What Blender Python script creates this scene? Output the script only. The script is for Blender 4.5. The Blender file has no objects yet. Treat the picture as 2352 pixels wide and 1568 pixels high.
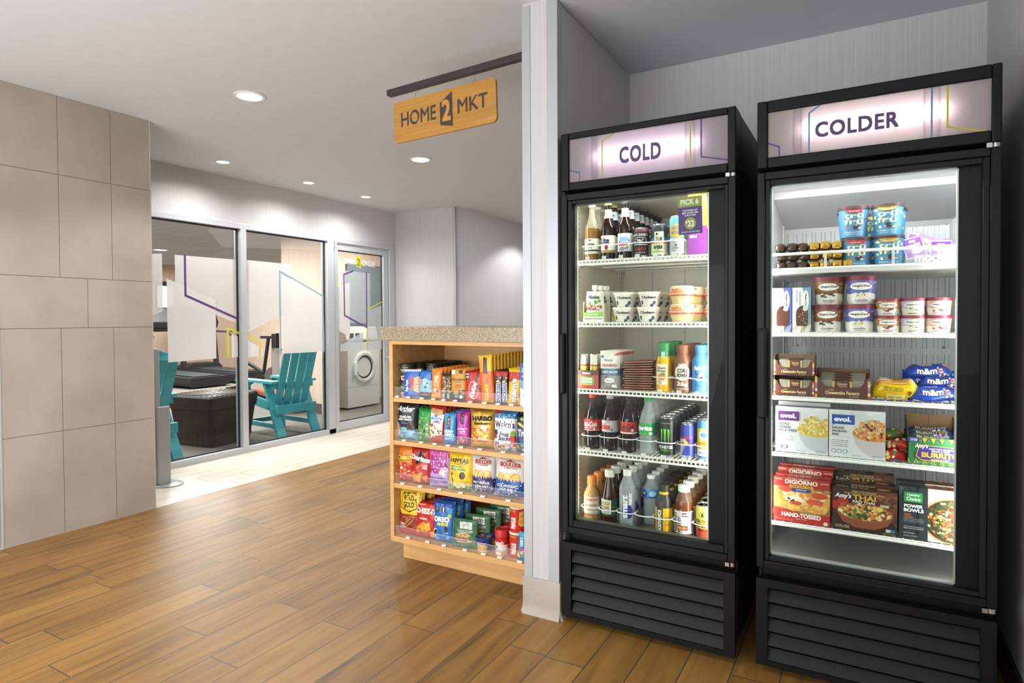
import bpy, bmesh, math, random
from mathutils import Vector, Matrix
PI = math.pi
sc = bpy.context.scene
COL = sc.collection

# ------------------------------------------------------------------ camera
FOC, YAW, PIT, ROL, CY, CAMZ = 1424.66, math.radians(29.594), math.radians(1.146), math.radians(.303), 760.06, 1.254
_F = Vector((-math.sin(YAW), math.cos(YAW), 0)); _R = Vector((math.cos(YAW), math.sin(YAW), 0)); _U = Vector((0, 0, 1))
_F2 = _F*math.cos(PIT) - _U*math.sin(PIT); _U2 = _U*math.cos(PIT) + _F*math.sin(PIT)
_R3 = _R*math.cos(ROL) - _U2*math.sin(ROL); _U3 = _U2*math.cos(ROL) + _R*math.sin(ROL)
cd = bpy.data.cameras.new('camera'); cam = bpy.data.objects.new('camera', cd); COL.objects.link(cam)
cd.sensor_width = 36; cd.lens = FOC/2352*36; cd.shift_y = (CY-784)/2352; cd.clip_start = .05
cam.matrix_world = Matrix(((_R3.x, _U3.x, -_F2.x, 0), (_R3.y, _U3.y, -_F2.y, 0), (_R3.z, _U3.z, -_F2.z, CAMZ), (0, 0, 0, 1)))
sc.camera = cam

# ------------------------------------------------------------------ world, exposure
w = bpy.data.worlds.new('world'); sc.world = w; w.use_nodes = True
w.node_tree.nodes['Background'].inputs[0].default_value = (1, .985, .97, 1)
w.node_tree.nodes['Background'].inputs[1].default_value = .40
sc.view_settings.view_transform = 'Standard'; sc.view_settings.look = 'None'
sc.view_settings.gamma = 1; sc.view_settings.use_curve_mapping = False
sc.view_settings.exposure = 0.0

def area(name, loc, target, sx, sy, power, col=(1, 1, 1), parent=None, spread=PI):
    l = bpy.data.lights.new(name, 'AREA'); l.shape = 'RECTANGLE'; l.size = sx; l.size_y = sy; l.energy = power; l.color = col; l.spread = spread
    o = bpy.data.objects.new(name, l); COL.objects.link(o)
    d = Vector(target) - Vector(loc); o.rotation_euler = d.to_track_quat('-Z', 'Y').to_euler()
    o.location = loc
    if parent: o.parent = parent
    return o
# added fill panels behind the camera: one frontal, one aimed up at the ceiling
area('front_fill', (-.7, -3.2, 1.75), (-1.2, 3, 1.5), 5.0, 2.2, 84, (1, .985, .965))
area('ceiling_fill', (-2.3, -.9, .9), (-2.8, 1.7, 2.6), 2.6, 2.0, 105, (.97, .985, 1))
area('corridor_light', (-2.2, 6.6, 2.50), (-2.4, 6.4, 0), 1.6, 1.2, 36, (.95, .98, 1))
area('gym_ceiling_light', (-7.6, 4.0, 2.40), (-7.6, 4.0, 0), 3.2, 2.4, 350, (1, .98, .96))
area('gym_far_light', (-10.6, 7.2, 2.40), (-10.6, 7.2, 0), 2.4, 2.4, 420, (1, .97, .94))
area('laundry_light', (-5.75, 6.9, 2.35), (-5.9, 6.9, 0), .7, 1.2, 60, (1, .96, .92))

# ------------------------------------------------------------------ materials
MC = {}
def lin(h):
    h = h.lstrip('#'); h = h if len(h) == 6 else ''.join(q*2 for q in h); r = []
    for i in (0, 2, 4):
        c = int(h[i:i+2], 16)/255
        r.append(c/12.92 if c <= .04045 else ((c+.055)/1.055)**2.4)
    return (*r, 1)
def M(h, rough=.45, metal=0., emit=0., kind=None, a=None):
    """principled colour (with a faint procedural mottling), or one of the special kinds"""
    key = (h, rough, metal, emit, kind, a)
    if key in MC: return MC[key]
    m = bpy.data.materials.new('mat_'+(kind or 'paint')); m.use_nodes = True; nt = m.node_tree; N = nt.nodes; K = nt.links
    b = N['Principled BSDF']; out = N['Material Output']; c = lin(h)
    b.inputs['Base Color'].default_value = c; b.inputs['Roughness'].default_value = rough; b.inputs['Metallic'].default_value = metal
    if kind in ('glass', 'clear'):           # thin pane: see-through plus a mirror share that grows at grazing angles
        tr = N.new('ShaderNodeBsdfTransparent'); tr.inputs[0].default_value = c
        gl = N.new('ShaderNodeBsdfGlossy'); gl.inputs['Roughness'].default_value = rough
        mx = N.new('ShaderNodeMixShader'); lw = N.new('ShaderNodeLayerWeight'); lw.inputs[0].default_value = .5
        p = N.new('ShaderNodeMath'); p.operation = 'POWER'; p.inputs[1].default_value = 5.5; q = N.new('ShaderNodeMath'); q.operation = 'MULTIPLY_ADD'
        q.inputs[1].default_value = .7; q.inputs[2].default_value = a or .010
        K.new(lw.outputs['Facing'], p.inputs[0]); K.new(p.outputs[0], q.inputs[0]); K.new(q.outputs[0], mx.inputs[0])
        K.new(tr.outputs[0], mx.inputs[1]); K.new(gl.outputs[0], mx.inputs[2]); K.new(mx.outputs[0], out.inputs[0])
    elif kind == 'film':                     # milky plastic / frosted vinyl, a = opacity
        tr = N.new('ShaderNodeBsdfTransparent'); mx = N.new('ShaderNodeMixShader'); mx.inputs[0].default_value = a
        K.new(tr.outputs[0], mx.inputs[1]); K.new(b.outputs[0], mx.inputs[2]); K.new(mx.outputs[0], out.inputs[0])
    elif kind == 'lit':                      # sign face: light from the tube behind it comes through
        tl = N.new('ShaderNodeBsdfTranslucent'); tl.inputs[0].default_value = c
        mx = N.new('ShaderNodeMixShader'); mx.inputs[0].default_value = .25
        K.new(tl.outputs[0], mx.inputs[1]); K.new(b.outputs[0], mx.inputs[2]); K.new(mx.outputs[0], out.inputs[0])
    elif emit:
        b.inputs['Emission Color'].default_value = c; b.inputs['Emission Strength'].default_value = emit
    MC[key] = m
    return m
def nodes(m):
    nt = m.node_tree; return nt, nt.nodes, nt.links, nt.nodes['Principled BSDF']
def texmat(name, build, rough=.5):
    m = bpy.data.materials.new(name); m.use_nodes = True; nt, N, K, b = nodes(m); b.inputs['Roughness'].default_value = rough
    build(N, K, b); return m
def ramp(N, pts):
    r = N.new('ShaderNodeValToRGB'); e = r.color_ramp.elements
    while len(e) < len(pts): e.new(.5)
    for i, (p, h) in enumerate(pts): e[i].position = p; e[i].color = lin(h)
    return r
def coords(N, K, scale=(1, 1, 1), rot=(0, 0, 0), loc=(0, 0, 0)):
    t = N.new('ShaderNodeTexCoord'); mp = N.new('ShaderNodeMapping'); K.new(t.outputs['Object'], mp.inputs[0])
    mp.inputs['Scale'].default_value = scale; mp.inputs['Rotation'].default_value = rot; mp.inputs['Location'].default_value = loc
    return mp
def noise(N, K, mp, scale, detail=3, rough=.5):
    n = N.new('ShaderNodeTexNoise'); n.inputs['Scale'].default_value = scale; n.inputs['Detail'].default_value = detail; n.inputs['Roughness'].default_value = rough
    K.new(mp.outputs[0], n.inputs['Vector']); return n
def bump(N, K, b, src, strength, dist=.002):
    bm = N.new('ShaderNodeBump'); bm.inputs['Strength'].default_value = strength; bm.inputs['Distance'].default_value = dist
    K.new(src, bm.inputs['Height']); K.new(bm.outputs[0], b.inputs['Normal'])

def _wallpaper(c0, c1):
    def f(N, K, b):
        mp = coords(N, K, (420, 420, 1.6)); n = noise(N, K, mp, 1, 2)
        r = ramp(N, [(.25, c0), (.75, c1)]); K.new(n.outputs[0], r.inputs[0]); K.new(r.outputs[0], b.inputs['Base Color']); bump(N, K, b, n.outputs[0], .12)
    return f
WALLP = texmat('ribbed_wallpaper', _wallpaper('#b9b7b9', '#cbcacb'), .5)
def _tile(N, K, b):
    mp = coords(N, K); n = noise(N, K, mp, 3.0, 5); n2 = noise(N, K, mp, 120, 2)
    r = ramp(N, [(.3, '#a0958a'), (.7, '#b0a59a')]); K.new(n.outputs[0], r.inputs[0])
    r2 = ramp(N, [(.22, '#7d746c'), (.29, '#ffffff')]); K.new(n2.outputs[0], r2.inputs[0])
    mx = N.new('ShaderNodeMixRGB'); mx.blend_type = 'MULTIPLY'; mx.inputs[0].default_value = .6
    K.new(r.outputs[0], mx.inputs[1]); K.new(r2.outputs[0], mx.inputs[2]); K.new(mx.outputs[0], b.inputs['Base Color'])
STONE = texmat('limestone_tile', _tile, .5)
def _planks(cols, width, length, x0, grout):
    """long planks running along Y, each row shifted, each plank with its own tone and grain"""
    def f(N, K, b):
        t = N.new('ShaderNodeTexCoord'); sx = N.new('ShaderNodeSeparateXYZ'); K.new(t.outputs['Object'], sx.inputs[0])
        def mt(op, p, q=None, q2=None):
            n = N.new('ShaderNodeMath'); n.operation = op
            for i, val in enumerate((p, q, q2)):
                if val is None: continue
                if isinstance(val, (int, float)): n.inputs[i].default_value = val
                else: K.new(val, n.inputs[i])
            return n.outputs[0]
        xr = mt('DIVIDE', mt('ADD', sx.outputs[0], x0), width); row = mt('FLOOR', xr)
        wn = N.new('ShaderNodeTexWhiteNoise'); wn.noise_dimensions = '1D'; K.new(row, wn.inputs['W'])
        yr = mt('ADD', mt('DIVIDE', sx.outputs[1], length), mt('MULTIPLY', wn.outputs['Value'], 7.3)); cidx = mt('FLOOR', yr)
        cv = N.new('ShaderNodeCombineXYZ'); K.new(row, cv.inputs[0]); K.new(cidx, cv.inputs[1])
        w2 = N.new('ShaderNodeTexWhiteNoise'); w2.noise_dimensions = '2D'; K.new(cv.outputs[0], w2.inputs['Vector'])
        fx = mt('FRACT', xr); fy = mt('FRACT', yr)
        ex = mt('MULTIPLY', mt('MINIMUM', fx, mt('SUBTRACT', 1., fx)), width); ey = mt('MULTIPLY', mt('MINIMUM', fy, mt('SUBTRACT', 1., fy)), length)
        gm = mt('LESS_THAN', mt('MINIMUM', ex, ey), .0020)
        class br: outputs = {'Fac': gm}
        class tone: outputs = [w2.outputs['Value']]
        # grain: noise stretched along the plank, offset by the plank tone
        g = coords(N, K, (17, 1.5, 1)); add = N.new('ShaderNodeVectorMath'); add.operation = 'ADD'; cmb = N.new('ShaderNodeCombineXYZ')
        mu = N.new('ShaderNodeMath'); mu.operation = 'MULTIPLY'; mu.inputs[1].default_value = 37; K.new(tone.outputs[0], mu.inputs[0])
        K.new(mu.outputs[0], cmb.inputs[0]); K.new(mu.outputs[0], cmb.inputs[1]); K.new(g.outputs[0], add.inputs[0]); K.new(cmb.outputs[0], add.inputs[1])
        n = N.new('ShaderNodeTexNoise'); n.inputs['Scale'].default_value = 1; n.inputs['Detail'].default_value = 7; n.inputs['Roughness'].default_value = .62; n.inputs['Distortion'].default_value = .6
        K.new(add.outputs[0], n.inputs['Vector'])
        cl = coords(N, K, (2.2, .9, 1)); n2 = noise(N, K, cl, 1.2, 3)
        r = ramp(N, cols); mixv = N.new('ShaderNodeMath'); mixv.operation = 'MULTIPLY_ADD'; mixv.inputs[1].default_value = .13
        K.new(tone.outputs[0], mixv.inputs[0]); sub = N.new('ShaderNodeMath'); sub.operation = 'MULTIPLY_ADD'; sub.inputs[1].default_value = .85; sub.inputs[2].default_value = -.1
        K.new(n.outputs[0], sub.inputs[0]); K.new(sub.outputs[0], mixv.inputs[2])
        s3 = N.new('ShaderNodeMath'); s3.operation = 'MULTIPLY_ADD'; s3.inputs[1].default_value = .35; K.new(n2.outputs[0], s3.inputs[0]); K.new(mixv.outputs[0], s3.inputs[2])
        s4 = N.new('ShaderNodeMath'); s4.operation = 'SUBTRACT'; s4.inputs[1].default_value = .10; K.new(s3.outputs[0], s4.inputs[0])
        K.new(s4.outputs[0], r.inputs[0])
        mx = N.new('ShaderNodeMixRGB'); K.new(br.outputs['Fac'], mx.inputs[0]); K.new(r.outputs[0], mx.inputs[1]); mx.inputs[2].default_value = lin(grout)
        K.new(mx.outputs[0], b.inputs['Base Color']); bump(N, K, b, n.outputs[0], .08)
    return f
WOODF = texmat('wood_plank_floor', _planks([(.2, '#563c1d'), (.42, '#85602e'), (.60, '#9a7139'), (.85, '#ae8749')], .1555, .92, .0915, '#453f38'), .42)
PALEF = texmat('pale_plank_tile', _planks([(.2, '#c9bfb0'), (.8, '#d6cdbf')], .152, .92, .04, '#6f675e'), .36)
def _carpet(N, K, b):
    mp = coords(N, K); n = noise(N, K, mp, 60, 4); r = ramp(N, [(.3, '#5d5650'), (.7, '#746c65')]); K.new(n.outputs[0], r.inputs[0]); K.new(r.outputs[0], b.inputs['Base Color'])
CARPET = texmat('gym_floor_carpet', _carpet, .8)
def _plaster(N, K, b):
    mp = coords(N, K); n = noise(N, K, mp, 14, 4); r = ramp(N, [(.3, '#ced2d7'), (.7, '#d2d6db')]); K.new(n.outputs[0], r.inputs[0]); K.new(r.outputs[0], b.inputs['Base Color'])
PLASTER = texmat('ceiling_plaster', _plaster, .8)
def _granite(N, K, b):
    mp = coords(N, K); n = N.new('ShaderNodeTexVoronoi'); n.inputs['Scale'].default_value = 420; K.new(mp.outputs[0], n.inputs['Vector'])
    s = N.new('ShaderNodeSeparateColor'); K.new(n.outputs['Color'], s.inputs[0])
    r = ramp(N, [(.06, '#5f553f'), (.25, '#8c8064'), (.6, '#a0937a'), (.92, '#b8ab8f')]); K.new(s.outputs[0], r.inputs[0]); K.new(r.outputs[0], b.inputs['Base Color'])
GRANITE = texmat('speckled_quartz', _granite, .3)
def _grain(cols, sc3):
    def f(N, K, b):
        mp = coords(N, K, sc3); n = noise(N, K, mp, 1, 5, .6); r = ramp(N, cols); K.new(n.outputs[0], r.inputs[0]); K.new(r.outputs[0], b.inputs['Base Color'])
    return f
MAPLE = texmat('maple_veneer', _grain([(.3, '#c8985c'), (.7, '#dab078')], (3, 30, 30)), .42)
BAMBOO = texmat('bamboo_board', _grain([(.25, '#9c6d2b'), (.5, '#ae7d34'), (.75, '#bc8c42')], (2.2, 20, 60)), .4)
ALU = M('#b4b7bb', .4, .35)
BLACK = texmat('black_powder_coat', _grain([(.3, '#0c0d0e'), (.7, '#111214')], (40, 40, 40)), .42)
BLACK2 = M('#141618', .5)
for m_ in (BLACK, BLACK2): m_.node_tree.nodes['Principled BSDF'].inputs['Specular IOR Level'].default_value = .22

# ------------------------------------------------------------------ objects, names, labels
def link(o, parent=None):
    COL.objects.link(o)
    if parent: o.parent = parent
    return o
def thing(name, label, cat, loc=(0, 0, 0), rz=0, group=None):
    o = bpy.data.objects.new(name, None); link(o); o.empty_display_size = .05
    o.location = loc; o.rotation_euler = (0, 0, rz); return tag(o, label, cat, group)
def tag(o, label, cat, group=None, kind=None):
    o['label'] = label; o['category'] = cat
    if group: o['group'] = group
    if kind: o['kind'] = kind
    return o
def dup(o, parent=None):
    c = o.copy(); COL.objects.link(c)
    if parent: c.parent = parent
    for ch in list(o.children): dup(ch, c)
    return c
ORD = ['front', 'second', 'third', 'fourth', 'fifth', 'sixth', 'seventh', 'eighth', 'ninth', 'tenth']

# pixel of the photograph -> point on the plane y = Y, x = X or z = Z
def ray(px, py): return _R3*((px-1176)/FOC) + _U3*((CY-py)/FOC) + _F2
def aty(px, py, y): d = ray(px, py)*1; return Vector((0, 0, CAMZ)) + d*(y/d.y)
def atx(px, py, x): d = ray(px, py); return Vector((0, 0, CAMZ)) + d*(x/d.x)
def atz(px, py, z): d = ray(px, py); return Vector((0, 0, CAMZ)) + d*((z-CAMZ)/d.z)

# ------------------------------------------------------------------ mesh builder
class MB:
    def __init__(s): s.v = []; s.f = []; s.m = []; s.mats = []
    def mi(s, m):
        if isinstance(m, str): m = M(m)
        if m not in s.mats: s.mats.append(m)
        return s.mats.index(m)
    def face(s, pts, m):
        i = len(s.v); s.v += [tuple(p) for p in pts]; s.f.append(tuple(range(i, i+len(pts)))); s.m.append(s.mi(m))
    def poly(s, verts, faces, m):
        i = len(s.v); s.v += [tuple(p) for p in verts]; k = s.mi(m)
        for f in faces: s.f.append(tuple(j+i for j in f)); s.m.append(k)
    def box(s, x0, x1, y0, y1, z0, z1, m):
        s.poly([(x, y, z) for z in (z0, z1) for y in (y0, y1) for x in (x0, x1)],
               [(0, 2, 3, 1), (4, 5, 7, 6), (0, 1, 5, 4), (2, 6, 7, 3), (0, 4, 6, 2), (1, 3, 7, 5)], m)
        return s
    def bar(s, a, b, w, d, m, up=(0, 0, 1)):
        """box beam from a to b with cross-section w x d"""
        a = Vector(a); b = Vector(b); t = (b-a).normalized(); u = Vector(up)
        if abs(t.dot(u)) > .98: u = Vector((1, 0, 0))
        sx = t.cross(u).normalized()*w/2; sy = sx.cross(t).normalized()*d/2
        P = [p+i*sx+j*sy for p in (a, b) for i, j in ((-1, -1), (1, -1), (1, 1), (-1, 1))]
        s.poly(P, [(3, 2, 1, 0), (4, 5, 6, 7), (0, 1, 5, 4), (1, 2, 6, 5), (2, 3, 7, 6), (3, 0, 4, 7)], m); return s
    def prism(s, pts, a, b, m, axis='y', side=None):
        """2D outline extruded along an axis: 'y' -> (u,-,v), 'x' -> (-,u,v), 'z' -> (u,v,-)"""
        f = {'y': lambda u, v, t: (u, t, v), 'x': lambda u, v, t: (t, u, v), 'z': lambda u, v, t: (u, v, t)}[axis]
        n = len(pts); V = [f(u, v, a) for u, v in pts] + [f(u, v, b) for u, v in pts]
        s.poly(V, [tuple(range(n)), tuple(range(2*n-1, n-1, -1))], m)
        s.poly(V, [(i, i+n, (i+1) % n+n, (i+1) % n) for i in range(n)], side or m); return s
    def lathe(s, prof, n=24, c=(0, 0, 0), sx=1, sy=1, cap=True):
        """prof: (z, r, material of the band that starts here)"""
        i0 = len(s.v)
        for z, r, m in prof:
            for k in range(n):
                a = 2*PI*k/n; s.v.append((c[0]+r*sx*math.sin(a), c[1]-r*sy*math.cos(a), c[2]+z))
        for j in range(len(prof)-1):
            mm = s.mi(prof[j][2])
            for k in range(n):
                k2 = (k+1) % n; s.f.append((i0+j*n+k, i0+j*n+k2, i0+(j+1)*n+k2, i0+(j+1)*n+k)); s.m.append(mm)
        if cap:
            s.f.append(tuple(i0+k for k in range(n-1, -1, -1))); s.m.append(s.mi(prof[0][2]))
            j = len(prof)-1; s.f.append(tuple(i0+j*n+k for k in range(n))); s.m.append(s.mi(prof[-1][2]))
        return s
    def tube(s, pts, r, m, n=8, closed=False):
        pts = [Vector(p) for p in pts]; N = len(pts); i0 = len(s.v); k = s.mi(m); ref = None
        for i, p in enumerate(pts):
            a = pts[i-1] if (i or closed) else p; b = pts[(i+1) % N] if (i < N-1 or closed) else p
            t = (b-a).normalized()
            if ref is None: ref = Vector((0, 0, 1)) if abs(t.z) < .9 else Vector((1, 0, 0))
            x = t.cross(ref).normalized(); ref = x.cross(t).normalized()
            for q in range(n):
                an = 2*PI*q/n; s.v.append(tuple(p + (x*math.cos(an) + ref*math.sin(an))*r))
        for i in range(N if closed else N-1):
            for q in range(n):
                q2 = (q+1) % n; i2 = (i+1) % N
                s.f.append((i0+i*n+q, i0+i*n+q2, i0+i2*n+q2, i0+i2*n+q)); s.m.append(k)
        if not closed:
            s.f.append(tuple(i0+q for q in range(n-1, -1, -1))); s.m.append(k)
            s.f.append(tuple(i0+(N-1)*n+q for q in range(n))); s.m.append(k)
        return s
    def grid(s, fn, nu, nv, m, flip=False):
        i0 = len(s.v); k = s.mi(m) if not callable(m) else None
        for j in range(nv+1):
            for i in range(nu+1): s.v.append(tuple(fn(i/nu, j/nv)))
        for j in range(nv):
            for i in range(nu):
                a = i0+j*(nu+1)+i; q = (a, a+1, a+nu+2, a+nu+1)
                s.f.append(q[::-1] if flip else q); s.m.append(s.mi(m((i+.5)/nu, (j+.5)/nv)) if k is None else k)
        return s
    def build(s, name, parent=None, bev=0, loc=None, rz=0, angle=.7, at_parent=False):
        if at_parent and parent is not None:
            p = parent.location; s.v = [(a-p.x, b-p.y, c-p.z) for a, b, c in s.v]
        me = bpy.data.meshes.new(name); me.from_pydata(s.v, [], s.f)
        for m in s.mats: me.materials.append(m)
        me.polygons.foreach_set('material_index', s.m); me.polygons.foreach_set('use_smooth', [True]*len(s.f))
        me.set_sharp_from_angle(angle=angle); me.update()
        o = bpy.data.objects.new(name, me); link(o, parent)
        if loc is not None: o.location = loc
        o.rotation_euler = (0, 0, rz)
        if bev:
            b = o.modifiers.new('bevel', 'BEVEL'); b.width = bev; b.segments = 2; b.limit_method = 'ANGLE'; b.angle_limit = .6
        return o
def struct(o): o['kind'] = 'structure'; return o

# ------------------------------------------------------------------ printed decoration (colour shapes laid on a surface)
TXT = {}
def textmesh(t, bold=.02, shear=0., space=1.):
    key = (t, bold, shear, space)
    if key in TXT: return TXT[key]
    cu = bpy.data.curves.new('t', 'FONT'); cu.body = t; cu.size = 1; cu.offset = 0; cu.resolution_u = 3; cu.shear = shear; cu.space_character = space; cu.align_x = 'CENTER'
    o = bpy.data.objects.new('t', cu); COL.objects.link(o)
    dg = bpy.context.evaluated_depsgraph_get(); me = bpy.data.meshes.new_from_object(o.evaluated_get(dg))
    V = [(v.co.x, v.co.y) for v in me.vertices]; F = [tuple(p.vertices) for p in me.polygons]
    bpy.data.objects.remove(o); bpy.data.curves.remove(cu); bpy.data.meshes.remove(me)
    n1, ncopy = len(F), 1
    if bold > 0:                          # thicken by overlaying shifted copies, each a hair above the last
        n = len(V); V0, F0 = V, F; V, F = [], []
        for k, (dx, dy) in enumerate(((-1, -1), (1, -1), (1, 1), (-1, 1)) if bold >= .03 else ((-1, -1), (1, 1))):
            V += [(a+dx*bold*.9, b+dy*bold*.9) for a, b in V0]; F += [tuple(i+k*n for i in f) for f in F0]
    xs = [a for a, b in V]; ys = [b for a, b in V]; x0, x1, y0, y1 = min(xs), max(xs), min(ys), max(ys)
    V = [((a-x0)/(x1-x0)-.5, (b-y0)/(y1-y0)-.5) for a, b in V]
    TXT[key] = (V, [(f, j//n1) for j, f in enumerate(F)], (x1-x0)/(y1-y0)); return TXT[key]
def R(u0, v0, u1, v1, c): return ('p', [[(u0, v0), (u1, v0), (u1, v1), (u0, v1)]], c)
def G(pts, c): return ('p', [pts], c)
def E(u, v, ru, rv, c, n=20, a0=0, a1=2*PI): return ('p', [[(u+ru*math.cos(a0+(a1-a0)*k/n), v+rv*math.sin(a0+(a1-a0)*k/n)) for k in range(n if a1-a0 > 6.2 else n+1)]], c)
def L(pts, wd, c, asp=1.):
    """stroke through points; asp = w/h of the face so that the stroke keeps its width"""
    P = []
    for (a, b), (c2, d) in zip(pts, pts[1:]):
        dx, dy = (c2-a), (d-b)/asp; ln = math.hypot(dx, dy) or 1; nx, ny = -dy/ln*wd/2, dx/ln*wd/2*asp
        ex, ey = dx/ln*wd*.3, dy/ln*wd*.3*asp
        P.append([(a-nx-ex, b-ny-ey), (c2-nx+ex, d-ny+ey), (c2+nx+ex, d+ny+ey), (a+nx-ex, b+ny-ey)][::1])
    return ('p', P, c)
def T(u, v, wd, h, t, c, bold=.02, shear=0., rot=0., space=1.):
    V, F, asp = textmesh(t, bold, shear, space); cs, sn = math.cos(rot), math.sin(rot)
    pt = []
    for a, b in V:
        x, y = a*wd, b*h
        pt.append((u + x*cs - y*sn, v + x*sn + y*cs))
    return ('t', (pt, F), c)
def TV(u, v, wd, h, t, c, asp, bold=.02, shear=0., up=1):
    """text turned 90 degrees: wd = extent along u, h = extent along v"""
    V, F, _ = textmesh(t, bold, shear)
    return ('t', ([(u - up*b*wd, v + up*a*h) for a, b in V], F), c)
def B(seed, n, u0, v0, u1, v1, cols, r0, r1, clip=None, asp=1., squash=.7):
    """scatter of little blobs (food pictures): one colour per blob"""
    rnd = random.Random(seed); out = []
    for k in range(n):
        for _ in range(20):
            u, v = rnd.uniform(u0, u1), rnd.uniform(v0, v1)
            if clip is None or ((u-clip[0])/clip[2])**2 + ((v-clip[1])/clip[3])**2 < 1: break
        else: continue
        r = rnd.uniform(r0, r1); a = rnd.uniform(0, PI); q = rnd.uniform(squash*.7, 1); m = 9
        pts = []
        for i in range(m):
            x, y = r*math.cos(2*PI*i/m), r*q*math.sin(2*PI*i/m)*(1+.25*math.sin(i*2.1+k))
            pts.append((u + x*math.cos(a)-y*math.sin(a), v + (x*math.sin(a)+y*math.cos(a))*asp))
        out.append(('p', [pts], rnd.choice(cols)))
    return out
def _clip(poly, ax, lo, hi):
    for sgn, lim in ((1, lo), (-1, hi)):
        out = []
        for i in range(len(poly)):
            p, q = poly[i-1], poly[i]; dp, dq = sgn*(p[ax]-lim), sgn*(q[ax]-lim)
            if dp >= 0 > dq or dp < 0 <= dq:
                t = dp/(dp-dq); out.append((p[0]+t*(q[0]-p[0]), p[1]+t*(q[1]-p[1])))
            if dq >= 0: out.append(q)
        poly = out
        if len(poly) < 3: return []
    return poly
def print_on(mb, items, S, nu=0, nv=0, rough=.45, metal=0., o0=.0004, do=.00014, clip=True):
    """items in 0..1 face coordinates -> faces on the surface S(u, v, lift)"""
    flat = []
    for it in items: flat += it if isinstance(it, list) else [it]
    for k, (kind, data, c) in enumerate(flat):
        o = o0 + do*k if len(flat) < 14 else o0 + do*14*k/len(flat); m = mb.mi(M(c, rough, metal) if isinstance(c, str) else c)
        polys = [(P, j % 6) for j, P in enumerate(data)] if kind == 'p' else [([data[0][i] for i in f], j) for f, j in data[1]]
        for P, lift in polys:
            if clip:
                P = _clip(P, 0, 0, 1); P = P and _clip(P, 1, 0, 1)
                if not P: continue
            cells = [P]
            for ax, nn in ((0, nu), (1, nv)):
                if not nn: continue
                nxt = []
                for q in cells:
                    a = min(p[ax] for p in q); b = max(p[ax] for p in q); i0, i1 = math.floor(a*nn), math.floor(b*nn)
                    if i0 == i1: nxt.append(q); continue
                    for i in range(i0, i1+1):
                        c2 = _clip(q, ax, i/nn, (i+1)/nn)
                        if c2: nxt.append(c2)
                cells = nxt
            for q in cells:
                i = len(mb.v); mb.v += [tuple(S(u, v, o+lift*1.6e-5)) for u, v in q]; mb.f.append(tuple(range(i, i+len(q)))); mb.m.append(m)
# ------------------------------------------------------------------ the shell
ZC, ZN = 2.573, 2.553
XT, YT0, YT1, XG, YF, XO = -4.119, 1.563, 2.412, -5.091, 6.037, -4.178
XP0, XP1, YP, YN, XN = -1.256, -1.098, 2.317, 3.218, .435

mb = MB(); mb.box(-4.115, 1.6, -3.2, 9.2, -.06, 0, WOODF)
struct(mb.build('floor'))
mb = MB(); mb.box(XG-.06, -4.1155, -3.2, 9.2, -.06, 0, PALEF)
struct(mb.build('floor'))
mb = MB(); mb.box(-13.4, XG-.0605, 1.2, 9.8, -.06, 0, CARPET)
struct(mb.build('floor'))
mb = MB(); mb.box(-4.1157, -4.1113, YT1, 9.2, -.02, .0015, M('#b9b3a8', .4, .3))
struct(mb.build('trim_1'))
mb = MB(); mb.box(-5.2, XP1+.001, -2.2, 9.2, ZC, ZC+.12, PLASTER); mb.box(XP1, 1.6, -2.2, YP+.002, ZC, ZC+.12, PLASTER)
struct(mb.build('ceiling'))
mb = MB(); mb.box(XP1+.001, 1.6, YP+.003, 3.5, ZN, ZN+.12, PLASTER)
struct(mb.build('ceiling'))
# gym ceiling: grid of lay-in tiles
def _gc(N, K, b):
    mp = coords(N, K); br = N.new('ShaderNodeTexBrick'); br.offset = 0; br.inputs['Scale'].default_value = 1; br.inputs['Brick Width'].default_value = 1.2; br.inputs['Row Height'].default_value = .6
    br.inputs['Mortar Size'].default_value = .011; br.inputs['Color1'].default_value = lin('#b4b4b5'); br.inputs['Color2'].default_value = lin('#aeaeaf'); br.inputs['Mortar'].default_value = lin('#c9c9ca')
    K.new(mp.outputs[0], br.inputs['Vector']); K.new(br.outputs['Color'], b.inputs['Base Color'])
GCEIL = texmat('lay_in_ceiling_tile', _gc, .8)
mb = MB(); mb.box(-13.4, -5.2, 1.2, 9.8, 2.47, 2.55, GCEIL)
struct(mb.build('ceiling'))

# wall clad in limestone tiles (left), running joints between slabs
mb = MB(); d = .004
mb.box(XG+.02, XT-.005, YT0+.004, YT1-.004, 0, ZC, M('#8f867d', .8))
rows = [(0, .605, 0), (.605, 1.212, 0), (1.212, 1.511, 1), (1.511, 2.113, 0), (2.113, ZC, 0)]
rnd = random.Random(3)
for z0, z1, half in rows:
    ys = [YT0, 1.868, 2.162, YT1] if not half else [YT0, 2.016, YT1]
    for a, b in zip(ys, ys[1:]):
        mb.box(XT-.0055, XT, a+(.0015 if a > YT0 else .006), b-(.0015 if b < YT1 else .006), z0+(.002 if z0 else .001), z1-.0015, STONE)
w_ = mb.build('wall_left'); struct(w_)
mb = MB(); mb.box(XT-.014, XT+.002, YT1-.006, YT1, 0, ZC, M('#c9c9c8', .35, .5)); mb.box(XT-.014, XT+.002, YT0, YT0+.006, 0, ZC, M('#c9c9c8', .35, .5))
struct(mb.build('trim_2'))

# wall above the shop-front glazing
mb = MB(); mb.box(XG-.10, XG, YT1-.3, YF+.1, 2.158, ZC, WALLP); mb.box(XG-.10, XG, 5.995, YF, 0, 2.158, WALLP)
struct(mb.build('wall_glazed_side'))
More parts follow.
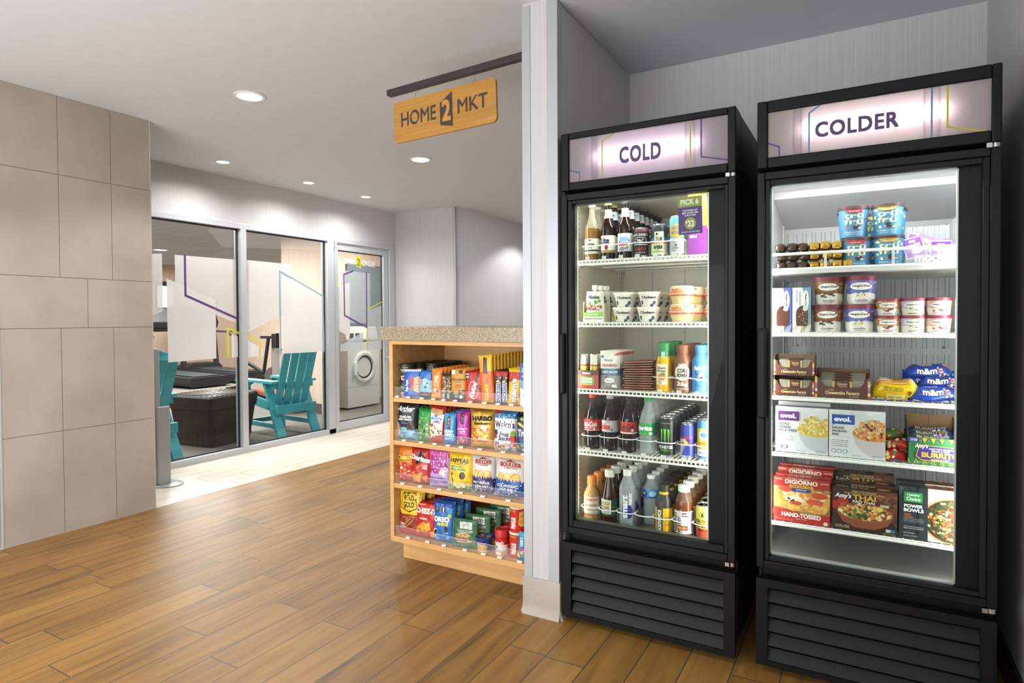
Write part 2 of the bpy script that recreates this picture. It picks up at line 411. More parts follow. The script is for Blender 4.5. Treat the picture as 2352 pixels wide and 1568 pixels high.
# far wall and the corridor wall that runs on behind it
mb = MB(); mb.box(XG-.10, XO, YF, YF+.14, 0, ZC, WALLP); struct(mb.build('wall_far'))
mb = MB(); mb.box(XO-.14, XO, YF+.141, 9.2, 0, ZC, WALLP); struct(mb.build('wall_corridor'))
mb = MB(); mb.box(XO-.045, XO+.003, YF-.004, YF+.003, 0, ZC-.001, ALU); mb.box(XO-.003, XO+.004, YF-.004, YF+.045, 0, ZC-.001, ALU)
struct(mb.build('trim_3'))
mb = MB(); mb.box(-5.2, 1.6, 9.2, 9.3, 0, ZC, WALLP); struct(mb.build('wall_back'))
# pillar end of the niche wall with metal corner guards and stone base
mb = MB(); mb.box(XP0, XP1, YP, 9.2, 0, ZC-.0005, WALLP); struct(mb.build('wall_niche_left'))
mb = MB()
for x0, x1, s in ((XP0, XP0+.035, -1), (XP1-.046, XP1, 1)):
    mb.box(x0, x1, YP-.004, YP, .155, ZC-.012, ALU)
mb.box(XP0-.003, XP0, YP-.004, YP+.035, .155, ZC-.012, ALU); mb.box(XP1, XP1+.003, YP-.004, YP+.04, .155, ZN-.002, ALU)
struct(mb.build('trim_4'))
mb = MB()
prof = [(0, 0), (-.022, 0), (-.019, .008), (-.012, .022), (-.009, .045), (-.009, .148), (-.005, .155), (0, .155)]
mb.prism([(YP+a, b) for a, b in prof], XP0-.008, XP1+.008, STONE, 'x')
mb.prism([(XP0+a, b) for a, b in prof], YP-.006, YP+.124, STONE, 'y'); mb.prism([(XP1-a, b) for a, b in prof][::-1], YP-.006, YP+.03, STONE, 'y')
struct(mb.build('baseboard_pillar'))
WALLD = WALLP
mb = MB(); mb.box(XP1, XN, YN, YN+.12, 0, ZN-.0005, WALLP); struct(mb.build('wall_niche_back'))
mb = MB(); mb.box(XN, 1.62, 1.5, YN+.12, 0, ZN-.0005, WALLP); struct(mb.build('wall_right'))
mb = MB(); mb.box(XN-.012, XN, 1.5, YN, 0, .12, M('#2a2725', .5)); struct(mb.build('baseboard_right'))

# shop-front: aluminium frame, two fixed panes, one glazed door
ALF = M('#c0c4c8', .36, .3); GASK = M('#17181a', .5)
def frame_box(mb, y0, y1, z0, z1, x0=XG-.09, x1=XG+.012): mb.box(x0, x1, y0, y1, z0, z1, ALF)
def pane(name, y0, y1, z0, z1, items):
    mb = MB(); mb.box(XG-.048, XG-.042, y0, y1, z0, z1, M('#eef2f1', .02, kind='glass'))
    S = lambda u, v, o: (XG-.041+o*4, y0+(y1-y0)*u, z0+(z1-z0)*v)
    print_on(mb, items, S, do=.0002)
    return mb
def gcoord(pts, y0, y1, z0, z1):
    out = []
    for px, py in pts:
        p = atx(px, py, XG-.041); out.append(((p.y-y0)/(y1-y0), (p.z-z0)/(z1-z0)))
    return out
FROST = M('#dcdcdb', .6, kind='film', a=.93); FROST2 = M('#d6d5d3', .6, kind='film', a=.86); FROST3 = M('#bfc8cc', .6, kind='film', a=.75)
PUR, BLU, LIME, TEALB = '#5c3480', '#8aa9c0', '#cfd13a', '#9db7cb'
def line_px(pts, wpx, y0, y1, z0, z1):
    """vinyl stripe through photo points, of equal real width"""
    q = [atx(a, b, XG-.041) for a, b in pts]; wd = wpx/200
    P = []
    for a, b in zip(q, q[1:]):
        dy, dz = b.y-a.y, b.z-a.z; ln = math.hypot(dy, dz); ny, nz = -dz/ln*wd/2, dy/ln*wd/2; ey, ez = dy/ln*wd*.4, dz/ln*wd*.4
        P.append([((y-y0)/(y1-y0), (z-z0)/(z1-z0)) for y, z in ((a.y-ny-ey, a.z-nz-ez), (b.y-ny+ey, b.z-nz+ez), (b.y+ny+ey, b.z+nz+ez), (a.y+ny-ey, a.z+nz-ez))])
    return P
def window(n, y0, y1, z0, z1, shapes, lines, label):
    root = bpy.data.objects.new('window_%d' % n, None); link(root); root['kind'] = 'structure'; root['label'] = label
    items = [('p', [gcoord(p, y0, y1, z0, z1)], m) for p, m in shapes] + [('p', line_px(p, wv, y0, y1, z0, z1), c) for p, wv, c in lines]
    pane('glass_pane', y0, y1, z0, z1, items).build('glass_pane', root)
    mb = MB()
    for a, b, c, e in ((y0-.001, y0+.012, z0, z1), (y1-.012, y1+.001, z0, z1), (y0, y1, z0-.001, z0+.010), (y0, y1, z1-.012, z1+.001)): mb.box(XG-.052, XG-.036, a, b, c, e, GASK)
    mb.build('gasket', root)
    return root
mb = MB()
frame_box(mb, YT1-.3, 5.995, 2.108, 2.158); frame_box(mb, YT1-.3, 4.985, .0, .052)
frame_box(mb, 3.812, 3.872, .052, 2.108); frame_box(mb, 4.892, 4.985, .0, 2.108); frame_box(mb, 5.905, 5.995, 0, 2.108); frame_box(mb, YT1-.3, YT1-.24, .052, 2.108)
struct(mb.build('trim_5', bev=.002))
window(1, YT1-.24, 3.812, .052, 2.108,
    [([(340, 583), (371.5, 582), (374, 715), (340, 728)], FROST2), ([(401, 585), (541, 596), (543, 742), (497, 723), (496, 690), (427, 661), (402, 651)], FROST2),
     ([(382, 640), (402, 648), (495, 689), (496.5, 823), (386, 832)], FROST), ([(531, 767), (551, 775), (551, 819), (532, 821)], FROST)],
    [([(424, 586), (425.5, 678), (551, 734)], 3.6, PUR), ([(523.5, 820), (522, 753), (551, 766)], 4, LIME)],
    'left storefront window pane with white frosted shapes')
window(2, 3.872, 4.892, .052, 2.108,
    [([(567, 597), (669, 607), (669.5, 713), (642, 727), (568, 763)], FROST2), ([(645, 630), (672, 645), (742, 684), (746, 807), (650, 812), (647, 720)], FROST),
     ([(567, 782), (603, 799), (604, 817), (567, 820)], FROST), ([(745, 665), (749, 665), (749, 749), (746, 749)], FROST)],
    [([(644, 812), (642, 622), (741, 680), (742, 806)], 3.4, BLU), ([(567, 770), (597, 785), (597, 818)], 4, LIME)],
    'middle storefront window pane with blue outline and frosted shapes')
# the door
root = bpy.data.objects.new('door_1', None); link(root); root['kind'] = 'structure'; root.location = (XG, 4.99, 0); root['label'] = 'glazed aluminium door with white lettering and purple outline, right of the storefront panes'
y0, y1, z0, z1 = 5.068, 5.815, .10, 2.03
mb = MB()
for a, b, c, e in ((4.992, y0, .012, 2.095), (y1, 5.898, .012, 2.095), (y0, y1, .012, z0), (y0, y1, z1, 2.095)): mb.box(XG-.060, XG-.012, a, b, c, e, ALF)
mb.build('door_frame', root, bev=.002, at_parent=True)
def dpx(p, m): return ('p', [gcoord(p, y0, y1, z0, z1)], m)
def dtext(x0, x1, ya, yb, t, c, bold=.02):
    p = gcoord([(x0, ya), (x1, ya), (x1, yb), (x0, yb)], y0, y1, z0, z1)
    u0 = (p[0][0]+p[3][0])/2; u1 = (p[1][0]+p[2][0])/2; va = (p[0][1]+p[1][1])/2; vb = (p[2][1]+p[3][1])/2
    return T((u0+u1)/2, (va+vb)/2, u1-u0, va-vb, t, c, bold, 0, 0, 1.12)
its = [dpx([(783, 620), (850, 628), (851, 742), (783, 741)], FROST3), dpx([(772, 660), (803, 648), (803.5, 774), (772, 756)], FROST), dpx([(840, 715), (879, 700), (879, 801), (842, 804)], FROST3),
       dpx([(781, 792), (833, 762), (833, 803), (781, 807)], FROST3)]
its += [('p', line_px(p, wv, y0, y1, z0, z1), c) for p, wv, c in (([(810, 622), (789, 630), (791, 724), (842, 752), (841, 625)], 3, PUR), ([(843, 711), (880, 691)], 3, LIME), ([(843, 753), (843, 803)], 2.5, LIME))]
its += [dtext(791, 814, 595, 607, 'SPIN', '#ffffff', .016), dtext(831, 859, 600, 612, 'CYCLE', '#ffffff', .016), dpx([(816.5, 591), (828, 587.5), (828, 616.5), (817, 611)], LIME), dtext(818, 826, 594, 610, '2', '#77791f', .02)]
pane('glass_pane', y0, y1, z0, z1, its).build('glass_pane', root, at_parent=True)
mb = MB()
for a, b, c, e in ((y0, y0+.009, z0, z1), (y1-.009, y1, z0, z1), (y0, y1, z0, z0+.009), (y0, y1, z1-.009, z1)): mb.box(XG-.052, XG-.034, a, b, c, e, GASK)
mb.build('gasket', root, at_parent=True)
mb = MB(); mb.tube([(XG-.012, 5.855, 1.10), (XG+.05, 5.855, 1.10), (XG+.06, 5.855, 1.085), (XG+.06, 5.855, .80), (XG+.05, 5.855, .785), (XG-.012, 5.855, .785)], .012, M('#cfd2d6', .25, .7))
mb.build('door_handle', root, at_parent=True)
for z in (2.09, .03):
    mb = MB(); mb.lathe([(-.04, .016, ALF), (.04, .016, ALF)], 14, (XG+.018, 5.003, z)); mb.build('hinge', root, at_parent=True)

# gym and laundry walls
PINK = texmat('warm_gym_wall', _grain([(.3, '#cdb3a2'), (.7, '#d6bfae')], (20, 20, 2)), .7)
mb = MB(); mb.box(-13.5, -13.4, 1.2, 9.9, 0, 2.47, PINK); struct(mb.build('wall_gym_back'))
mb = MB(); mb.box(-13.5, XG-.1, 1.1, 1.2, 0, 2.47, PINK); struct(mb.build('wall_gym_near'))
mb = MB(); mb.box(-13.4, XG-.1, 9.8, 9.9, 0, 2.47, PINK); struct(mb.build('wall_gym_far'))
mb = MB(); mb.box(-7.05, -6.25, 5.93, 6.03, 0, 2.47, PINK); struct(mb.build('wall_laundry_partition'))
mb = MB(); mb.box(-7.05, -6.30, 5.922, 5.93, 0, .13, M('#5a5049', .6)); struct(mb.build('baseboard_gym'))
mb = MB(); mb.box(-6.26, -6.21, 5.92, 6.04, 0, 2.47, M('#c9b09b', .6)); struct(mb.build('trim_6'))
mb = MB(); mb.box(-6.9, XG-.1, 8.2, 8.3, 0, 2.47, PINK); struct(mb.build('wall_laundry_back'))
mb = MB(); mb.box(-6.9, -6.8, 6.04, 8.2, 0, 2.47, PINK); struct(mb.build('wall_laundry_side'))
# ------------------------------------------------------------------ recessed downlights
def downlight(x, y, r, label, power, z=ZC, spot=2.22, group='recessed ceiling downlights', blend=.35):
    t = thing('downlight', label, 'ceiling light', (x, y, z), 0, group)
    mb = MB(); WH = M('#e4e4e2', .4)
    mb.lathe([(-.001, r*1.28, WH), (-.005, r*1.26, WH), (-.006, r*1.02, WH), (-.001, r*.99, WH)], 28, cap=False); mb.build('trim_ring', t)
    mb = MB(); LE = M('#fff6e6', .4, 0, 9.); mb.lathe([(-.0035, r*.30, LE), (-.0030, r*.8, LE), (-.0012, r*.98, '#f4f4f0'), (-.0006, r*.98, '#f4f4f0')], 28)
    mb.build('lamp_lens', t)
    l = bpy.data.lights.new('downlight_beam', 'SPOT'); l.energy = power; l.spot_size = spot; l.spot_blend = blend; l.color = (1, .98, .955); l.shadow_soft_size = r*.7
    o = bpy.data.objects.new('downlight_beam', l); COL.objects.link(o); o.parent = t; o.location = (0, 0, -.012)
    return t
downlight(-3.155, 2.44, .070, 'large recessed downlight nearest the camera, left of the hanging sign', 60)
downlight(-3.195, 4.11, .070, 'recessed downlight just below the hanging wooden sign', 60)
downlight(-4.65, 3.33, .048, 'first of the three small downlights above the storefront, nearest the tile wall', 74, spot=2.75, blend=1.)
downlight(-4.655, 4.25, .048, 'middle one of the three small downlights above the storefront', 74, spot=2.75, blend=1.)
downlight(-4.665, 5.05, .048, 'small downlight above the glass door, last of the three', 74, spot=2.75, blend=1.)
downlight(-10.53, 6.31, .10, 'round ceiling light inside the gym, seen through the left window', 30, z=2.468)
# the same lamps run on over the part of the lobby behind the camera and around the corner (out of the frame)
for x, y, z, p in ((-3.1, .77, ZC, 60), (-3.1, -.9, ZC, 60), (-1.4, .9, ZC, 34), (-3.6, 7.4, ZC, 75)):
    l = bpy.data.lights.new('downlight_beam', 'SPOT'); l.energy = p; l.spot_size = 2.22; l.spot_blend = .35; l.color = (1, .98, .955); l.shadow_soft_size = .05
    o = bpy.data.objects.new('downlight_beam', l); COL.objects.link(o); o.location = (x, y, z-.012)

# ------------------------------------------------------------------ rail and hanging sign
DARKB = texmat('dark_stained_rail', _grain([(.3, '#2e2324'), (.7, '#3b2e2f')], (8, 60, 60)), .45)
mb = MB(); mb.bar((-2.03, 2.366, 2.356), (XP0-.0005, 2.366, 2.382), .034, .028, DARKB)
o = mb.build('sign_rail', bev=.002); tag(o, 'dark brown square rail sticking out from the wall end under the ceiling', 'rail')
t = thing('hanging_sign', 'rounded bamboo sign with dark lettering hanging from the dark rail', 'sign', (-1.704, 2.366, 2.213))
mb = MB(); wS, hS, r = .290, .0985, .022; pts = []
for cx, cz, a0 in ((wS-r, hS-r, 0), (-wS+r, hS-r, PI/2), (-wS+r, -hS+r, PI), (wS-r, -hS+r, 1.5*PI)):
    pts += [(cx+r*math.cos(a0+k*PI/12), cz+r*math.sin(a0+k*PI/12)) for k in range(7)]
mb.prism(pts, -.006, .006, BAMBOO)
S = lambda u, v, o: ((u-.5)*2*wS, -.006-o, (v-.5)*2*hS)
DK = '#40352f'
print_on(mb, [T(.257, .54, .36, .36, 'HOME', DK, .02), T(.785, .54, .28, .34, 'MKT', DK, .02), G([(.475, .20), (.475, .72), (.597, .93), (.597, .12)][::-1], DK), T(.535, .52, .085, .50, '2', '#b98637', .035)], S, rough=.75)
mb.build('sign_board', t); s_ = t
s_.rotation_euler = (0, -.028, 0)
for x in (-.16, .178):
    mb = MB(); mb.tube([(x, 0, .075), (x+.002, -.007, .085), (x+.001, 0, .10), (x, .0, .118), (x+.002, 0, .128), (x, 0, .137+x*.006)], .0011, M('#9a9a98', .3, .9), 6)
    mb.build('hanging_wire', t)

# ------------------------------------------------------------------ grey floor stand beside the tile wall
STG = M('#a4a7ab', .38, .35)
t = thing('floor_stand', 'grey metal floor stand with two upright panels between tile wall and storefront', 'stand', (-4.63, 2.80, 0))
mb = MB(); mb.lathe([(0, .15, STG), (.008, .15, STG), (.010, .145, STG)], 32, sx=.8, sy=.72); mb.build('base_plate', t)
mb = MB(); mb.box(-.035, -.012, -.075, -.037, .009, 1.04, STG); mb.build('post', t, bev=.004)
mb = MB(); mb.box(-.008, .014, -.073, .022, .009, .60, M('#a9acaf', .4, .3)); mb.build('front_panel', t, bev=.004)

# ------------------------------------------------------------------ upright glass-door coolers
CREAM = M('#d9d3c4', .4); WIRE = M('#e9e7e0', .35); CHROME = M('#c9c9c9', .2, 1.)
LOUV = M('#0f1012', .5); LOUV.node_tree.nodes['Principled BSDF'].inputs['Specular IOR Level'].default_value = .3
def cooler(name, label, x0, yf, wd, hz, sign, glass, shelves, liner, word, deco, ribs, mull, hand):
    D, zb = .74, .025; t = thing(name, label, 'refrigerator', (x0, yf, 0))
    # body: open-fronted case
    mb = MB()
    mb.box(0, .014, .062, D, .30, 1.772, BLACK); mb.box(wd-.014, wd, .062, D, .30, 1.772, BLACK); mb.box(.014, wd-.014, D-.03, D, .30, 1.772, BLACK)
    mb.box(.014, wd-.014, .062, D-.03, 1.750, 1.772, BLACK); mb.box(.014, wd-.014, .062, D-.03, .30, .380, BLACK)
    mb.box(0, wd, .055, D, .06, .30, M('#060607', .8)); mb.box(0, wd, .10, D, 1.772, hz-.004, BLACK)
    mb.build('body', t, bev=.003)
    # liner
    mb = MB(); zi0, zi1, yb = shelves[-1] if not ribs else .405, 1.742, D-.045
    e = .004
    mb.box(.0145, .019, .066, yb, zi0, zi1, liner); mb.box(wd-.019, wd-.0145, .066, yb, zi0, zi1, liner); mb.box(.019, wd-.019, .066, yb, zi1-.004, zi1+.004, liner)
    mb.box(.019, wd-.019, .066, yb, zi0-.018, zi0-.001, M('#9d9b94', .3, .6)); mb.box(.019, wd-.019, yb, yb+.012, zi0, zi1, liner)
    if ribs:
        x = .030
        while x < wd-.05:
            mb.prism([(x, yb), (x+.003, yb-.007), (x+.023, yb-.007), (x+.026, yb)], zi0+.02, 1.10, liner, 'z'); mb.prism([(x, yb), (x+.003, yb-.007), (x+.023, yb-.007), (x+.026, yb)], 1.125, zi1-.12, liner, 'z'); x += .037
        mb.prism([(.30, zi1-.004), (.30, zi1-.03), (yb, zi1-.10), (yb, zi1-.004)], .0195, wd-.0195, liner, 'x')
        for x in (.075, wd-.075): mb.lathe([(-.004, .006, CHROME), (.004, .004, CHROME)], 10, (x, yb-.008, 1.13))
    else:
        for x in (.17, .33, .50): mb.box(x-.001, x+.001, yb-.0008, yb+.001, zi0, zi1, M('#6f6a60', .6))
        for x in (.325, .43): mb.lathe([(0, .004, CHROME), (.003, .003, CHROME)], 10, (x, yb-.004, 1.185))
    mb.build('liner', t)
    for x in (.0192, wd-.0192):
        s = 1 if x < .3 else -1
        for y in (.13, yb-.06):
            mb = MB(); mb.box(min(x, x+s*.003), max(x, x+s*.003), y-.008, y+.008, zi0+.02, zi1-.03, M('#d3cfc4', .35, .3))
            S = lambda u, v, o, x=x, s=s, y=y: (x+s*(.003+o), y-.008+.016*u, zi0+.02+(zi1-zi0-.05)*v)
            n = 58; print_on(mb, [R(.36, (k+.2)/n, .64, (k+.62)/n, '#3a3833') for k in range(n)], S, do=0, clip=False)
            mb.build('shelf_standard', t)
    # header with back-lit sign
    sx0, sx1, sz0, sz1 = sign; mb = MB(); hb = 1.772
    mb.box(0, sx0, 0, .10, hb, hz, BLACK); mb.box(sx1, wd, 0, .10, hb, hz, BLACK); mb.box(sx0, sx1, 0, .10, hb, sz0, BLACK); mb.box(sx0, sx1, 0, .10, sz1, hz, BLACK)
    hd = mb.build('header', t, bev=.004)
    mb = MB(); WI = M('#48444b', .6)
    mb.box(sx0, sx1, .094, .099, sz0, sz1, WI); mb.box(sx0, sx1, .015, .094, sz0, sz0+.003, WI); mb.box(sx0, sx1, .015, .094, sz1-.003, sz1, WI); mb.box(sx0, sx0+.003, .015, .094, sz0, sz1, WI); mb.box(sx1-.003, sx1, .015, .094, sz0, sz1, WI)
    mb.build('light_box', hd)
    mb = MB(); mb.tube([(sx0+.105, .038, (sz0+sz1)/2+.004), (sx1-.105, .038, (sz0+sz1)/2+.004)], .011, M('#fff4f6', .5, 0, 19.), 12); mb.build('sign_tube', hd)
    mb = MB(); base, bands, items = deco; W, Hh = sx1-sx0, sz1-sz0
    us = sorted({0., 1.} | {b for bd in bands for b in bd[:2]})
    for a, b in zip(us, us[1:]):
        c = next((bd[2] for bd in bands if bd[0] <= a and b <= bd[1]), base); mb.box(sx0+W*a, sx0+W*b, .010, .0135, sz0, sz1, M(c, .4, kind='lit'))
    S = lambda u, v, o: (sx0+W*u, .010-o, sz0+Hh*v)
    print_on(mb, items, S); mb.build('sign_panel', hd)
    # door
    gx0, gx1, gz0, gz1 = glass; z0, z1 = .372, 1.758; mb = MB()
    ox = .026
    for a, b, c, e2 in ((0, ox, z0, z1), (wd-ox, wd, z0, z1), (ox, wd-ox, z0, z0+ox), (ox, wd-ox, z1-ox, z1)): mb.box(a, b, .0, .058, c, e2, BLACK)
    for a, b, c, e2 in ((ox, gx0, z0+ox, z1-ox), (gx1, wd-ox, z0+ox, z1-ox), (gx0, gx1, z0+ox, gz0), (gx0, gx1, gz1, z1-ox)): mb.box(a, b, .007, .056, c, e2, BLACK2)
    dr = mb.build('door', t, bev=.0025)
    mb = MB(); mb.box(gx0, gx1, .024, .028, gz0, gz1, M('#f2f6f4', .01, kind='glass', a=.002)); mb.build('glass_pane', dr)
    TR = M('#cfd0cf', .3, .6); mb = MB(); k = .004
    for a, b, c, e2 in ((gx0, gx0+k, gz0, gz1), (gx0, mull, gz0, gz0+k), (gx0, mull, gz1-k, gz1)): mb.box(a, b, .030, .052, c, e2, TR if ribs else M('#55534e', .4, .4))
    mb.box(mull-k, mull, .030, .052, gz0, gz1, TR); mb.build('glass_spacer', dr)
    mb = MB(); mb.box(mull, gx1, .030, .056, gz0, gz1, BLACK2); mb.build('light_mullion', dr)
    hx0, hx1, hz0, hz1 = hand; mb = MB(); mb.box(hx0, hx1, -.022, -.001, hz0, hz1, BLACK2); mb.build('handle', dr, bev=.006)
    for z in (1.765, z0-.012):
        mb = MB(); mb.box(wd-.036, wd-.022, .006, .03, z-.007, z+.007, CHROME); mb.lathe([(-.007, .011, CHROME), (.007, .011, CHROME)], 14, (wd-.012, .02, z)); mb.build('hinge', t)
    # grille with louvres
    mb = MB(); a0, a1, c0, c1 = .038, wd-.040, .045, .305
    for a, b, c, e2 in ((0, a0, zb, .333), (a1, wd, zb, .333), (a0, a1, zb, c0), (a0, a1, c1, .333)): mb.box(a, b, .0, .028, c, e2, BLACK)
    n = 5; ph = (c1-c0)/n
    for k in range(n):
        zz = c0 + k*ph; mb.prism([(.004, zz+.001), (.007, zz-.001), (.0285, zz+ph*.66), (.0265, zz+ph*.69)], a0, a1, LOUV, 'x')
    mb.build('grille', t)
    for x in (.06, wd-.06):
        for y in (.08, D-.08):
            mb = MB(); mb.lathe([(0, .022, BLACK), (.02, .022, BLACK), (.022, .012, BLACK), (.061, .012, BLACK)], 14, (x, y, 0)); mb.build('foot', t)
    # shelves
    for i, z in enumerate(shelves if ribs else shelves[:-1]):
        mb = MB(); xa, xb, ya, yc = .026, wd-.026, .085, yb-.012
        if ribs and i == 0:      # top freezer shelf: solid with a guard rail
            mb.box(xa, xb, ya, yc, z-.012, z, WIRE); zr = z+.058
            mb.tube([(xa+.004, ya+.004, z+.006), (xa+.004, ya+.004, zr-.008), (xa+.014, ya+.003, zr), (xb, ya+.003, zr)], .005, WIRE, 8); mb.tube([(xa+.004, ya+.003, z+.004), (xb, ya+.003, z+.004)], .005, WIRE, 8)
            for x in (xa+.185, xa+.385): mb.box(x-.004, x+.004, ya, ya+.006, z, zr, WIRE)
        else:
            mb.tube([(xa, ya, z-.003), (xb, ya, z-.003)], .0035, WIRE, 6)
            if not ribs: mb.tube([(xa, ya-.003, z-.017), (xb, ya-.003, z-.017)], .0045, WIRE, 6)
            else: mb.tube([(xa, ya-.002, z-.010), (xb, ya-.002, z-.010)], .0055, WIRE, 6)
            for y in (ya+.14, ya+.30, ya+.46, yc): mb.box(xa, xb, y-.003, y+.003, z-.010, z-.004, WIRE)
            stp = .0165 if not ribs else .026; n = int((xb-xa)/stp)
            for k in range(n+1):
                x = xa+(xb-xa)*k/n; mb.box(x-.0019, x+.0019, ya, yc, z-.004, z-.0005, WIRE); mb.box(x-.0024, x+.0024, ya-.005, ya, z-.015, z-.0005, WIRE)
            for x in (xa, xb-.006): mb.box(x, x+.006, ya, yc, z-.012, z-.002, WIRE)
        mb.build('shelf', t)
        for x in (.024, wd-.024):
            s = 1 if x < .3 else -1
            for y in (.13, yb-.06):
                mb = MB(); mb.tube([(x+s*.001, y, z+.006), (x+s*.001, y, z-.03), (x+s*.012, y+.035, z-.016)], .0028, CHROME, 6); mb.build('shelf_clip', t)
    return t
PURD = '#4a3560'
coolA = cooler('beverage_cooler', 'left black glass-door cooler with lit COLD sign, full of drinks', -1.081, 2.315, .682, 2.004, (.034, .654, 1.805, 1.979), (.045, .642, .424, 1.718),
    [1.494, 1.238, .960, .703, .400], CREAM, 'COLD', ('#d9d0d6', [(.155, .195, '#cbc0c8'), (.755, .81, '#d0c6cd')],
    [T(.475, .475, .265, .37, 'COLD', PURD, .036, 0, 0, 1.12), G([(0, .30), (.075, .225), (.075, .0), (.069, 0), (.069, .20), (0, .272)], '#38506f'),
     L([(.31, 1.0), (.228, .86), (.228, .0)], .008, '#9b9a2c', 3.56), L([(.785, 0), (.785, 1)], .008, '#9b9a2c', 3.56), L([(.848, 1), (.848, .21), (1.0, .075)], .008, '#4b2478', 3.56)]), False, .583, (-.003, .018, .945, 1.192))
coolB = cooler('freezer', 'right black glass-door freezer with lit COLDER sign, full of frozen food', -.329, 2.322, .681, 2.004, (.034, .656, 1.808, 1.964), (.042, .637, .414, 1.713),
    [1.42, 1.20, .973, .77, .52], M('#c6c6c9', .35), 'COLDER', ('#e2dada', [(.13, .17, '#d6cccf'), (.73, .795, '#dacfd0')],
    [T(.43, .475, .385, .33, 'COLDER', PURD, .036, 0, 0, 1.1), G([(0, .345), (.062, .235), (.062, 0), (.055, 0), (.055, .21), (0, .315)], '#4b2478'),
     L([(.262, 1.0), (.208, .86), (.208, 0)], .008, '#4c7ea3', 3.98), L([(.762, 0), (.762, 1)], .008, '#4c7ea3', 3.98), L([(.827, 1), (.827, .18), (.98, .0)], .008, '#a9a823', 3.98)]), True, .580, (.004, .033, .902, 1.214))
# interior lamps: upright strips just inside the door posts
for t, col, pw in ((coolA, (1, .96, .87), 7.), (coolB, (.97, .98, 1), 14.5)):
    for x, s in ((.60, -1), (.0235, 1)):
        area('cooler_light', (x, .070, 1.06), (x+s*.5, .62, 1.06), .016, 1.25, pw*((1 if t is coolA else .34) if s < 0 else (.26 if t is coolA else .24)), col, t)
        mb = MB(); mb.tube([(x+s*.006, .082 if s < 0 else .062, .45), (x+s*.006, .082 if s < 0 else .062, 1.68)], .005, M('#fffbf0', .5, 0, 3.), 8); mb.build('lamp_tube', t)

for t, pw in ((coolA, 1.6), (coolB, 5.0)):  # added fill strip under each cabinet roof, evens out light on the shelves
    area('cooler_light', (.34, .075, 1.725), (.34, .34, .9), .5, .014, pw, (1, .98, .95), t)

# ------------------------------------------------------------------ snack counter
t = snack = thing('snack_cabinet', 'open maple snack cabinet with four stocked shelves', 'cabinet', (-2.109, 2.44, 0))
Wc, Dc = XP0+2.109-.001, .46
mb = MB(); mb.box(0, .024, 0, Dc, .120, 1.146, MAPLE); mb.build('side_panel', t, bev=.0015)
mb = MB(); mb.box(Wc-.024, Wc, 0, Dc, .120, 1.146, MAPLE); mb.build('side_panel', t, bev=.0015)
mb = MB(); mb.box(.024, Wc-.024, 0, Dc, 1.127, 1.146, MAPLE); mb.build('top_panel', t)
mb = MB(); mb.box(.024, Wc-.024, 0, Dc, .120, .147, MAPLE); mb.build('bottom_panel', t)
mb = MB(); mb.box(.024, Wc-.024, Dc-.012, Dc, .147, 1.127, MAPLE); mb.build('back_panel', t)
for z in (.857, .638, .418):
    mb = MB(); mb.box(.0245, Wc-.0245, .002, Dc-.012, z-.0225, z, MAPLE); mb.build('shelf', t, bev=.001)
mb = MB(); mb.box(.002, Wc, .10, Dc-.02, 0, .1195, MAPLE); mb.build('plinth', t)
mb = MB(); mb.box(-2.153, XP0-.001, 2.425, 2.93, 1.1465, 1.216, GRANITE)
tag(mb.build('countertop', bev=.003), 'thick speckled beige quartz countertop on the snack cabinet', 'countertop')
# ------------------------------------------------------------------ gym and laundry, seen through the storefront
TURQ = texmat('turquoise_lumber', _grain([(.3, '#3b9fae'), (.7, '#4fb3bf')], (4, 4, 40)), .45); ORNG = M('#c5603a', .8)
def adirondack(label, loc, rz):
    t = thing('adirondack_chair', label, 'chair', loc, rz, 'turquoise slatted chairs in the gym')
    W = .215
    for s in (-1, 1):
        mb = MB(); mb.bar((s*W, .06, 0), (s*W, -.20, .575), .035, .10, TURQ, (1, 0, 0)); mb.build('rear_leg', t, bev=.004)
        mb = MB(); mb.bar((s*W, -.62, 0), (s*W, -.62, .56), .035, .10, TURQ, (1, 0, 0)); mb.build('front_leg', t, bev=.004)
        mb = MB(); mb.bar((s*W, -.16, .335), (s*W, -.66, .40), .035, .10, TURQ, (0, 0, 1)); mb.build('side_rail', t, bev=.004)
        mb = MB(); mb.prism([(s*W-.06, -.02), (s*W+.06, -.02), (s*W+.06, -.74), (s*W-.06, -.74)], .575, .60, TURQ, 'z'); mb.build('armrest', t, bev=.005)
        mb = MB(); mb.bar((s*W, .015, .12), (s*W, -.60, .12), .03, .05, TURQ, (0, 0, 1)); mb.build('stretcher', t, bev=.003)
    for y, z, h in ((-.055, .55, .07), (.005, .30, .09), (-.60, .12, .05)):
        mb = MB(); mb.box(-W-.03, W+.03, y-.016, y+.016, z-h/2, z+h/2, TURQ); mb.build('cross_rail', t, bev=.003)
    for i in range(4):
        x = -.159+.106*i; mb = MB(); tp = 1.02-.018*abs(i-1.5)*2
        k = lambda z: -.14 + (z-.25)*.32
        b0, b1 = .042, .048
        P = [(x-b0, k(.25), .25), (x+b0, k(.25), .25), (x+b1*(1 if i < 3 else .9), k(tp), tp-.03*(i > 1)), (x-b1, k(tp), tp-.03*(i < 2))]
        Q = [(a, b+.022, c) for a, b, c in P]
        mb.poly(P+Q, [(0, 1, 2, 3), (7, 6, 5, 4), (0, 4, 5, 1), (1, 5, 6, 2), (2, 6, 7, 3), (3, 7, 4, 0)], TURQ); mb.build('back_slat', t, bev=.004)
    mb = MB(); mb.bar((-.19, .117, .93), (.19, .117, .93), .045, .022, TURQ, (0, 1, .3)); mb.build('back_batten', t, bev=.003)
    for i in range(5):
        y = -.62+.10*i; mb = MB(); mb.box(-.185, .185, y-.044, y+.044, .40+(-.62-y)*.13, .42+(-.62-y)*.13, TURQ); mb.build('seat_slat', t, bev=.003)
    return t
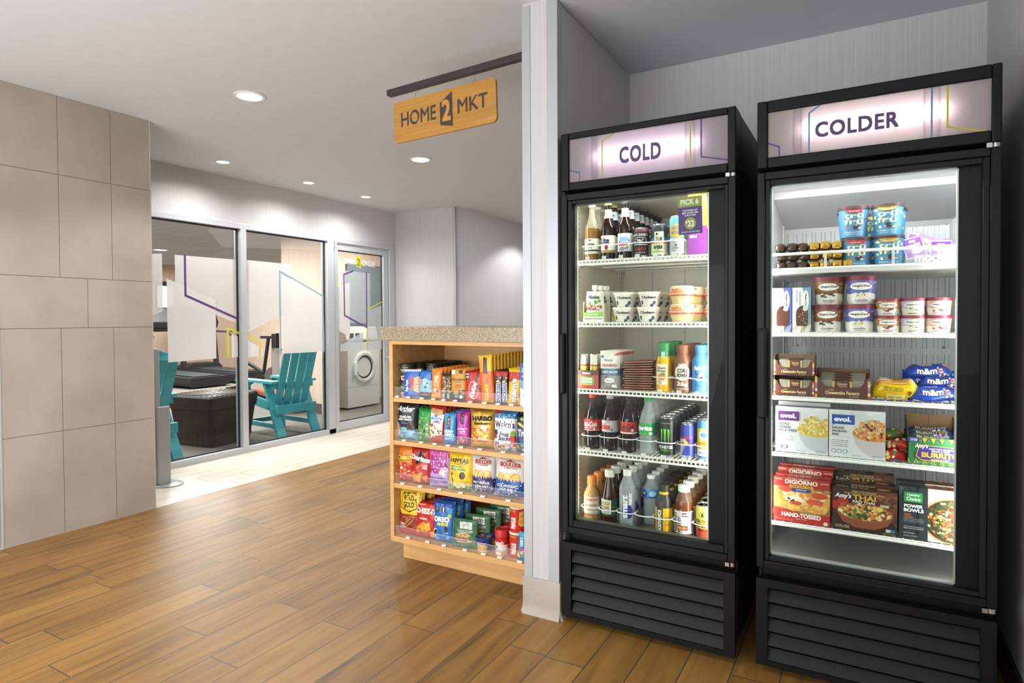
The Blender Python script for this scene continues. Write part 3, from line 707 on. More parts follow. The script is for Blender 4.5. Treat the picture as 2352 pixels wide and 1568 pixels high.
c1 = adirondack('turquoise chair right of the ottoman, turned away, whole back visible', (-5.37, 4.69, 0), -PI/2-.12)
c2 = adirondack('turquoise chair half hidden behind the tile wall and floor stand', (-5.33, 3.08, 0), -PI/2+.05)
for c, lab in ((c1, 'orange tie-on seat cushion on the turquoise chair right of the ottoman'), (c2, 'orange tie-on seat cushion on the turquoise chair beside the tile wall')):
    t = thing('seat_cushion', lab, 'cushion', c.location, c.rotation_euler.z, 'orange chair cushions')
    mb = MB()
    def cush(u, v, s=1):
        p = (1-abs(2*u-1)**6)**.5*(1-abs(2*v-1)**6)**.5; return (-.18+.36*u, -.655+.47*v, .437-.055*v*1.06+.022+s*(.003+.027*p))
    mb.grid(lambda u, v: cush(u, v, 1), 14, 14, ORNG); mb.grid(lambda u, v: cush(u, v, -.55), 14, 14, ORNG, True); mb.build('pad', t)
    for s in (-1, 1):
        mb = MB(); mb.tube([(s*.17, -.185, .41), (s*.178, -.165, .36), (s*.175, -.165, .29), (s*.180, -.17, .26)], .007, ORNG, 6); mb.tube([(s*.18, -.185, .41), (s*.168, -.16, .38), (s*.178, -.145, .33)], .007, ORNG, 6); mb.build('tie', t)
# wicker ottoman
def _wick(N, K, b):
    mp = coords(N, K, (130, 130, 5)); n = noise(N, K, mp, 1, 2); r = ramp(N, [(.3, '#1f1815'), (.7, '#3f332c')]); K.new(n.outputs[0], r.inputs[0]); K.new(r.outputs[0], b.inputs['Base Color']); bump(N, K, b, n.outputs[0], .4)
WICK = texmat('dark_wicker', _wick, .6)
t = thing('ottoman', 'dark brown wicker ottoman between the two turquoise chairs', 'ottoman', (-5.83, 4.03, 0), .12)
mb = MB()
def rsq(a, r, n=8):
    P = []
    for cx, cy, a0 in ((a-r, a-r, 0), (-a+r, a-r, PI/2), (-a+r, -a+r, PI), (a-r, -a+r, 1.5*PI)): P += [(cx+r*math.cos(a0+k*PI/2/n), cy+r*math.sin(a0+k*PI/2/n)) for k in range(n+1)]
    return P
rings = [(rsq(.25, .05), 0), (rsq(.295, .06), .37), (rsq(.305, .06), .375), (rsq(.315, .06), .49), (rsq(.30, .06), .51)]
n = len(rings[0][0]); V = [(x, y, z) for P, z in rings for x, y in P]
mb.poly(V, [(j*n+k, j*n+(k+1) % n, (j+1)*n+(k+1) % n, (j+1)*n+k) for j in range(2) for k in range(n)] + [tuple(range(n-1, -1, -1))], WICK); mb.build('basket', t)
mb = MB(); V2 = V[2*n:] + [(0, 0, .50)]
for k in range(n):
    a = (2*n+k, 2*n+(k+1) % n, 3*n)
    V2m = V2
mb.poly(V2, [(j*n+k, j*n+(k+1) % n, (j+1)*n+(k+1) % n, (j+1)*n+k) for j in range(2) for k in range(n)] + [(2*n+k, 2*n+(k+1) % n, 3*n) for k in range(n)], WICK)
for k in range(40):
    a = 2*PI*k/40; r = .29/max(abs(math.cos(a)), abs(math.sin(a))); mb.bar((.02*math.cos(a), .02*math.sin(a), .503), (min(r, .33)*math.cos(a), min(r, .33)*math.sin(a), .513), .010, .006, M('#5a4a42', .6))
mb.build('lid', t)

GB = M('#1b1b1d', .45); GG = M('#3b3d40', .4)
def treadmill(label, x, y):
    t = thing('treadmill', label, 'treadmill', (x, y, 0), 0, 'treadmills along the gym wall')
    mb = MB(); mb.prism([(-.42, .10), (-.40, .20), (.40, .20), (.42, .10), (.38, .03), (-.38, .03)][::-1], -1.75, 0, GB, 'x'); mb.v = [(a, b, c+(-a)*.02) for a, b, c in mb.v]; mb.build('deck', t, bev=.01)
    mb = MB(); mb.box(-1.60, -.10, -.27, .27, .205, .215, M('#26282a', .7)); mb.v = [(a, b, c+(-a)*.02+.002) for a, b, c in mb.v]; mb.build('belt', t)
    mb = MB(); mb.prism([(-.40, .08), (-.40, .26), (-.30, .34), (.30, .34), (.40, .26), (.40, .08)][::-1], -1.95, -1.55, GB, 'x'); mb.build('motor_hood', t, bev=.02)
    for s in (-1, 1):
        mb = MB(); mb.bar((-1.72, s*.38, .22), (-1.80, s*.36, 1.12), .07, .10, GB); mb.tube([(-1.80, s*.36, 1.02), (-1.3, s*.37, 1.0), (-1.2, s*.37, .93)], .022, GG, 8); mb.build('upright', t)
        mb = MB(); mb.lathe([(0, .025, GB), (.05, .02, GB)], 10, (-.08, s*.33, 0)); mb.build('foot', t)
    mb = MB(); mb.prism([(-1.90, 1.02), (-1.70, 1.10), (-1.66, 1.22), (-1.82, 1.52), (-1.88, 1.52)], -.40, .40, GB, 'y'); mb.build('console', t, bev=.015)
    mb = MB(); mb.poly([(-1.700, -.28, 1.29), (-1.700, .28, 1.29), (-1.805, .28, 1.485), (-1.805, -.28, 1.485)], [(0, 1, 2, 3)], M('#8fa0b8', .2, 0, .6)); mb.build('screen', t)
    return t
treadmill('left treadmill in the gym, rear end toward the storefront', -10.6, 7.28)
treadmill('right treadmill in the gym, behind the ottoman', -10.75, 8.32)
t = thing('exercise_bike', 'black exercise bike behind the turquoise chair', 'exercise bike', (-9.35, 7.56, 0), .35)
mb = MB(); mb.tube([(-.45, 0, .05), (-.1, 0, .30), (.0, 0, .925)], .032, GB, 10); mb.tube([(-.1, 0, .30), (-.55, 0, .55), (-.62, 0, 1.05)], .035, GB, 10); mb.build('frame', t)
for x in (-.65, .28):
    mb = MB(); mb.tube([(x, -.28, .03), (x, .28, .03)], .03, GB, 8); mb.build('foot_bar', t)
mb = MB(); mb.tube([(.28, 0, .04), (-.1, 0, .25), (-.65, 0, .04)], .03, GB, 8); mb.build('base', t)
mb = MB()
for j, (x, wd, h) in enumerate(((-.16, .025, .93), (-.06, .04, .925), (.04, .075, .94), (.13, .085, .95), (.15, .05, .945))):
    pass
P = [(-.17, .0), (-.12, .028), (-.02, .04), (.06, .085), (.14, .085), (.155, .0), (.14, -.085), (.06, -.085), (-.02, -.04), (-.12, -.028)]
mb.prism(P[::-1], .92, .965, GB, 'z'); mb.build('saddle', t, bev=.012)
mb = MB(); mb.lathe([(-.03, .17, M('#6a5a58', .3)), (.03, .17, M('#6a5a58', .3))], 32); mb.v = [(a+.10, c, b+.24) for a, b, c in mb.v]; mb.build('flywheel', t)
mb = MB(); mb.tube([(-.62, -.22, 1.12), (-.66, -.12, 1.06), (-.66, .12, 1.06), (-.62, .22, 1.12)], .018, GB, 8); mb.build('handlebar', t)
t = thing('waste_bin', 'small stainless steel bin on the gym floor behind the turquoise chair', 'bin', (-6.72, 5.72, 0))
mb = MB(); mb.lathe([(0, .13, M('#b9b9b7', .22, 1.)), (.36, .13, M('#b9b9b7', .22, 1.)), (.37, .135, GB), (.385, .13, GB), (.385, .09, GB)], 28); mb.build('bin_body', t)
t = thing('wipe_dispenser', 'upright clear cylinder with chrome rim behind the turquoise chair', 'dispenser', (-8.6, 7.14, 0))
mb = MB(); mb.lathe([(0, .10, GB), (.30, .10, GB), (.31, .08, GB)], 24); mb.build('base', t)
mb = MB(); mb.lathe([(.31, .095, M('#dcd6d2', .1, kind='film', a=.35)), (.74, .095, M('#dcd6d2', .1, kind='film', a=.35))], 24, cap=False); mb.build('clear_sleeve', t)
mb = MB(); mb.lathe([(.74, .10, CHROME), (.775, .10, CHROME)], 24); mb.build('rim', t)
o = MB().box(-.06, .06, -.04, .04, 0, 1.02, GB).build('floor_panel', loc=(-9.0, 7.42, 0), bev=.01); tag(o, 'tall narrow black panel standing beside the exercise bike', 'panel')
t = thing('wall_monitor', 'bright monitor with dark frame on the far gym wall', 'monitor', (-13.39, 8.10, 1.77))
mb = MB(); mb.box(0, .04, -.20, .20, -.30, .34, GB); mb.build('monitor_case', t, bev=.006)
mb = MB(); mb.box(.0405, .042, -.18, .18, -.27, .24, M('#f4f8ff', .3, 0, .8)); mb.build('monitor_screen', t)

# washing machine
WW = M('#dedcd8', .35)
t = thing('washing_machine', 'white front-loading washing machine seen through the glass door', 'washing machine', (-6.22, 6.66, 0))
mb = MB(); mb.box(-.56, 0, -.32, .32, .02, .93, WW); mb.box(-.0005, .0015, -.315, .315, .305, .309, M('#8b8985', .5)); mb.build('cabinet', t, bev=.012)
mb = MB(); mb.prism([(-.56, .931), (-.10, .931), (-.02, .97), (-.06, 1.15), (-.56, 1.15)], -.32, .32, WW, 'y'); mb.build('control_panel', t, bev=.008)
for y in (-.22, -.10):
    mb = MB(); mb.box(-.035, -.012, y-.03, y+.03, 1.0, 1.06, M('#55585c', .4)); mb.build('panel_display', t)
mb = MB()
def tor(r, z): return [(r*math.cos(2*PI*k/40), r*math.sin(2*PI*k/40), z) for k in range(40)]
Rg = [(.225, 0), (.222, .022), (.20, .032), (.172, .026), (.165, .004)]
V = [(z, a, b+.575) for r, z in Rg for a, b, _ in tor(r, 0)]
mb.poly(V, [(j*40+k, j*40+(k+1) % 40, (j+1)*40+(k+1) % 40, (j+1)*40+k) for j in range(4) for k in range(40)], WW); d_ = mb.build('door_ring', t)
mb = MB(); mb.grid(lambda u, v: (.006-.02*(1-(u**2)), .166*u*math.cos(2*PI*v), .575+.166*u*math.sin(2*PI*v)), 8, 32, M('#34383c', .06)); mb.build('door_glass', d_)
mb = MB(); mb.box(.02, .045, -.225, -.175, .47, .66, M('#eeece8', .3)); mb.build('door_handle', d_, bev=.008)
for y in (-.26, .26):
    mb = MB(); mb.lathe([(0, .02, GB), (.02, .02, GB)], 10, (-.05, y, 0)); mb.build('foot', t)
o = MB().box(-6.79, -6.76, 6.9, 7.7, 1.0, 2.1, M('#6c757c', .35)).build('wall_panel'); tag(o, 'grey panel on the laundry wall behind the glass door', 'panel')
t = thing('wall_banner', 'narrow orange banner with cut-off letters seen through the glass door', 'banner', (-6.60, 7.95, 1.0))
mb = MB(); mb.box(-.10, .12, .10, .115, .15, 1.02, M('#e0955c', .6)); 
S = lambda u, v, o: (-.10+.22*u, .10-o, .15+.87*v)
print_on(mb, [R(.1, .80, .9, .84, '#f3e3d3'), R(.1, .70, .9, .74, '#8a6a50'), R(.1, .62, .9, .66, '#8a6a50')], S); mb.build('banner_cloth', t)
# ------------------------------------------------------------------ builders for packaged goods
def cyl_S(r0, r1, z0, z1, turn=0.):
    def S(u, v, o):
        a = (u-.5)*PI + turn; r = r0+(r1-r0)*v + o; return (r*math.sin(a), -r*math.cos(a), z0+(z1-z0)*v)
    return S
def seg(r0, z0, r1, z1, mat, n=1): return [(z0+(z1-z0)*k/n, r0+(r1-r0)*k/n, mat) for k in range(n)]
CLEARP = M('#e9eeee', .05, kind='film', a=.22); PETC = M('#dfe6e6', .04, kind='film', a=.30)
COLA = M('#120a07', .08); TEA = M('#3a1c0d', .08); ALUT = M('#c9cccf', .25, .9)
def bottle(name, label, cat, prof, lab, cap, group=None):
    """prof: [(z, r, material)] body; lab: (z0, z1, r, colour, items) or None; cap: (z0, z1, r, colour)"""
    t = thing(name, label, cat, (0, 0, 0), 0, group)
    mb = MB(); mb.lathe(prof, 22); mb.build('bottle_body', t)
    if lab:
        z0, z1, r, c, items = lab[:5]; r1 = lab[5] if len(lab) > 5 else r
        mb = MB(); mb.lathe([(z0, r+.0004, c), (z1, r1+.0004, c)], 26, cap=False); print_on(mb, items, cyl_S(r+.0004, r1+.0004, z0, z1), 12, 0); mb.build('label', t)
    z0, z1, r, c = cap; mb = MB(); mb.lathe([(z0, r, c), (z1-.002, r, c), (z1, r*.88, c)], 20)
    if z1-z0 > .008:
        for k in range(20):
            a = 2*PI*k/20; mb.bar((r*math.cos(a), r*math.sin(a), z0+.001), (r*math.cos(a), r*math.sin(a), z1-.003), .0012, .0012, c)
    mb.build('cap', t)
    return t
def can(name, label, cat, r, h, bands, items, group=None, top=ALUT):
    """bands: [(z fraction, colour)] from the bottom"""
    t = thing(name, label, cat, (0, 0, 0), 0, group); mb = MB()
    P = [(0, r*.78, ALUT), (.003, r*.80, ALUT), (.010, r, bands[0][1])]
    P += [(h*f, r, c) for f, c in bands[1:]] + [(h-.014, r, bands[-1][1]), (h-.004, r*.86, ALUT)]
    mb.lathe(P, 26); print_on(mb, items, cyl_S(r, r, .010, h-.014), 14, 0, .3, .2); mb.build('can_body', t)
    mb = MB(); mb.lathe([(h-.004, r*.86, top), (h, r*.87, top), (h, r*.80, top), (h-.004, r*.78, top)], 24); mb.box(-.005, .005, -.016, .004, h-.003, h-.001, top); mb.build('can_lid', t)
    return t
def cup(name, label, cat, rb, rt, h, c, items, lid, group=None, lidh=.008, lidr=None):
    t = thing(name, label, cat, (0, 0, 0), 0, group); mb = MB(); hb = h-lidh
    mb.lathe([(0, rb, c), (hb, rt, c)], 26); print_on(mb, items, cyl_S(rb, rt, 0, hb), 12, 0); mb.build('cup', t)
    lr = lidr or rt*1.05; mb = MB(); mb.lathe([(hb-.002, lr, lid), (h-.001, lr, lid), (h, lr*.96, lid), (h-.0015, lr*.93, lid)], 28); mb.build('lid', t)
    return t
def carton(name, label, cat, wd, h, d, base, items, side=None, top=None, group=None, topitems=()):
    t = thing(name, label, cat, (0, 0, 0), 0, group); mb = MB(); x = wd/2; side = side or base; top = top or side
    mb.poly([(-x, 0, 0), (x, 0, 0), (x, 0, h), (-x, 0, h), (-x, d, 0), (x, d, 0), (x, d, h), (-x, d, h)], [(0, 1, 2, 3)], base)
    mb.poly([(-x, 0, 0), (x, 0, 0), (x, 0, h), (-x, 0, h), (-x, d, 0), (x, d, 0), (x, d, h), (-x, d, h)], [(1, 5, 6, 2), (4, 0, 3, 7), (5, 4, 7, 6), (4, 5, 1, 0)], side)
    mb.poly([(-x, 0, h), (x, 0, h), (x, d, h), (-x, d, h)], [(0, 1, 2, 3)], top)
    print_on(mb, items, lambda u, v, o: ((u-.5)*wd, -o, v*h))
    if topitems: print_on(mb, topitems, lambda u, v, o: ((u-.5)*wd, v*d, h+o))
    mb.build('carton', t)
    return t
def bag_S(wd, h, th, seed=0, pinch=.05, side=-1, bulge=5):
    def S(u, v, o):
        a, b = 2*u-1, 2*v-1; p = (max(0, 1-abs(a)**3))**.5*(max(0, 1-abs(b)**bulge))**.5
        wr = (.0024*math.sin(11*u+seed+3*v)*math.sin(15*v+seed*2)+.0022*math.sin(31*u-17*v+seed)*abs(b)**1.5)*min(1, p*1.6)
        wr *= min(1, th/.048)
        return (a*wd/2*(1-pinch*(1-b*b)), side*(th/2*p+wr+o), h*v)
    return S
def gridded(S, nu, nv):
    """the same surface as its nu x nv mesh: points between the mesh vertices are interpolated"""
    P = [[S(i/nu, j/nv, 0) for i in range(nu+1)] for j in range(nv+1)]
    def f(u, v, o=0.):
        a, b = max(0, min(nu-1e-9, u*nu)), max(0, min(nv-1e-9, v*nv)); i, j = int(a), int(b); a -= i; b -= j
        q = [(1-b)*((1-a)*P[j][i][k]+a*P[j][i+1][k])+b*((1-a)*P[j+1][i][k]+a*P[j+1][i+1][k]) for k in range(3)]
        return (q[0], q[1]-o, q[2])
    return f
def bag(name, label, cat, wd, h, th, base, items, group=None, seed=0, rough=.34, metal=.05, back=None, pinch=.05, bulge=5, crimp=None, lean=-.05):
    t = thing(name, label, cat, (0, 0, 0), 0, group); mb = MB(); m = M(base, rough, metal) if isinstance(base, str) else base
    S = bag_S(wd, h, th, seed, pinch, -1, bulge); S2 = bag_S(wd, h, th, seed, pinch, 1, bulge)
    mb.grid(lambda u, v: S(u, v, 0), 14, 16, m); mb.grid(lambda u, v: S2(u, v, 0), 8, 10, M(back, rough, metal) if back else m, True)
    print_on(mb, items, gridded(S, 14, 16), 14, 16, rough, metal, o0=.0005); mb.build('bag', t)
    if crimp:
        for v0, v1 in ((.965, 1.0), (0, .03)):
            mb = MB(); n = 12
            mb.poly([S(k/n, v, .0009+(.0006 if k % 2 else 0)) for v in (v0, v1) for k in range(n+1)], [(k, k+1, k+n+2, k+n+1) for k in range(n)], M(crimp, rough, metal)); mb.build('crimped_seal', t)
    t.rotation_euler = (lean, .035*math.sin(seed*2.7+1), 0)
    return t
def at(t, x, y, z, rz=None):
    t.location = (x, y, z)
    if rz is not None: t.rotation_euler.z = rz
    return t
def row(t, n, x, y, z, dy, desc, group, dx=0., rz=0., where='from the glass', start=0, jit=0.):
    """the thing itself at the front of its lane and copies of it behind, each with a label of its own"""
    rnd = random.Random(int(abs(x)*1000)); out = []
    for k in range(n):
        o = t if k == 0 else dup(t); at(o, x+dx*k+rnd.uniform(-jit, jit), y+dy*k, z, rz+rnd.uniform(-jit, jit)*30)
        o['label'] = desc + (', frontmost of its row' if k+start == 0 else ', %s %s' % (ORD[k+start], where)); o['group'] = group; out.append(o)
    return out
def fitx(px0, px1, py0, py1, y):
    """photo extents of a front face standing on the plane y -> x centre, width, height"""
    a = aty(px0, (py0+py1)/2, y); b = aty(px1, (py0+py1)/2, y); c = aty((px0+px1)/2, py0, y); d = aty((px0+px1)/2, py1, y)
    return (a.x+b.x)/2, b.x-a.x, c.z-d.z
# ------------------------------------------------------------------ left cooler: drinks
Z1, Z2, Z3, Z4, Z5 = 1.494, 1.238, .960, .703, .400
YA = 2.412
def beer(label, glass_m, liquid_m, lab, neck, capc):
    r = .0305
    prof = [(0, .027, liquid_m), (.004, r, liquid_m), (.12, r, liquid_m)] + seg(r, .135, .020, .165, glass_m, 4) + [(.168, .0185, glass_m), (.190, .0138, glass_m), (.222, .0128, glass_m), (.224, .0142, glass_m), (.230, .0142, glass_m), (.232, .0128, glass_m)]
    t = bottle('beer_bottle', label, 'beer bottle', prof, lab, (.226, .236, .0152, capc))
    if neck:
        mb = MB(); mb.lathe([(.172, .0186, neck[0]), (.190, .0146, neck[0]), (.208, .0140, neck[0])], 20, cap=False); print_on(mb, neck[1], cyl_S(.0182, .0142, .173, .206), 8, 0); mb.build('neck_label', t)
    return t
BRN = M('#1c0e06', .06); AMB = M('#6a4418', .06); GRN2 = M('#8d8a5c', .05, kind='film', a=.35)
t = beer('', M('#cfc9ae', .05, kind='film', a=.30), M('#7d5a2a', .06), (.022, .092, .0305, '#e8e3d2', [R(0, 0, 1, .10, '#6b5a36'), R(0, .24, 1, .34, '#3c3428'), T(.5, .66, .40, .24, 'Corona', '#23221f', .03), T(.5, .46, .22, .12, 'Extra', '#23221f', .02), E(.5, .90, .06, .06, '#6a6146'), T(.5, .18, .2, .06, 'cerveza', '#6b5a36', .01)]), None, '#e4e1d4')
row(t, 4, -.998, YA+.033, Z1, .066, 'clear amber lager bottle with cream label and white cap', 'lager bottles on the top cooler shelf', rz=.05)
t = beer('', BRN, BRN, (.030, .100, .0305, '#e9e6d6', [R(0, 0, 1, .09, '#b39b3e'), R(0, .08, 1, .12, '#20386a'), T(.40, .70, .42, .36, 'Lite', '#1d2c55', .045), E(.48, .30, .08, .17, '#b4472c'), E(.48, .30, .045, .10, '#1d2c55'), T(.64, .28, .14, .05, 'pilsner', '#555', .01)]), ('#cfd2d4', [T(.5, .5, .3, .5, 'TM', '#55606c', .02)]), '#b9a25c')
row(t, 4, -.925, YA+.033, Z1, .066, 'dark beer bottle with cream label and silver neck foil', 'cream label beer bottles on the top cooler shelf', rz=.10)
t = beer('', BRN, BRN, (.030, .104, .0305, '#dfe1e0', [G([(.2, .55), (.36, .86), (.44, .76), (.54, .98), (.66, .78), (.82, .56)], '#8fb2cf'), G([(.40, .72), (.54, .98), (.60, .83), (.52, .76), (.47, .80)], '#f4f6f7'), T(.47, .44, .42, .26, 'Coors', '#b3202c', .04, .3), R(0, .0, 1, .05, '#a9adb0'), T(.5, .16, .44, .18, 'LIGHT', '#2b2b2e', .03)]), ('#c9cccf', [T(.5, .72, .36, .26, 'COORS', '#33343a', .02), T(.5, .34, .28, .24, 'LIGHT', '#33343a', .02)]), '#3b3d42')
row(t, 8, -.853, YA+.033, Z1, .068, 'dark beer bottle with silver mountain label', 'silver label beer bottles on the top cooler shelf', rz=.08)
t = can('drink_can', '', 'can', .0315, .122, [(0, '#241d1f'), (.86, '#5b2a33')], [R(0, .0, 1, .42, '#2a1c20'), T(.5, .83, .62, .14, "JACK DANIEL'S", '#dcd6cf', .02), E(.5, .62, .27, .13, '#cfcac4'), E(.5, .62, .245, .11, '#241d1f'), T(.5, .62, .26, .11, 'No.7', '#dcd6cf', .04), R(.2, .43, .8, .46, '#dcd6cf'), T(.5, .28, .44, .13, 'Coca-Cola', '#b03a44', .02, .3), T(.5, .12, .4, .04, 'ALC 10% VOL', '#cfcac4', .01)])
row(t, 2, -.785, YA+.034, Z1, .068, 'black and burgundy whiskey cola can', 'whiskey cola cans', rz=.15)
t = can('drink_can', '', 'can', .0325, .131, [(0, '#c9cfae'), (.40, '#c9cfae'), (.405, '#2a4f63'), (.62, '#24323a'), (.80, '#1d2424')], [R(0, .40, 1, .46, '#c77a34'), R(0, .46, 1, .60, '#3f7f96'), R(.36, .42, .72, .84, '#d5dab8'), R(.42, .70, .48, .80, '#23302a'), R(.46, .74, .53, .77, '#23302a'), T(.54, .58, .26, .14, 'TOP LLAMA', '#23302a', .03), T(.54, .48, .24, .06, 'BREWERS', '#23302a', .03), T(.5, .27, .36, .13, 'AMBER', '#3a3a22', .045), R(.42, .17, .58, .19, '#8f8f5a'), T(.5, .10, .40, .05, 'ALE BREWERS', '#6a6a3e', .02)])
row(t, 2, -.712, YA+.035, Z1, .070, 'pale green and dark blue amber ale can', 'amber ale cans', rz=.12)
t = can('drink_can', '', 'can', .0290, .158, [(0, '#b4b5b4'), (.42, '#b4b5b4'), (.425, '#4e9cc9')], [E(.5, .66, .38, .20, '#e0a63c'), T(.5, .74, .40, .10, 'HIGH', '#3779a8', .03), T(.5, .61, .44, .10, 'NOON', '#3779a8', .03), R(0, .36, 1, .44, '#d5d3cc'), T(.5, .40, .3, .045, 'VODKA', '#55585c', .02), E(.5, .24, .05, .04, '#55585c'), T(.5, .16, .34, .045, 'ORIGINAL', '#6a6d70', .02), T(.5, .08, .28, .025, '4.5% ALC', '#6a6d70', .01)])
row(t, 2, -.640, YA+.032, Z1, .064, 'slim blue and yellow vodka seltzer can', 'seltzer cans', rz=.1)
# card signs
t = thing('promo_card', 'purple card sign ASK ABOUT OUR WINE DEALS standing on the top cooler shelf', 'sign', (-.560, 2.432, Z1+.001), .0)
mb = MB(); mb.box(-.036, .036, 0, .0018, 0, .235, '#7a3488'); mb.bar((0, .003, .17), (0, .032, .003), .03, .0015, '#d5d2c8')
print_on(mb, [R(0, .47, 1, 1, '#b9c046'), T(.40, .425, .58, .045, 'ASK ABOUT', '#f1ebf3', .03), T(.37, .365, .52, .045, 'OUR WINE', '#f1ebf3', .03), T(.30, .305, .38, .045, 'DEALS!', '#f1ebf3', .03)], lambda u, v, o: (-.036+.072*u, -o, .235*v)); mb.build('card', t)
t = thing('promo_card', 'purple and lime card sign behind the wine deals card at the cooler edge', 'sign', (-.535, 2.468, Z1+.001), .0)
mb = MB(); mb.box(-.036, .036, 0, .0018, 0, .225, '#7a3488'); mb.bar((0, .003, .16), (0, .05, .003), .03, .0015, '#d5d2c8'); print_on(mb, [R(0, .46, 1, 1, '#c3c83e')], lambda u, v, o: (-.036+.072*u, -o, .225*v)); mb.build('card', t)
p0 = aty(1557, 452, 2.338); p1 = aty(1612, 534, 2.338); wd, h = p1.x-p0.x, p0.z-p1.z
t = thing('promo_card', 'purple and olive PICK 6 card taped inside the cooler door glass', 'sign', ((p0.x+p1.x)/2, 2.3455, (p0.z+p1.z)/2-.002), 0)
mb = MB(); mb.box(-wd/2, wd/2, -.0006, .0006, -h/2, h/2, '#5a2d82')
W_ = '#f3f1ee'
print_on(mb, [R(0, .73, 1, 1, '#a3a536'), T(.48, .865, .76, .15, 'PICK 6', W_, .045), T(.5, .635, .62, .045, 'CUSTOMIZE ANY', W_, .03), T(.5, .570, .68, .045, 'BEER OR SELTZER', W_, .03), T(.5, .505, .46, .045, '6-PACK FOR', W_, .03), E(.5, .29, .235, .165, '#a3a536'), T(.53, .285, .28, .17, '22', W_, .04), T(.34, .33, .07, .09, '$', W_, .03), T(.5, .065, .78, .035, 'ASK ABOUT OUR WINE DEALS!', W_, .02)], lambda u, v, o: (-wd/2+wd*u, -.0006-o, -h/2+h*v))
mb.build('card', t); t.rotation_euler.y = -.02

# second shelf: smoothie pouches, yogurt, hummus
def pouch(label, fruit):
    t = thing('smoothie_pouch', label, 'pouch', (0, 0, 0), 0, 'smoothie pouches'); mb = MB()
    S = bag_S(.075, .125, .035, 2, -.08, -1, 6); S2 = bag_S(.075, .125, .035, 2, -.08, 1, 6); pm = M('#e3dfd2', .3)
    mb.grid(lambda u, v: S(u, v, 0), 12, 12, pm); mb.grid(lambda u, v: S2(u, v, 0), 8, 8, pm, True)
    its = [T(.52, .80, .62, .13, 'Noka', '#3f3a34', .05), B(4, 22, .1, .36, .9, .52, fruit, .05, .09, None, .6), B(6, 10, .2, .56, .85, .68, ['#4f8f2c', '#6aa83a'], .06, .1, None, .6), R(0, .28, 1, .36, '#f1ede2'), T(.5, .32, .8, .045, 'superfood smoothie', '#5a564e', .02), T(.5, .22, .5, .035, 'prebiotic fiber', '#6fae3a', .02)]
    print_on(mb, its, gridded(S, 12, 12), 12, 12, o0=.0005); mb.build('pouch_body', t)
    mb = MB(); mb.lathe([(.118, .007, '#efece4'), (.130, .007, '#efece4'), (.131, .0125, '#efece4'), (.148, .0125, '#efece4'), (.150, .011, '#efece4')], 16); mb.build('spout_cap', t)
    return t
t = thing('shelf_carton', 'white and green smoothie tray on the second cooler shelf', 'box', (-.982, YA, Z2)); mb = MB()
mb.box(-.044, .044, 0, .0015, 0, .040, '#e9e5da'); mb.box(-.044, -.0425, .0015, .20, 0, .085, '#e0dccf'); mb.box(.0425, .044, .0015, .20, 0, .075, '#e0dccf'); mb.box(-.0425, .0425, .0015, .20, 0, .0015, '#e0dccf'); mb.box(-.0425, .0425, .1985, .20, .0015, .13, '#d8d3c4')
print_on(mb, [R(0, .55, 1, 1, '#79b83e'), T(.5, .76, .55, .22, 'prebiotic fiber', '#e9f4d8', .03), T(.5, .34, .9, .2, 'superfood smoothies', '#3b3a34', .03), T(.5, .12, .4, .1, 'organic', '#79b83e', .02)], lambda u, v, o: (-.044+.088*u, -o, .040*v)); mb.build('tray', t)
p = pouch('', ['#a8402a', '#c25a35', '#8f2f22'])
row(p, 3, -.982, YA+.024, Z2+.004, .045, 'white smoothie pouch with tomato-red picture and screw cap', 'smoothie pouches', dx=.009, where='behind the green tray front')
o = bag('flat_pouch', 'plain pale foil pouch standing behind the smoothie tray', 'pouch', .085, .135, .03, '#d8d2c2', [], None, 5, .4, 0., lean=0); at(o, -.952, 2.625, Z2)
o = bag('flat_pouch', 'green and lemon pouch low beside the smoothie tray', 'pouch', .06, .06, .03, '#c9c3a8', [E(.5, .45, .35, .4, '#c2ae3c'), E(.5, .88, .45, .2, '#79a83e')], None, 3, .4, 0., lean=0); at(o, -.905, 2.50, Z2)
yog = cup('yogurt_cup', '', 'yogurt', .033, .046, .060, '#e6dfce', [T(.46, .70, .46, .20, 'Chobani', '#2d3145', .045), T(.46, .50, .26, .06, 'Greek Yogurt', '#7a7a80', .01), E(.22, .32, .05, .17, '#343d63'), E(.66, .30, .06, .15, '#3b4774'), E(.58, .10, .06, .12, '#3b4774'), R(.70, .45, .84, .75, '#cfc9bb')], '#ece7da', lidh=.006)
names = {0: 'bottom', 1: 'top'}
k = 0
for ci, x in enumerate((-.862, -.758)):
    for lev in (0, 1):
        for d in range(3):
            o = yog if k == 0 else dup(yog); k += 1
            at(o, x+(.003 if lev else -.002), YA+.05+d*.098, Z2+.0005+lev*.0605, .25)
            o['label'] = 'blueberry yogurt cup, %s layer, %s column, %s from the glass' % (names[lev], ('left', 'right')[ci], ('first', 'second', 'third')[d]); o['group'] = 'yogurt cups'
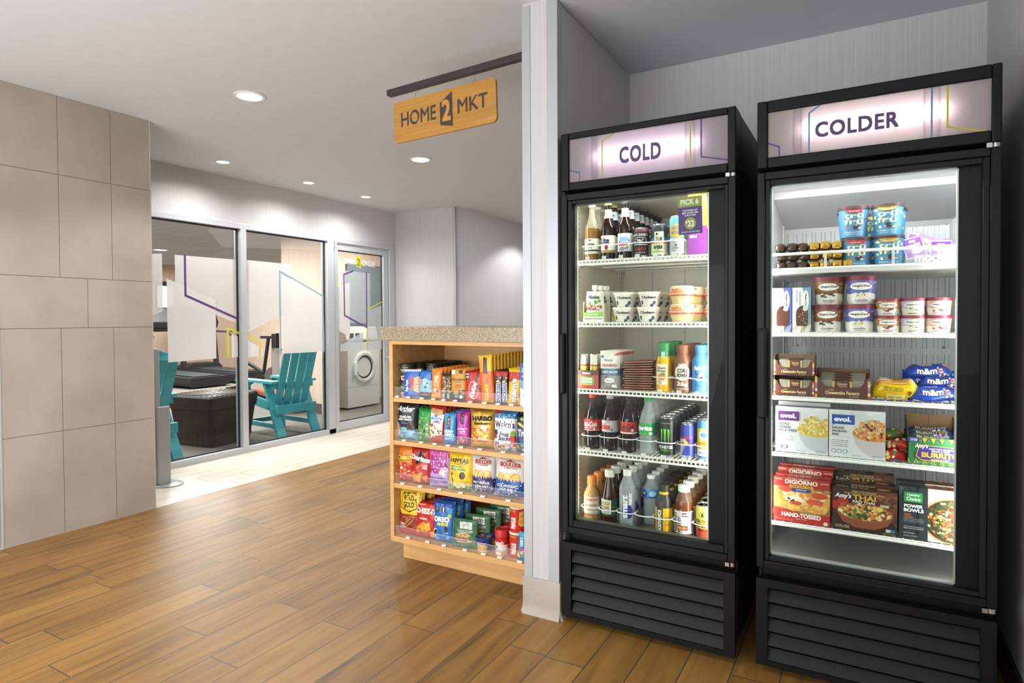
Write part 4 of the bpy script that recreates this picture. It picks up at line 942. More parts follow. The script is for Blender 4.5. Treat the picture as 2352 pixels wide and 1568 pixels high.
def hummus():
    t = thing('hummus_cup', '', 'hummus', (0, 0, 0)); r = .051; mb = MB(); TAN = M('#d8c489', .4)
    mb.lathe([(0, r*.72, TAN), (.018, r*.86, TAN), (.030, r*.9, TAN)], 28, cap=True); mb.build('tub', t)
    mb = MB(); mb.lathe([(.030, r*1.06, '#c8402f'), (.036, r*1.06, '#c8402f')], 30); mb.build('lid_ring', t)
    mb = MB(); mb.lathe([(.036, r, M('#efd9bd', .2)), (.066, r*.88, M('#efd9bd', .2)), (.070, r*.8, M('#f2e4cf', .2))], 28)
    print_on(mb, [R(.08, .06, .62, .94, '#efc29a'), T(.34, .62, .30, .30, 'Sabra', '#b5402c', .03), E(.44, .75, .14, .16, '#e0b06a'), R(.10, .14, .58, .40, '#dc8a56'), E(.60, .85, .05, .1, '#4a86c0'), G([(.68, .1), (.78, .9), (.86, .9), (.76, .1)], '#d8c08a')], cyl_S(r, r*.88, .037, .065), 12, 0); mb.build('pretzel_dome', t)
    return t
hm = hummus(); k = 0
for lev in (0, 1):
    for d in range(3):
        o = hm if k == 0 else dup(hm); k += 1
        at(o, -.627+(.012*d), YA+.056+d*.112, Z2+.0005+lev*.0705, .2)
        o['label'] = 'hummus and pretzel cup with red ring, %s layer, %s from the glass' % (names[lev], ('first', 'second', 'third')[d]); o['group'] = 'hummus cups'
for lev in (0, 1):
    o = dup(hm); at(o, -.505, YA+.13, Z2+.0005+lev*.0705, .1); o['label'] = 'hummus cup half hidden by the right door post, %s layer' % names[lev]; o['group'] = 'hummus cups'

# third shelf: string cheese, salami, flat packs, juices
t = thing('shelf_carton', 'red string cheese display box on the third cooler shelf', 'box', (-1.005, YA, Z3)); mb = MB()
mb.box(-.046, .046, 0, .0015, 0, .075, '#a23328'); mb.box(-.046, -.0445, .0015, .12, 0, .085, '#8f2b22'); mb.box(.0445, .046, .0015, .12, 0, .085, '#8f2b22'); mb.box(-.0445, .0445, .0015, .12, 0, .0015, '#8f2b22'); mb.box(-.0445, .0445, .1185, .12, .0015, .09, '#8f2b22')
print_on(mb, [R(0, .76, 1, .98, '#3a231c'), T(.42, .86, .4, .13, 'Galbani', '#e9dfc9', .03, .2), R(.14, .22, .80, .66, '#4f9a3c'), T(.47, .54, .48, .13, 'STRING', '#f0efdf', .04), T(.47, .38, .50, .13, 'CHEESE', '#f0efdf', .04), R(.3, .2, .7, .26, '#c9b04a')], lambda u, v, o: (-.046+.092*u, -o, .075*v)); mb.build('tray', t)
st = thing('string_cheese', '', 'cheese stick', (0, 0, 0)); mb = MB()
mb.lathe([(0, .0085, '#dcd3b0'), (.045, .0085, '#dcd3b0'), (.046, .0088, '#3f7a35'), (.075, .0088, '#d9c860'), (.092, .0088, '#a83428'), (.098, .0088, M('#e5e2d6', .2)), (.125, .0070, M('#e5e2d6', .2)), (.140, .0078, M('#efeee8', .2))], 10, sy=.7); mb.build('wrapped_stick', st)
pos = [(-.036, .016), (-.014, .014), (.010, .016), (.034, .014), (-.025, .042), (.0, .044), (.024, .042), (-.034, .070), (-.008, .070), (.018, .072)]
for k, (dx, dy) in enumerate(pos):
    o = st if k == 0 else dup(st); at(o, -1.005+dx, YA+dy, Z3+.002, .3*k); o.rotation_euler.y = (.05, -.04, .03, -.06)[k % 4]
    o['label'] = 'wrapped string cheese stick in the red box, %s row, %s from left' % ((('front', ORD[k]) if k else ('front', 'first')) if k < 4 else ('middle', ('first', 'second', 'third')[k-4]) if k < 7 else ('back', ('first', 'second', 'third')[k-7])); o['group'] = 'string cheese sticks in the red box'
pn = bag('salami_pack', '', 'salami pack', .086, .158, .020, '#d8d5cc', [R(0, .36, 1, .54, '#2e5585'), R(0, .51, 1, .54, '#3a6a4a'), T(.5, .45, .78, .07, 'HARD SALAMI', '#e9e6dc', .02), T(.5, .62, .72, .085, 'PANINO', '#b03228', .045), T(.46, .76, .44, .07, 'Fiorucci', '#3a3934', .02, .2), E(.14, .85, .08, .04, '#3f76b0'), G([(.7, .88), (1, .88), (1, .98)], '#c44a3a'), R(0, 0, 1, .36, '#8f8a86'), B(8, 14, .2, .12, .8, .34, ['#9c4a42', '#b2665c', '#7e3a36'], .05, .1, None, .5), E(.5, .23, .26, .07, '#e6e2d8'), T(.5, .23, .36, .05, 'Fiorucci', '#3a3934', .02, .2), R(.62, .04, .86, .12, '#e6e2d8')], None, 1, .25, .0, pinch=.0, bulge=12, lean=-.02)
row(pn, 7, -.911, YA+.015, Z3+.001, .0245, 'panino salami pack with blue band', 'panino salami packs', dx=.0015, where='in the panino pack stack')
fp = thing('meat_tray', '', 'meat pack', (0, 0, 0)); mb = MB()
mb.grid(lambda u, v: (-.068+.136*u, .115*v, .004+.004*math.sin(PI*u)*math.sin(PI*v)+.0015*math.sin(9*u+5*v)), 10, 6, '#a83a2c'); mb.box(-.060, .060, .006, .110, .0, .003, '#caa57c'); mb.grid(lambda u, v: (-.069+.138*u, -.001+.004*v, .0045+.002*math.sin(13*u)), 14, 1, '#b5483a'); mb.build('pack', fp)
for k in range(13):
    o = fp if k == 0 else dup(fp); at(o, -.794+.004*math.sin(k*2.3), YA+.006+.003*math.cos(k*1.7), Z3+.0005+k*.0095, .04*math.sin(k*1.9))
    o.rotation_euler.y = -.012*k*.4; o['label'] = 'flat red meat pack, %s from the bottom of the stack' % (('first', 'second', 'third', 'fourth', 'fifth', 'sixth', 'seventh', 'eighth', 'ninth', 'tenth', 'eleventh', 'twelfth', 'topmost')[k]); o['group'] = 'stacked flat meat packs'
OJ = M('#dba51c', .12)
t = bottle('juice_bottle', '', 'juice bottle', [(0, .026, OJ), (.004, .031, OJ), (.105, .031, OJ)] + seg(.031, .112, .021, .150, OJ, 4) + [(.165, .018, OJ)],
    (.030, .112, .0312, '#dcab26', [R(.22, .0, .66, 1, '#e6dcc0'), T(.44, .80, .38, .14, 'Simply', '#4a3f32', .03, .2), T(.44, .66, .40, .13, 'Orange', '#4a3f32', .03, .2), E(.46, .38, .16, .17, '#dd8420'), E(.50, .52, .10, .06, '#5a8a34'), R(.28, .05, .44, .2, '#b9b29a')]), (.160, .196, .0225, '#2f8a4a'))
mb = MB(); mb.lathe([(.118, .0255, '#2f8a4a'), (.165, .0215, '#2f8a4a')], 18, cap=False); mb.v = [(a, b, c) for a, b, c in mb.v]; print_on(mb, [R(.42, .1, .58, .9, '#e8efe0')], cyl_S(.0256, .0216, .118, .165)); mb.build('neck_wrap', t)
row(t, 4, -.694, YA+.034, Z3, .067, 'orange juice bottle with green cap', 'orange juice bottles', rz=.15)
CHO = M('#6a3d24', .3)
def shake(label, body, items, capc, low=None):
    r = .0335; P = [(0, .030, low or body), (.004, r, low or body), (.052, r, low or body), (.0525, r, body), (.120, r, body)] + seg(r, .126, .021, .150, body, 4) + [(.158, .0185, body)]
    return bottle('shake_bottle', label, 'shake bottle', P, (.006, .122, r, body, items), (.156, .188, .0215, capc))
t = shake('', '#7a4a2c', [E(.5, .64, .30, .26, '#e9e2d6'), T(.5, .71, .36, .14, 'CORE', '#231c18', .045), T(.5, .55, .40, .13, 'POWER', '#231c18', .045), T(.5, .92, .3, .06, 'fairlife', '#e9e2d6', .03), T(.5, .25, .40, .17, '26g', '#f0e9dc', .045), T(.5, .36, .36, .05, 'CHOCOLATE', '#d59a5a', .02), T(.5, .10, .46, .05, 'COMPLETE PROTEIN', '#e9e2d6', .02)], '#8a5230')
row(t, 4, -.620, YA+.036, Z3, .072, 'chocolate protein shake bottle in brown sleeve', 'brown shake bottles', rz=.2)
t = shake('', '#3f7fc4', [T(.5, .82, .56, .14, 'fairlife', '#f0f2f4', .045), E(.5, .56, .10, .13, '#eef0f2'), E(.5, .49, .07, .05, '#23344a'), R(.30, .60, .40, .64, '#23344a'), T(.5, .24, .5, .06, 'nutrition plan', '#4b5b7a', .03), T(.36, .42, .12, .07, '30g', '#f0f2f4', .03), T(.62, .42, .14, .07, '150', '#f0f2f4', .03)], '#4a86cc', '#dfe1e4')
row(t, 3, -.549, YA+.036, Z3, .072, 'blue and white protein shake bottle', 'blue shake bottles', rz=.25)

# fourth shelf: sodas
def soda(label, fill, neckm, lab, capc):
    r = .0355
    P = [(0, .020, fill), (.003, .029, fill), (.016, .0345, fill), (.045, .0335, fill), (.075, .0345, fill), (.082, r, fill), (.128, r, fill)] + seg(r, .134, .024, .175, fill, 4)[:3] + [(.165, .0275, neckm), (.185, .0195, neckm), (.203, .0145, neckm), (.212, .0138, neckm), (.214, .0165, neckm), (.218, .0138, neckm)]
    t = bottle('soda_bottle', label, 'soda bottle', P, (.080, .128, r, *lab), (.214, .231, .0150, capc))
    return t
NECK = M('#3d3029', .05, kind='film', a=.55)
t = soda('', COLA, NECK, ('#c0201f', [T(.52, .58, .66, .44, 'Coca-Cola', '#f3efe8', .03, .35), T(.5, .24, .4, .09, 'ORIGINAL TASTE', '#f3efe8', .01), R(0, .02, 1, .06, '#f3efe8'), R(.72, .08, .78, .30, '#f3efe8')]), '#d23a2c')
row(t, 4, -.999, YA+.038, Z4, .078, 'cola bottle with red label and red cap', 'red label cola bottles', rz=-.25)
t = soda('', COLA, NECK, ('#b9bbbc', [T(.40, .48, .56, .56, 'Coke', '#bb2326', .05), T(.60, .88, .16, .14, 'Diet', '#bb2326', .02, .2), R(0, .0, 1, .06, '#8f9294'), R(.70, .1, .76, .3, '#55585a')]), '#a9aba6')
row(t, 4, -.921, YA+.038, Z4, .078, 'cola bottle with silver label and grey cap', 'silver label cola bottles', rz=-.2)
t = soda('', COLA, NECK, ('#c3281f', [T(.5, .60, .62, .46, 'Coca-Cola', '#16100e', .03, .35), T(.5, .26, .34, .12, 'zero sugar', '#16100e', .02), R(0, .02, 1, .12, '#e9dfd6'), R(.72, .2, .80, .42, '#e9dfd6')]), '#191716')
row(t, 4, -.840, YA+.038, Z4, .078, 'cola bottle with red label, black script and black cap', 'zero sugar cola bottles', rz=-.1)
CLR = M('#c3cbc8', .05, kind='film', a=.42)
t = soda('', CLR, CLEARP, ('#1f9a4e', [T(.46, .56, .64, .50, 'Sprite', '#f3f7f2', .05, .2), T(.4, .16, .36, .09, 'lemon lime', '#d9d84a', .02), R(.66, .06, .78, .3, '#c9e4d0')]), '#1f8f4c')
row(t, 7, -.760, YA+.038, Z4, .076, 'clear soda bottle with green label and green cap', 'green label soda bottles', rz=-.1)
def claw(u): return [G([(u-.05, .92), (u+.05, .86), (u+.035, .55), (u+.02, .12), (u, .0), (u-.012, .25), (u-.02, .6)], '#67c22c')]
t = can('energy_can', '', 'can', .0330, .157, [(0, '#121413')], [[(k_, [[(a, .36+b*.46) for a, b in P[0]]], c) for k_, P, c in claw(.36)+claw(.50)+claw(.63)], T(.5, .94, .5, .035, 'STRIPED', '#8f9290', .02), T(.5, .235, .62, .09, 'MONSTER', '#dfe3e0', .035), T(.5, .14, .38, .05, 'ENERGY', '#67c22c', .02)])
row(t, 7, -.680, YA+.036, Z4, .070, 'black energy drink can with green claw mark', 'black energy drink cans', rz=-.05)
t = can('energy_can', '', 'can', .0268, .138, [(0, '#b9bcc2'), (.34, '#b9bcc2'), (.345, '#28368f')], [G([(.0, .0), (.5, .0), (.5, .62), (.0, .62)], '#b9bcc2'), G([(.5, .0), (1, .0), (1, .60), (.5, .60)], '#2b3b9a'), G([(.3, .05), (.55, .60), (.75, .05)], '#2b3b9a'), T(.5, .66, .60, .10, 'Red Bull', '#c22a3a', .035), G([(.24, .46), (.5, .56), (.5, .42)], '#cc3a34'), G([(.76, .46), (.5, .56), (.5, .42)], '#cc3a34'), E(.5, .49, .10, .07, '#dcb43c'), T(.5, .04, .4, .035, 'ENERGY DRINK', '#e9ebf0', .02)])
row(t, 8, -.600, YA+.031, Z4, .060, 'slim blue and silver energy drink can', 'blue and silver energy cans', rz=.0)
t = can('soda_can', '', 'can', .0290, .157, [(0, '#e9e6d8'), (.30, '#e9e6d8'), (.305, '#d9bb2e'), (.80, '#3f79bd')], [E(.42, .68, .22, .14, '#f0ecdf'), E(.42, .68, .12, .08, '#3f6fb0'), T(.42, .44, .5, .12, 'poppi', '#d0642c', .045), R(.1, .29, .9, .31, '#d0642c'), T(.42, .18, .44, .07, 'soda', '#3f6fb0', .03), R(0, 0, 1, .08, '#3f6fb0')])
row(t, 5, -.533, YA+.033, Z4, .064, 'yellow, white and blue prebiotic soda can', 'yellow soda cans', rz=.25)

# bottom: coffee, tea, waters, sports drinks
def pet(name, label, cat, r, P, lab, cap): return bottle(name, label, cat, P, lab, cap)
COF = M('#b98a55', .15)
r = .0345
t = pet('coffee_bottle', '', 'coffee bottle', r, [(0, .029, COF), (.005, r, COF), (.018, r, COF), (.022, r*.93, COF), (.028, r, COF), (.095, r, COF), (.105, r*1.0, COF)] + seg(r, .112, .018, .145, COF, 4) + [(.152, .016, COF)],
    (.030, .104, r, '#d9cdb8', [T(.5, .83, .64, .16, "DUNKIN'", '#dd7a2c', .045), T(.5, .52, .56, .11, 'ICED COFFEE', '#a8374f', .035), R(.2, .22, .8, .36, '#b9aa92'), R(0, 0, 1, .06, '#b9aa92')]), (.148, .186, .0195, '#dd8a45'))
row(t, 4, -1.003, YA+.036, Z5, .076, 'tan iced coffee bottle with orange cap', 'iced coffee bottles', rz=.1)
t = pet('tea_bottle', '', 'tea bottle', r, [(0, .030, TEA), (.005, r, TEA), (.105, r, TEA)] + seg(r, .112, .0200, .180, TEA, 6) + [(.196, .0165, TEA)],
    (.034, .106, r, '#23402f', [R(.16, .12, .66, .92, '#d9d5c2'), T(.41, .74, .40, .20, 'GOLD', '#8a7538', .045), T(.41, .50, .40, .20, 'PEAK', '#8a7538', .045), R(.2, .26, .62, .36, '#2f5a45'), T(.41, .19, .34, .05, 'SWEETENED', '#2f5a45', .02), T(.41, .95, .3, .05, 'REAL TEA', '#d9d5c2', .02), B(3, 6, .7, .2, .9, .8, ['#3f6a3a'], .05, .09, None, 1)]), (.192, .222, .0200, '#dedcd6'))
row(t, 5, -.923, YA+.036, Z5, .076, 'dark brown tea bottle with green label and white cap', 'sweet tea bottles', rz=.0)
WAT = M('#cfd6d8', .04, kind='film', a=.34); r = .0335
t = pet('water_bottle', '', 'water bottle', r, [(0, .028, WAT), (.005, r, WAT), (.150, r, WAT)] + seg(r, .160, .016, .200, WAT, 5) + [(.208, .0145, WAT)],
    (.020, .150, r, M('#c9d0d6', .1, kind='film', a=.22), [E(.56, .34, .22, .22, '#2b2f86'), TV(.46, .50, .20, .72, 'smart', '#eef0f6', 1, .045), TV(.66, .74, .12, .38, 'water', '#eef0f6', 1, .03)]), (.206, .232, .0165, '#e3e5e4'))
row(t, 6, -.846, YA+.035, Z5, .072, 'tall clear water bottle with dark blue oval', 'tall clear water bottles', rz=.15)
t = pet('water_bottle', '', 'water bottle', .032, [(0, .026, WAT), (.004, .032, WAT), (.012, .032, WAT)] + [(.02+.012*k, .0320-(.0022 if k % 2 else 0), WAT) for k in range(8)] + [(.118, .032, WAT), (.145, .032, WAT)] + seg(.032, .150, .0145, .185, WAT, 4) + [(.190, .0135, WAT)],
    (.112, .148, .032, '#4f9bd6', [R(0, .0, 1, .16, '#274f9a'), E(.28, .5, .16, .36, '#1f3f86'), T(.28, .5, .18, .26, 'PURE', '#e9f0f6', .03), E(.66, .5, .14, .3, '#bfe0f2')]), (.188, .204, .0160, '#ecefee'))
row(t, 4, -.768, YA+.105, Z5, .068, 'ribbed small water bottle with light blue label', 'ribbed water bottles', rz=.0, start=1)
BAG_ = M('#d9a81c', .35); r = .0345
t = pet('sports_bottle', '', 'sports drink', r, [(0, .030, BAG_), (.004, r, BAG_), (.100, r, BAG_), (.1005, r, '#3a3733'), (.118, r*.97, '#3a3733')] + seg(r*.9, .128, .020, .150, M('#3a3733', .4), 3) + [(.151, .0200, '#dcb324'), (.163, .0180, '#dcb324')],
    (.006, .100, r, '#d9a81c', [R(.30, 0, .54, 1, '#201d1b'), TV(.42, .5, .16, .88, 'BODYARMOR', '#f4f1ea', 1, .045), R(.62, .5, .84, .54, '#8a6a12'), R(.62, .6, .84, .64, '#8a6a12'), R(.62, .3, .84, .34, '#8a6a12'), E(.12, .3, .12, .2, '#b5641c')]), (.162, .190, .0215, '#38322c'))
row(t, 7, -.694, YA+.036, Z5, .072, 'yellow and black sports drink bottle', 'yellow sports drink bottles', rz=.0)
VIT = M('#6b3a22', .06); VITC = M('#8a6a58', .05, kind='film', a=.6); r = .0365
t = pet('vitamin_bottle', '', 'flavoured water', r, [(0, .030, VIT), (.005, r, VIT), (.098, r, VIT), (.103, r*.95, VIT), (.110, r*.97, VIT), (.122, r*.93, VIT)] + seg(r*.92, .135, .019, .165, VITC, 4) + [(.172, .0180, VITC)],
    (.012, .100, r, '#e6dfe0', [TV(.24, .46, .16, .86, 'vitamin', '#2a2624', 1, .03), TV(.40, .40, .13, .74, 'water', '#2a2624', 1, .01), T(.64, .90, .26, .08, 'zero', '#5a3f66', .035), T(.66, .78, .30, .08, 'sugar', '#5a3f66', .035), R(.30, .16, .70, .36, '#b3285f'), T(.5, .26, .32, .11, 'DELISH', '#f0d04a', .035), R(.82, .1, 1, .95, '#8a7088')]), (.170, .196, .0215, '#eceae7'))
row(t, 7, -.615, YA+.038, Z5, .076, 'reddish brown vitamin drink bottle with pale label', 'vitamin drink bottles', rz=.0)
t = can('kombucha_can', '', 'can', .0325, .131, [(0, '#b5442a'), (.34, '#b5442a'), (.345, '#d9cf4e')], [R(0, .34, 1, .60, '#cfc445'), E(.46, .80, .12, .13, '#2c2a1e'), E(.46, .80, .10, .11, '#d9cf4e'), T(.46, .80, .08, .14, 'I', '#2c2a1e', .03), T(.48, .58, .64, .13, 'HEALTH-ADE', '#2c2a1e', .03), T(.5, .42, .64, .13, 'KOMBUCHA', '#2c2a1e', .03), T(.5, .25, .5, .07, 'CHERRY APPLE', '#3a1a12', .02)])
row(t, 5, -.535, YA+.035, Z5, .070, 'yellow and red kombucha can', 'kombucha cans', rz=.1)

# clear lane organisers with a white front loop
MILK = M('#eef0ee', .25, kind='film', a=.55); MILK2 = M('#e9eeee', .2, kind='film', a=.16)
org = thing('lane_organizer', '', 'shelf organizer', (0, 0, 0)); mb = MB(); hw = .0385
mb.tube([(-hw, .05, .062), (-hw, .012, .0615)] + [(hw*math.sin(a), .012-.022*math.cos(a), .060) for a in [(-.5+k/10)*PI for k in range(11)]] + [(hw, .012, .0615), (hw, .05, .062)], .0022, M('#e7e8e4', .35), 6); mb.build('front_loop', org)
mb = MB()
for s in (-1, 1): mb.box(s*hw-.0006, s*hw+.0006, .02, .52, .004, .060, MILK2)
mb.build('side_wall', org)
mb = MB(); mb.box(-.010, .010, -.0212, -.0192, .0012, .014, MILK); mb.box(-.010, .010, -.0192, -.006, .0012, .0022, MILK); mb.box(-hw+.004, hw-.004, -.010, -.002, .0012, .0022, MILK); mb.build('front_clip', org)
k = 0
for z, xs, sh in ((Z1, (-.998, -.925, -.853, -.785, -.712, -.640), 'top'), (Z3, (-.694, -.620, -.549), 'third'), (Z4, (-.999, -.921, -.840, -.760, -.680, -.600, -.533), 'fourth'), (Z5, (-1.003, -.923, -.846, -.768, -.694, -.615, -.535), 'bottom')):
    for i, x in enumerate(xs):
        o = org if k == 0 else dup(org); k += 1; at(o, x, YA, z); o.scale.x = .90 if z == Z1 else .92 if z == Z3 else (.86 if i > 4 else .99) if z == Z4 else .98
        o['label'] = 'clear lane organizer with white front loop, %s on the %s cooler shelf' % (('first', 'second', 'third', 'fourth', 'fifth', 'sixth', 'seventh')[i], sh); o['group'] = 'clear lane organizers'
# ------------------------------------------------------------------ right freezer
F1, F2, F3, F4, F5 = 1.4205, 1.2005, .9735, .7705, .5205
YB = 2.418
# foil wrapped bars, seen end on, three layers
def foil(label, c, c2, seed):
    t = thing('ice_cream_bar', label, 'ice cream bar'); mb = MB(); rnd = random.Random(seed); n, mN = 16, 8; m = M(c, .22, .75); i0 = 0
    ring = []
    for j in range(mN):
        v = j/(mN-1); tw = .82 if j in (0, mN-1) else 1
        ring.append([(.0175*tw*(abs(math.cos(2*PI*k/n))**.5*(1 if math.cos(2*PI*k/n) >= 0 else -1))*(1+rnd.uniform(-.14, .14)), v*.105, .0165+.0160*tw*(abs(math.sin(2*PI*k/n))**.6*(1 if math.sin(2*PI*k/n) >= 0 else -1))*(1+rnd.uniform(-.14, .04))) for k in range(n)])
    V = [p for r in ring for p in r]
    mb.poly(V, [(j*n+k, j*n+(k+1) % n, (j+1)*n+(k+1) % n, (j+1)*n+k) for j in range(mN-1) for k in range(n)], m)
    c0 = (0, -.004, .0165); mb.poly(ring[0]+[c0], [(k, n, (k+1) % n) for k in range(n)], M(c2, .25, .7)); mb.poly(ring[-1]+[(0, .108, .0165)], [((k+1) % n, n, k) for k in range(n)], m)
    mb.build('foil_wrapper', t, angle=.25); return t
fb, fg = foil('', '#4e3c33', '#5a463b', 1), foil('', '#b98f2e', '#c9a040', 5)
xs = [-.262+.0365*i for i in range(8)]
nb = ng = 0
for lev in range(3):
    for i in range(7 if lev == 0 else 6):
        gold = i >= 3; src = fg if gold else fb
        if gold: o = src if ng == 0 else dup(src); ng += 1
        else: o = src if nb == 0 else dup(src); nb += 1
        at(o, -.2625+.0355*i+(.004 if lev == 1 else 0)+.006*math.sin(i*3+lev*2)*.4, YB+.008+.006*math.cos(i*2+lev), F1+.0005+lev*.0332, .04*math.sin(i*5+lev))
        o['label'] = '%s foil wrapped ice cream bar, %s layer, %s from the left' % (('gold' if gold else 'brown'), ('bottom', 'middle', 'top')[lev], ('first', 'second', 'third', 'fourth')[i-3 if gold else i]); o['group'] = '%s foil bars on the top freezer shelf' % ('gold' if gold else 'brown')
# fruit cups
def fruitcup(dots, badge, pic, seed):
    its = [B(seed, 12, .12, .30, .88, .92, dots, .03, .05, None, .9), E(.5, .97, .20, .13, badge), T(.5, .90, .2, .04, 'Dark Chocolate', '#f0e8e0', .01),
           T(.5, .74, .44, .17, 'trü', '#d9d9a0', .025), T(.5, .54, .44, .20, 'frü', '#d9d9a0', .025), B(seed+3, 7, .34, .28, .68, .38, pic, .045, .07, None, .8), T(.5, .17, .44, .05, "Nature's", '#d5dde2', .02), T(.5, .09, .40, .04, 'NET WT 5 OZ', '#d5dde2', .01)]
    return cup('frozen_fruit_cup', '', 'fruit cup', .0385, .0465, .106, '#4580a8', its, '#3a2425', lidh=.009)
cr = fruitcup(['#b9303c', '#c94a55'], '#b5283a', ['#3a2420', '#e9e0d4', '#b9303c'], 3); cb = fruitcup(['#e3d489', '#d9c765'], '#c49a2c', ['#3a2420', '#e3d489', '#d9b13c'], 9)
for k, (src, dx, y, lev, lab) in enumerate(((cr, 1968, .055, 0, 'raspberry fruit cup with red badge, bottom front'), (cb, 2040, .052, 0, 'banana fruit cup with yellow badge, bottom front'), (cr, 1960, .050, 1, 'raspberry fruit cup with red badge, on top in front'), (cb, 2038, .054, 1, 'banana fruit cup with yellow badge, on top in front'),
        (cr, 1957, .160, 0, 'raspberry fruit cup behind the front one, bottom layer'), (cr, 1957, .160, 1, 'raspberry fruit cup behind the front one, upper layer'), (cb, 2010, .275, 0, 'fruit cup seen between the two front stacks, bottom layer'), (cb, 2012, .275, 1, 'fruit cup seen between the two front stacks, upper layer'), (cb, 2047, .163, 0, 'banana fruit cup behind the right stack, bottom layer'), (cb, 2047, .163, 1, 'banana fruit cup behind the right stack, upper layer'))):
    o = src if k < 2 else dup(src); x = aty(dx, 560, YB+y).x; at(o, x, YB+y, F1+.0005+lev*.1065, (-.05, .02, .04, -.06)[k % 4]); o['label'] = lab; o['group'] = 'blue fruit cups on the top freezer shelf'
# mochi bin and mochi boxes
ACR = M('#eef2f4', .06, kind='film', a=.14); x0 = aty(2079, 560, YB).x; x1 = aty(2198, 560, YB).x; bw = x1-x0
t = thing('acrylic_bin', 'clear acrylic bin with white lettering on the top freezer shelf', 'bin', ((x0+x1)/2, YB, F1)); mb = MB(); h2 = bw/2
mb.box(-h2, h2, 0, .002, 0, .062, ACR); mb.box(-h2, -h2+.002, .002, .20, 0, .13, ACR); mb.box(h2-.002, h2, .002, .20, 0, .155, ACR); mb.box(-h2+.002, h2-.002, .198, .20, 0, .15, ACR); mb.box(-h2+.002, h2-.002, .002, .198, .0005, .0025, ACR)
print_on(mb, [T(.42, .86, .34, .34, 'my', '#f4f1f6', .05), T(.5, .42, .62, .52, 'mochi', '#f4f1f6', .06)], lambda u, v, o: (-h2+2*h2*u, -o, .062*v)); mb.build('bin_body', t)
mo = thing('mochi_box', '', 'mochi box'); mb = MB(); wq, hq, dq = .030, .038, .034
mb.prism([(-wq, 0), (wq, 0), (wq, hq*2-.006), (wq-.006, hq*2), (-wq+.006, hq*2), (-wq, hq*2-.006)], 0, .002, '#b79fcc', 'y'); mb.lathe([(0, .027, M('#d9cbbf', .2)), (.026, .020, M('#e3d3c3', .25))], 20); 
V = len(mb.v); mb.v = mb.v[:V-40] + [(a, .002+c, b+.038) for a, b, c in mb.v[V-40:]]
print_on(mb, [R(.06, .06, .94, .94, '#6f2a92'), R(.06, .06, .94, .40, '#8a3fa4'), T(.5, .78, .34, .16, 'my', '#f2eaf6', .05), T(.5, .62, .66, .18, 'mochi', '#f2eaf6', .06), E(.58, .30, .24, .12, '#d9c3a8'), E(.56, .33, .20, .09, '#e6d8c4'), R(.1, .1, .3, .3, '#4a2a5c')], lambda u, v, o: (-wq+2*wq*u, -o, 2*hq*v)); mb.build('mochi_pack', mo)
for k, (px, py, yy, rx, ry, lab) in enumerate(((2107, 590, .045, -.35, -.25, 'purple mochi box tilted left, front of the acrylic bin'), (2160, 598, .02, -.15, .04, 'purple mochi box upright at the bin front, right'), (2136, 552, .095, -2.75, .45, 'mochi box lying upside down on top, pale tray showing'), (2172, 560, .13, -2.6, -.3, 'mochi box tipped over at the back right of the bin'), (2092, 548, .14, -.3, .35, 'purple mochi box leaning at the back left of the bin'))):
    o = mo if k == 0 else dup(mo); p = aty(px, py, YB+yy); at(o, min(p.x, .215), YB+yy, F1+(.030, .006, .105, .090, .05)[k]); o.rotation_euler = (rx, ry, 0); o['label'] = lab; o['group'] = 'mochi boxes in the acrylic bin'

# second shelf: bar boxes, pints, small cups
def barbox(label, blue, coat, txt, seed):
    x, wd, h = 0, .061, .158
    its = [G([(.45, 0), (1, 0), (1, 1), (.55, 1), (.75, .6)], blue), G([(.6, .0), (.9, .0), (1, .12), (1, .3)], '#d9cfae' if seed > 3 else '#9aa0d8'), G([(.75, .1), (1, .2), (1, .28)], '#3f4f9f' if seed < 4 else '#5f8f9c'), E(.73, .72, .17, .22, '#f2ede6'), TV(.73, .72, .12, .30, 'Häagen-Dazs', '#5a2030', 1, .03, up=-1), TV(.42, .76, .10, .30, txt, '#5a5e8a' if seed < 4 else '#5a7f8a', 1, .02, up=-1), TV(.25, .80, .08, .28, 'chocolate', '#5a5e8a' if seed < 4 else '#5a7f8a', 1, .02, up=-1),
           R(.51, .0, .63, .16, '#d8b083'), G([(.20, .20), (.24, .14), (.80, .14), (.86, .20), (.86, .46), (.78, .56), (.60, .60), (.40, .58), (.24, .50), (.19, .40)], coat), G([(.56, .50), (.70, .47), (.84, .50), (.80, .56), (.62, .61)], '#ece2cf'), R(.04, .04, .24, .13, '#e3c9a0')]
    if seed > 3: its.append(B(seed, 40, .22, .17, .84, .55, ['#a87a4a', '#c29a66', '#3a1f14'], .02, .035, None, .5))
    return carton('ice_cream_box', label, 'ice cream box', wd, h, .10, '#e9e6e2', its, side='#cfd3dc')
for px0, px1, lab, bl, ct, tx, sd in ((1775, 1818, 'narrow purple-blue ice cream bar box, leftmost on the second freezer shelf', '#5560b0', '#5a2c1c', 'vanilla milk', 2), (1820, 1862, 'narrow teal ice cream bar box with almond bar picture', '#6f9fae', '#57301c', 'vanilla almond', 6)):
    o = barbox(lab, bl, ct, tx, sd); xc, wd, h = fitx(px0, px1, 650, 758, YB); at(o, xc, YB, F2, .02); o.scale = (wd/.061, 1, 1)
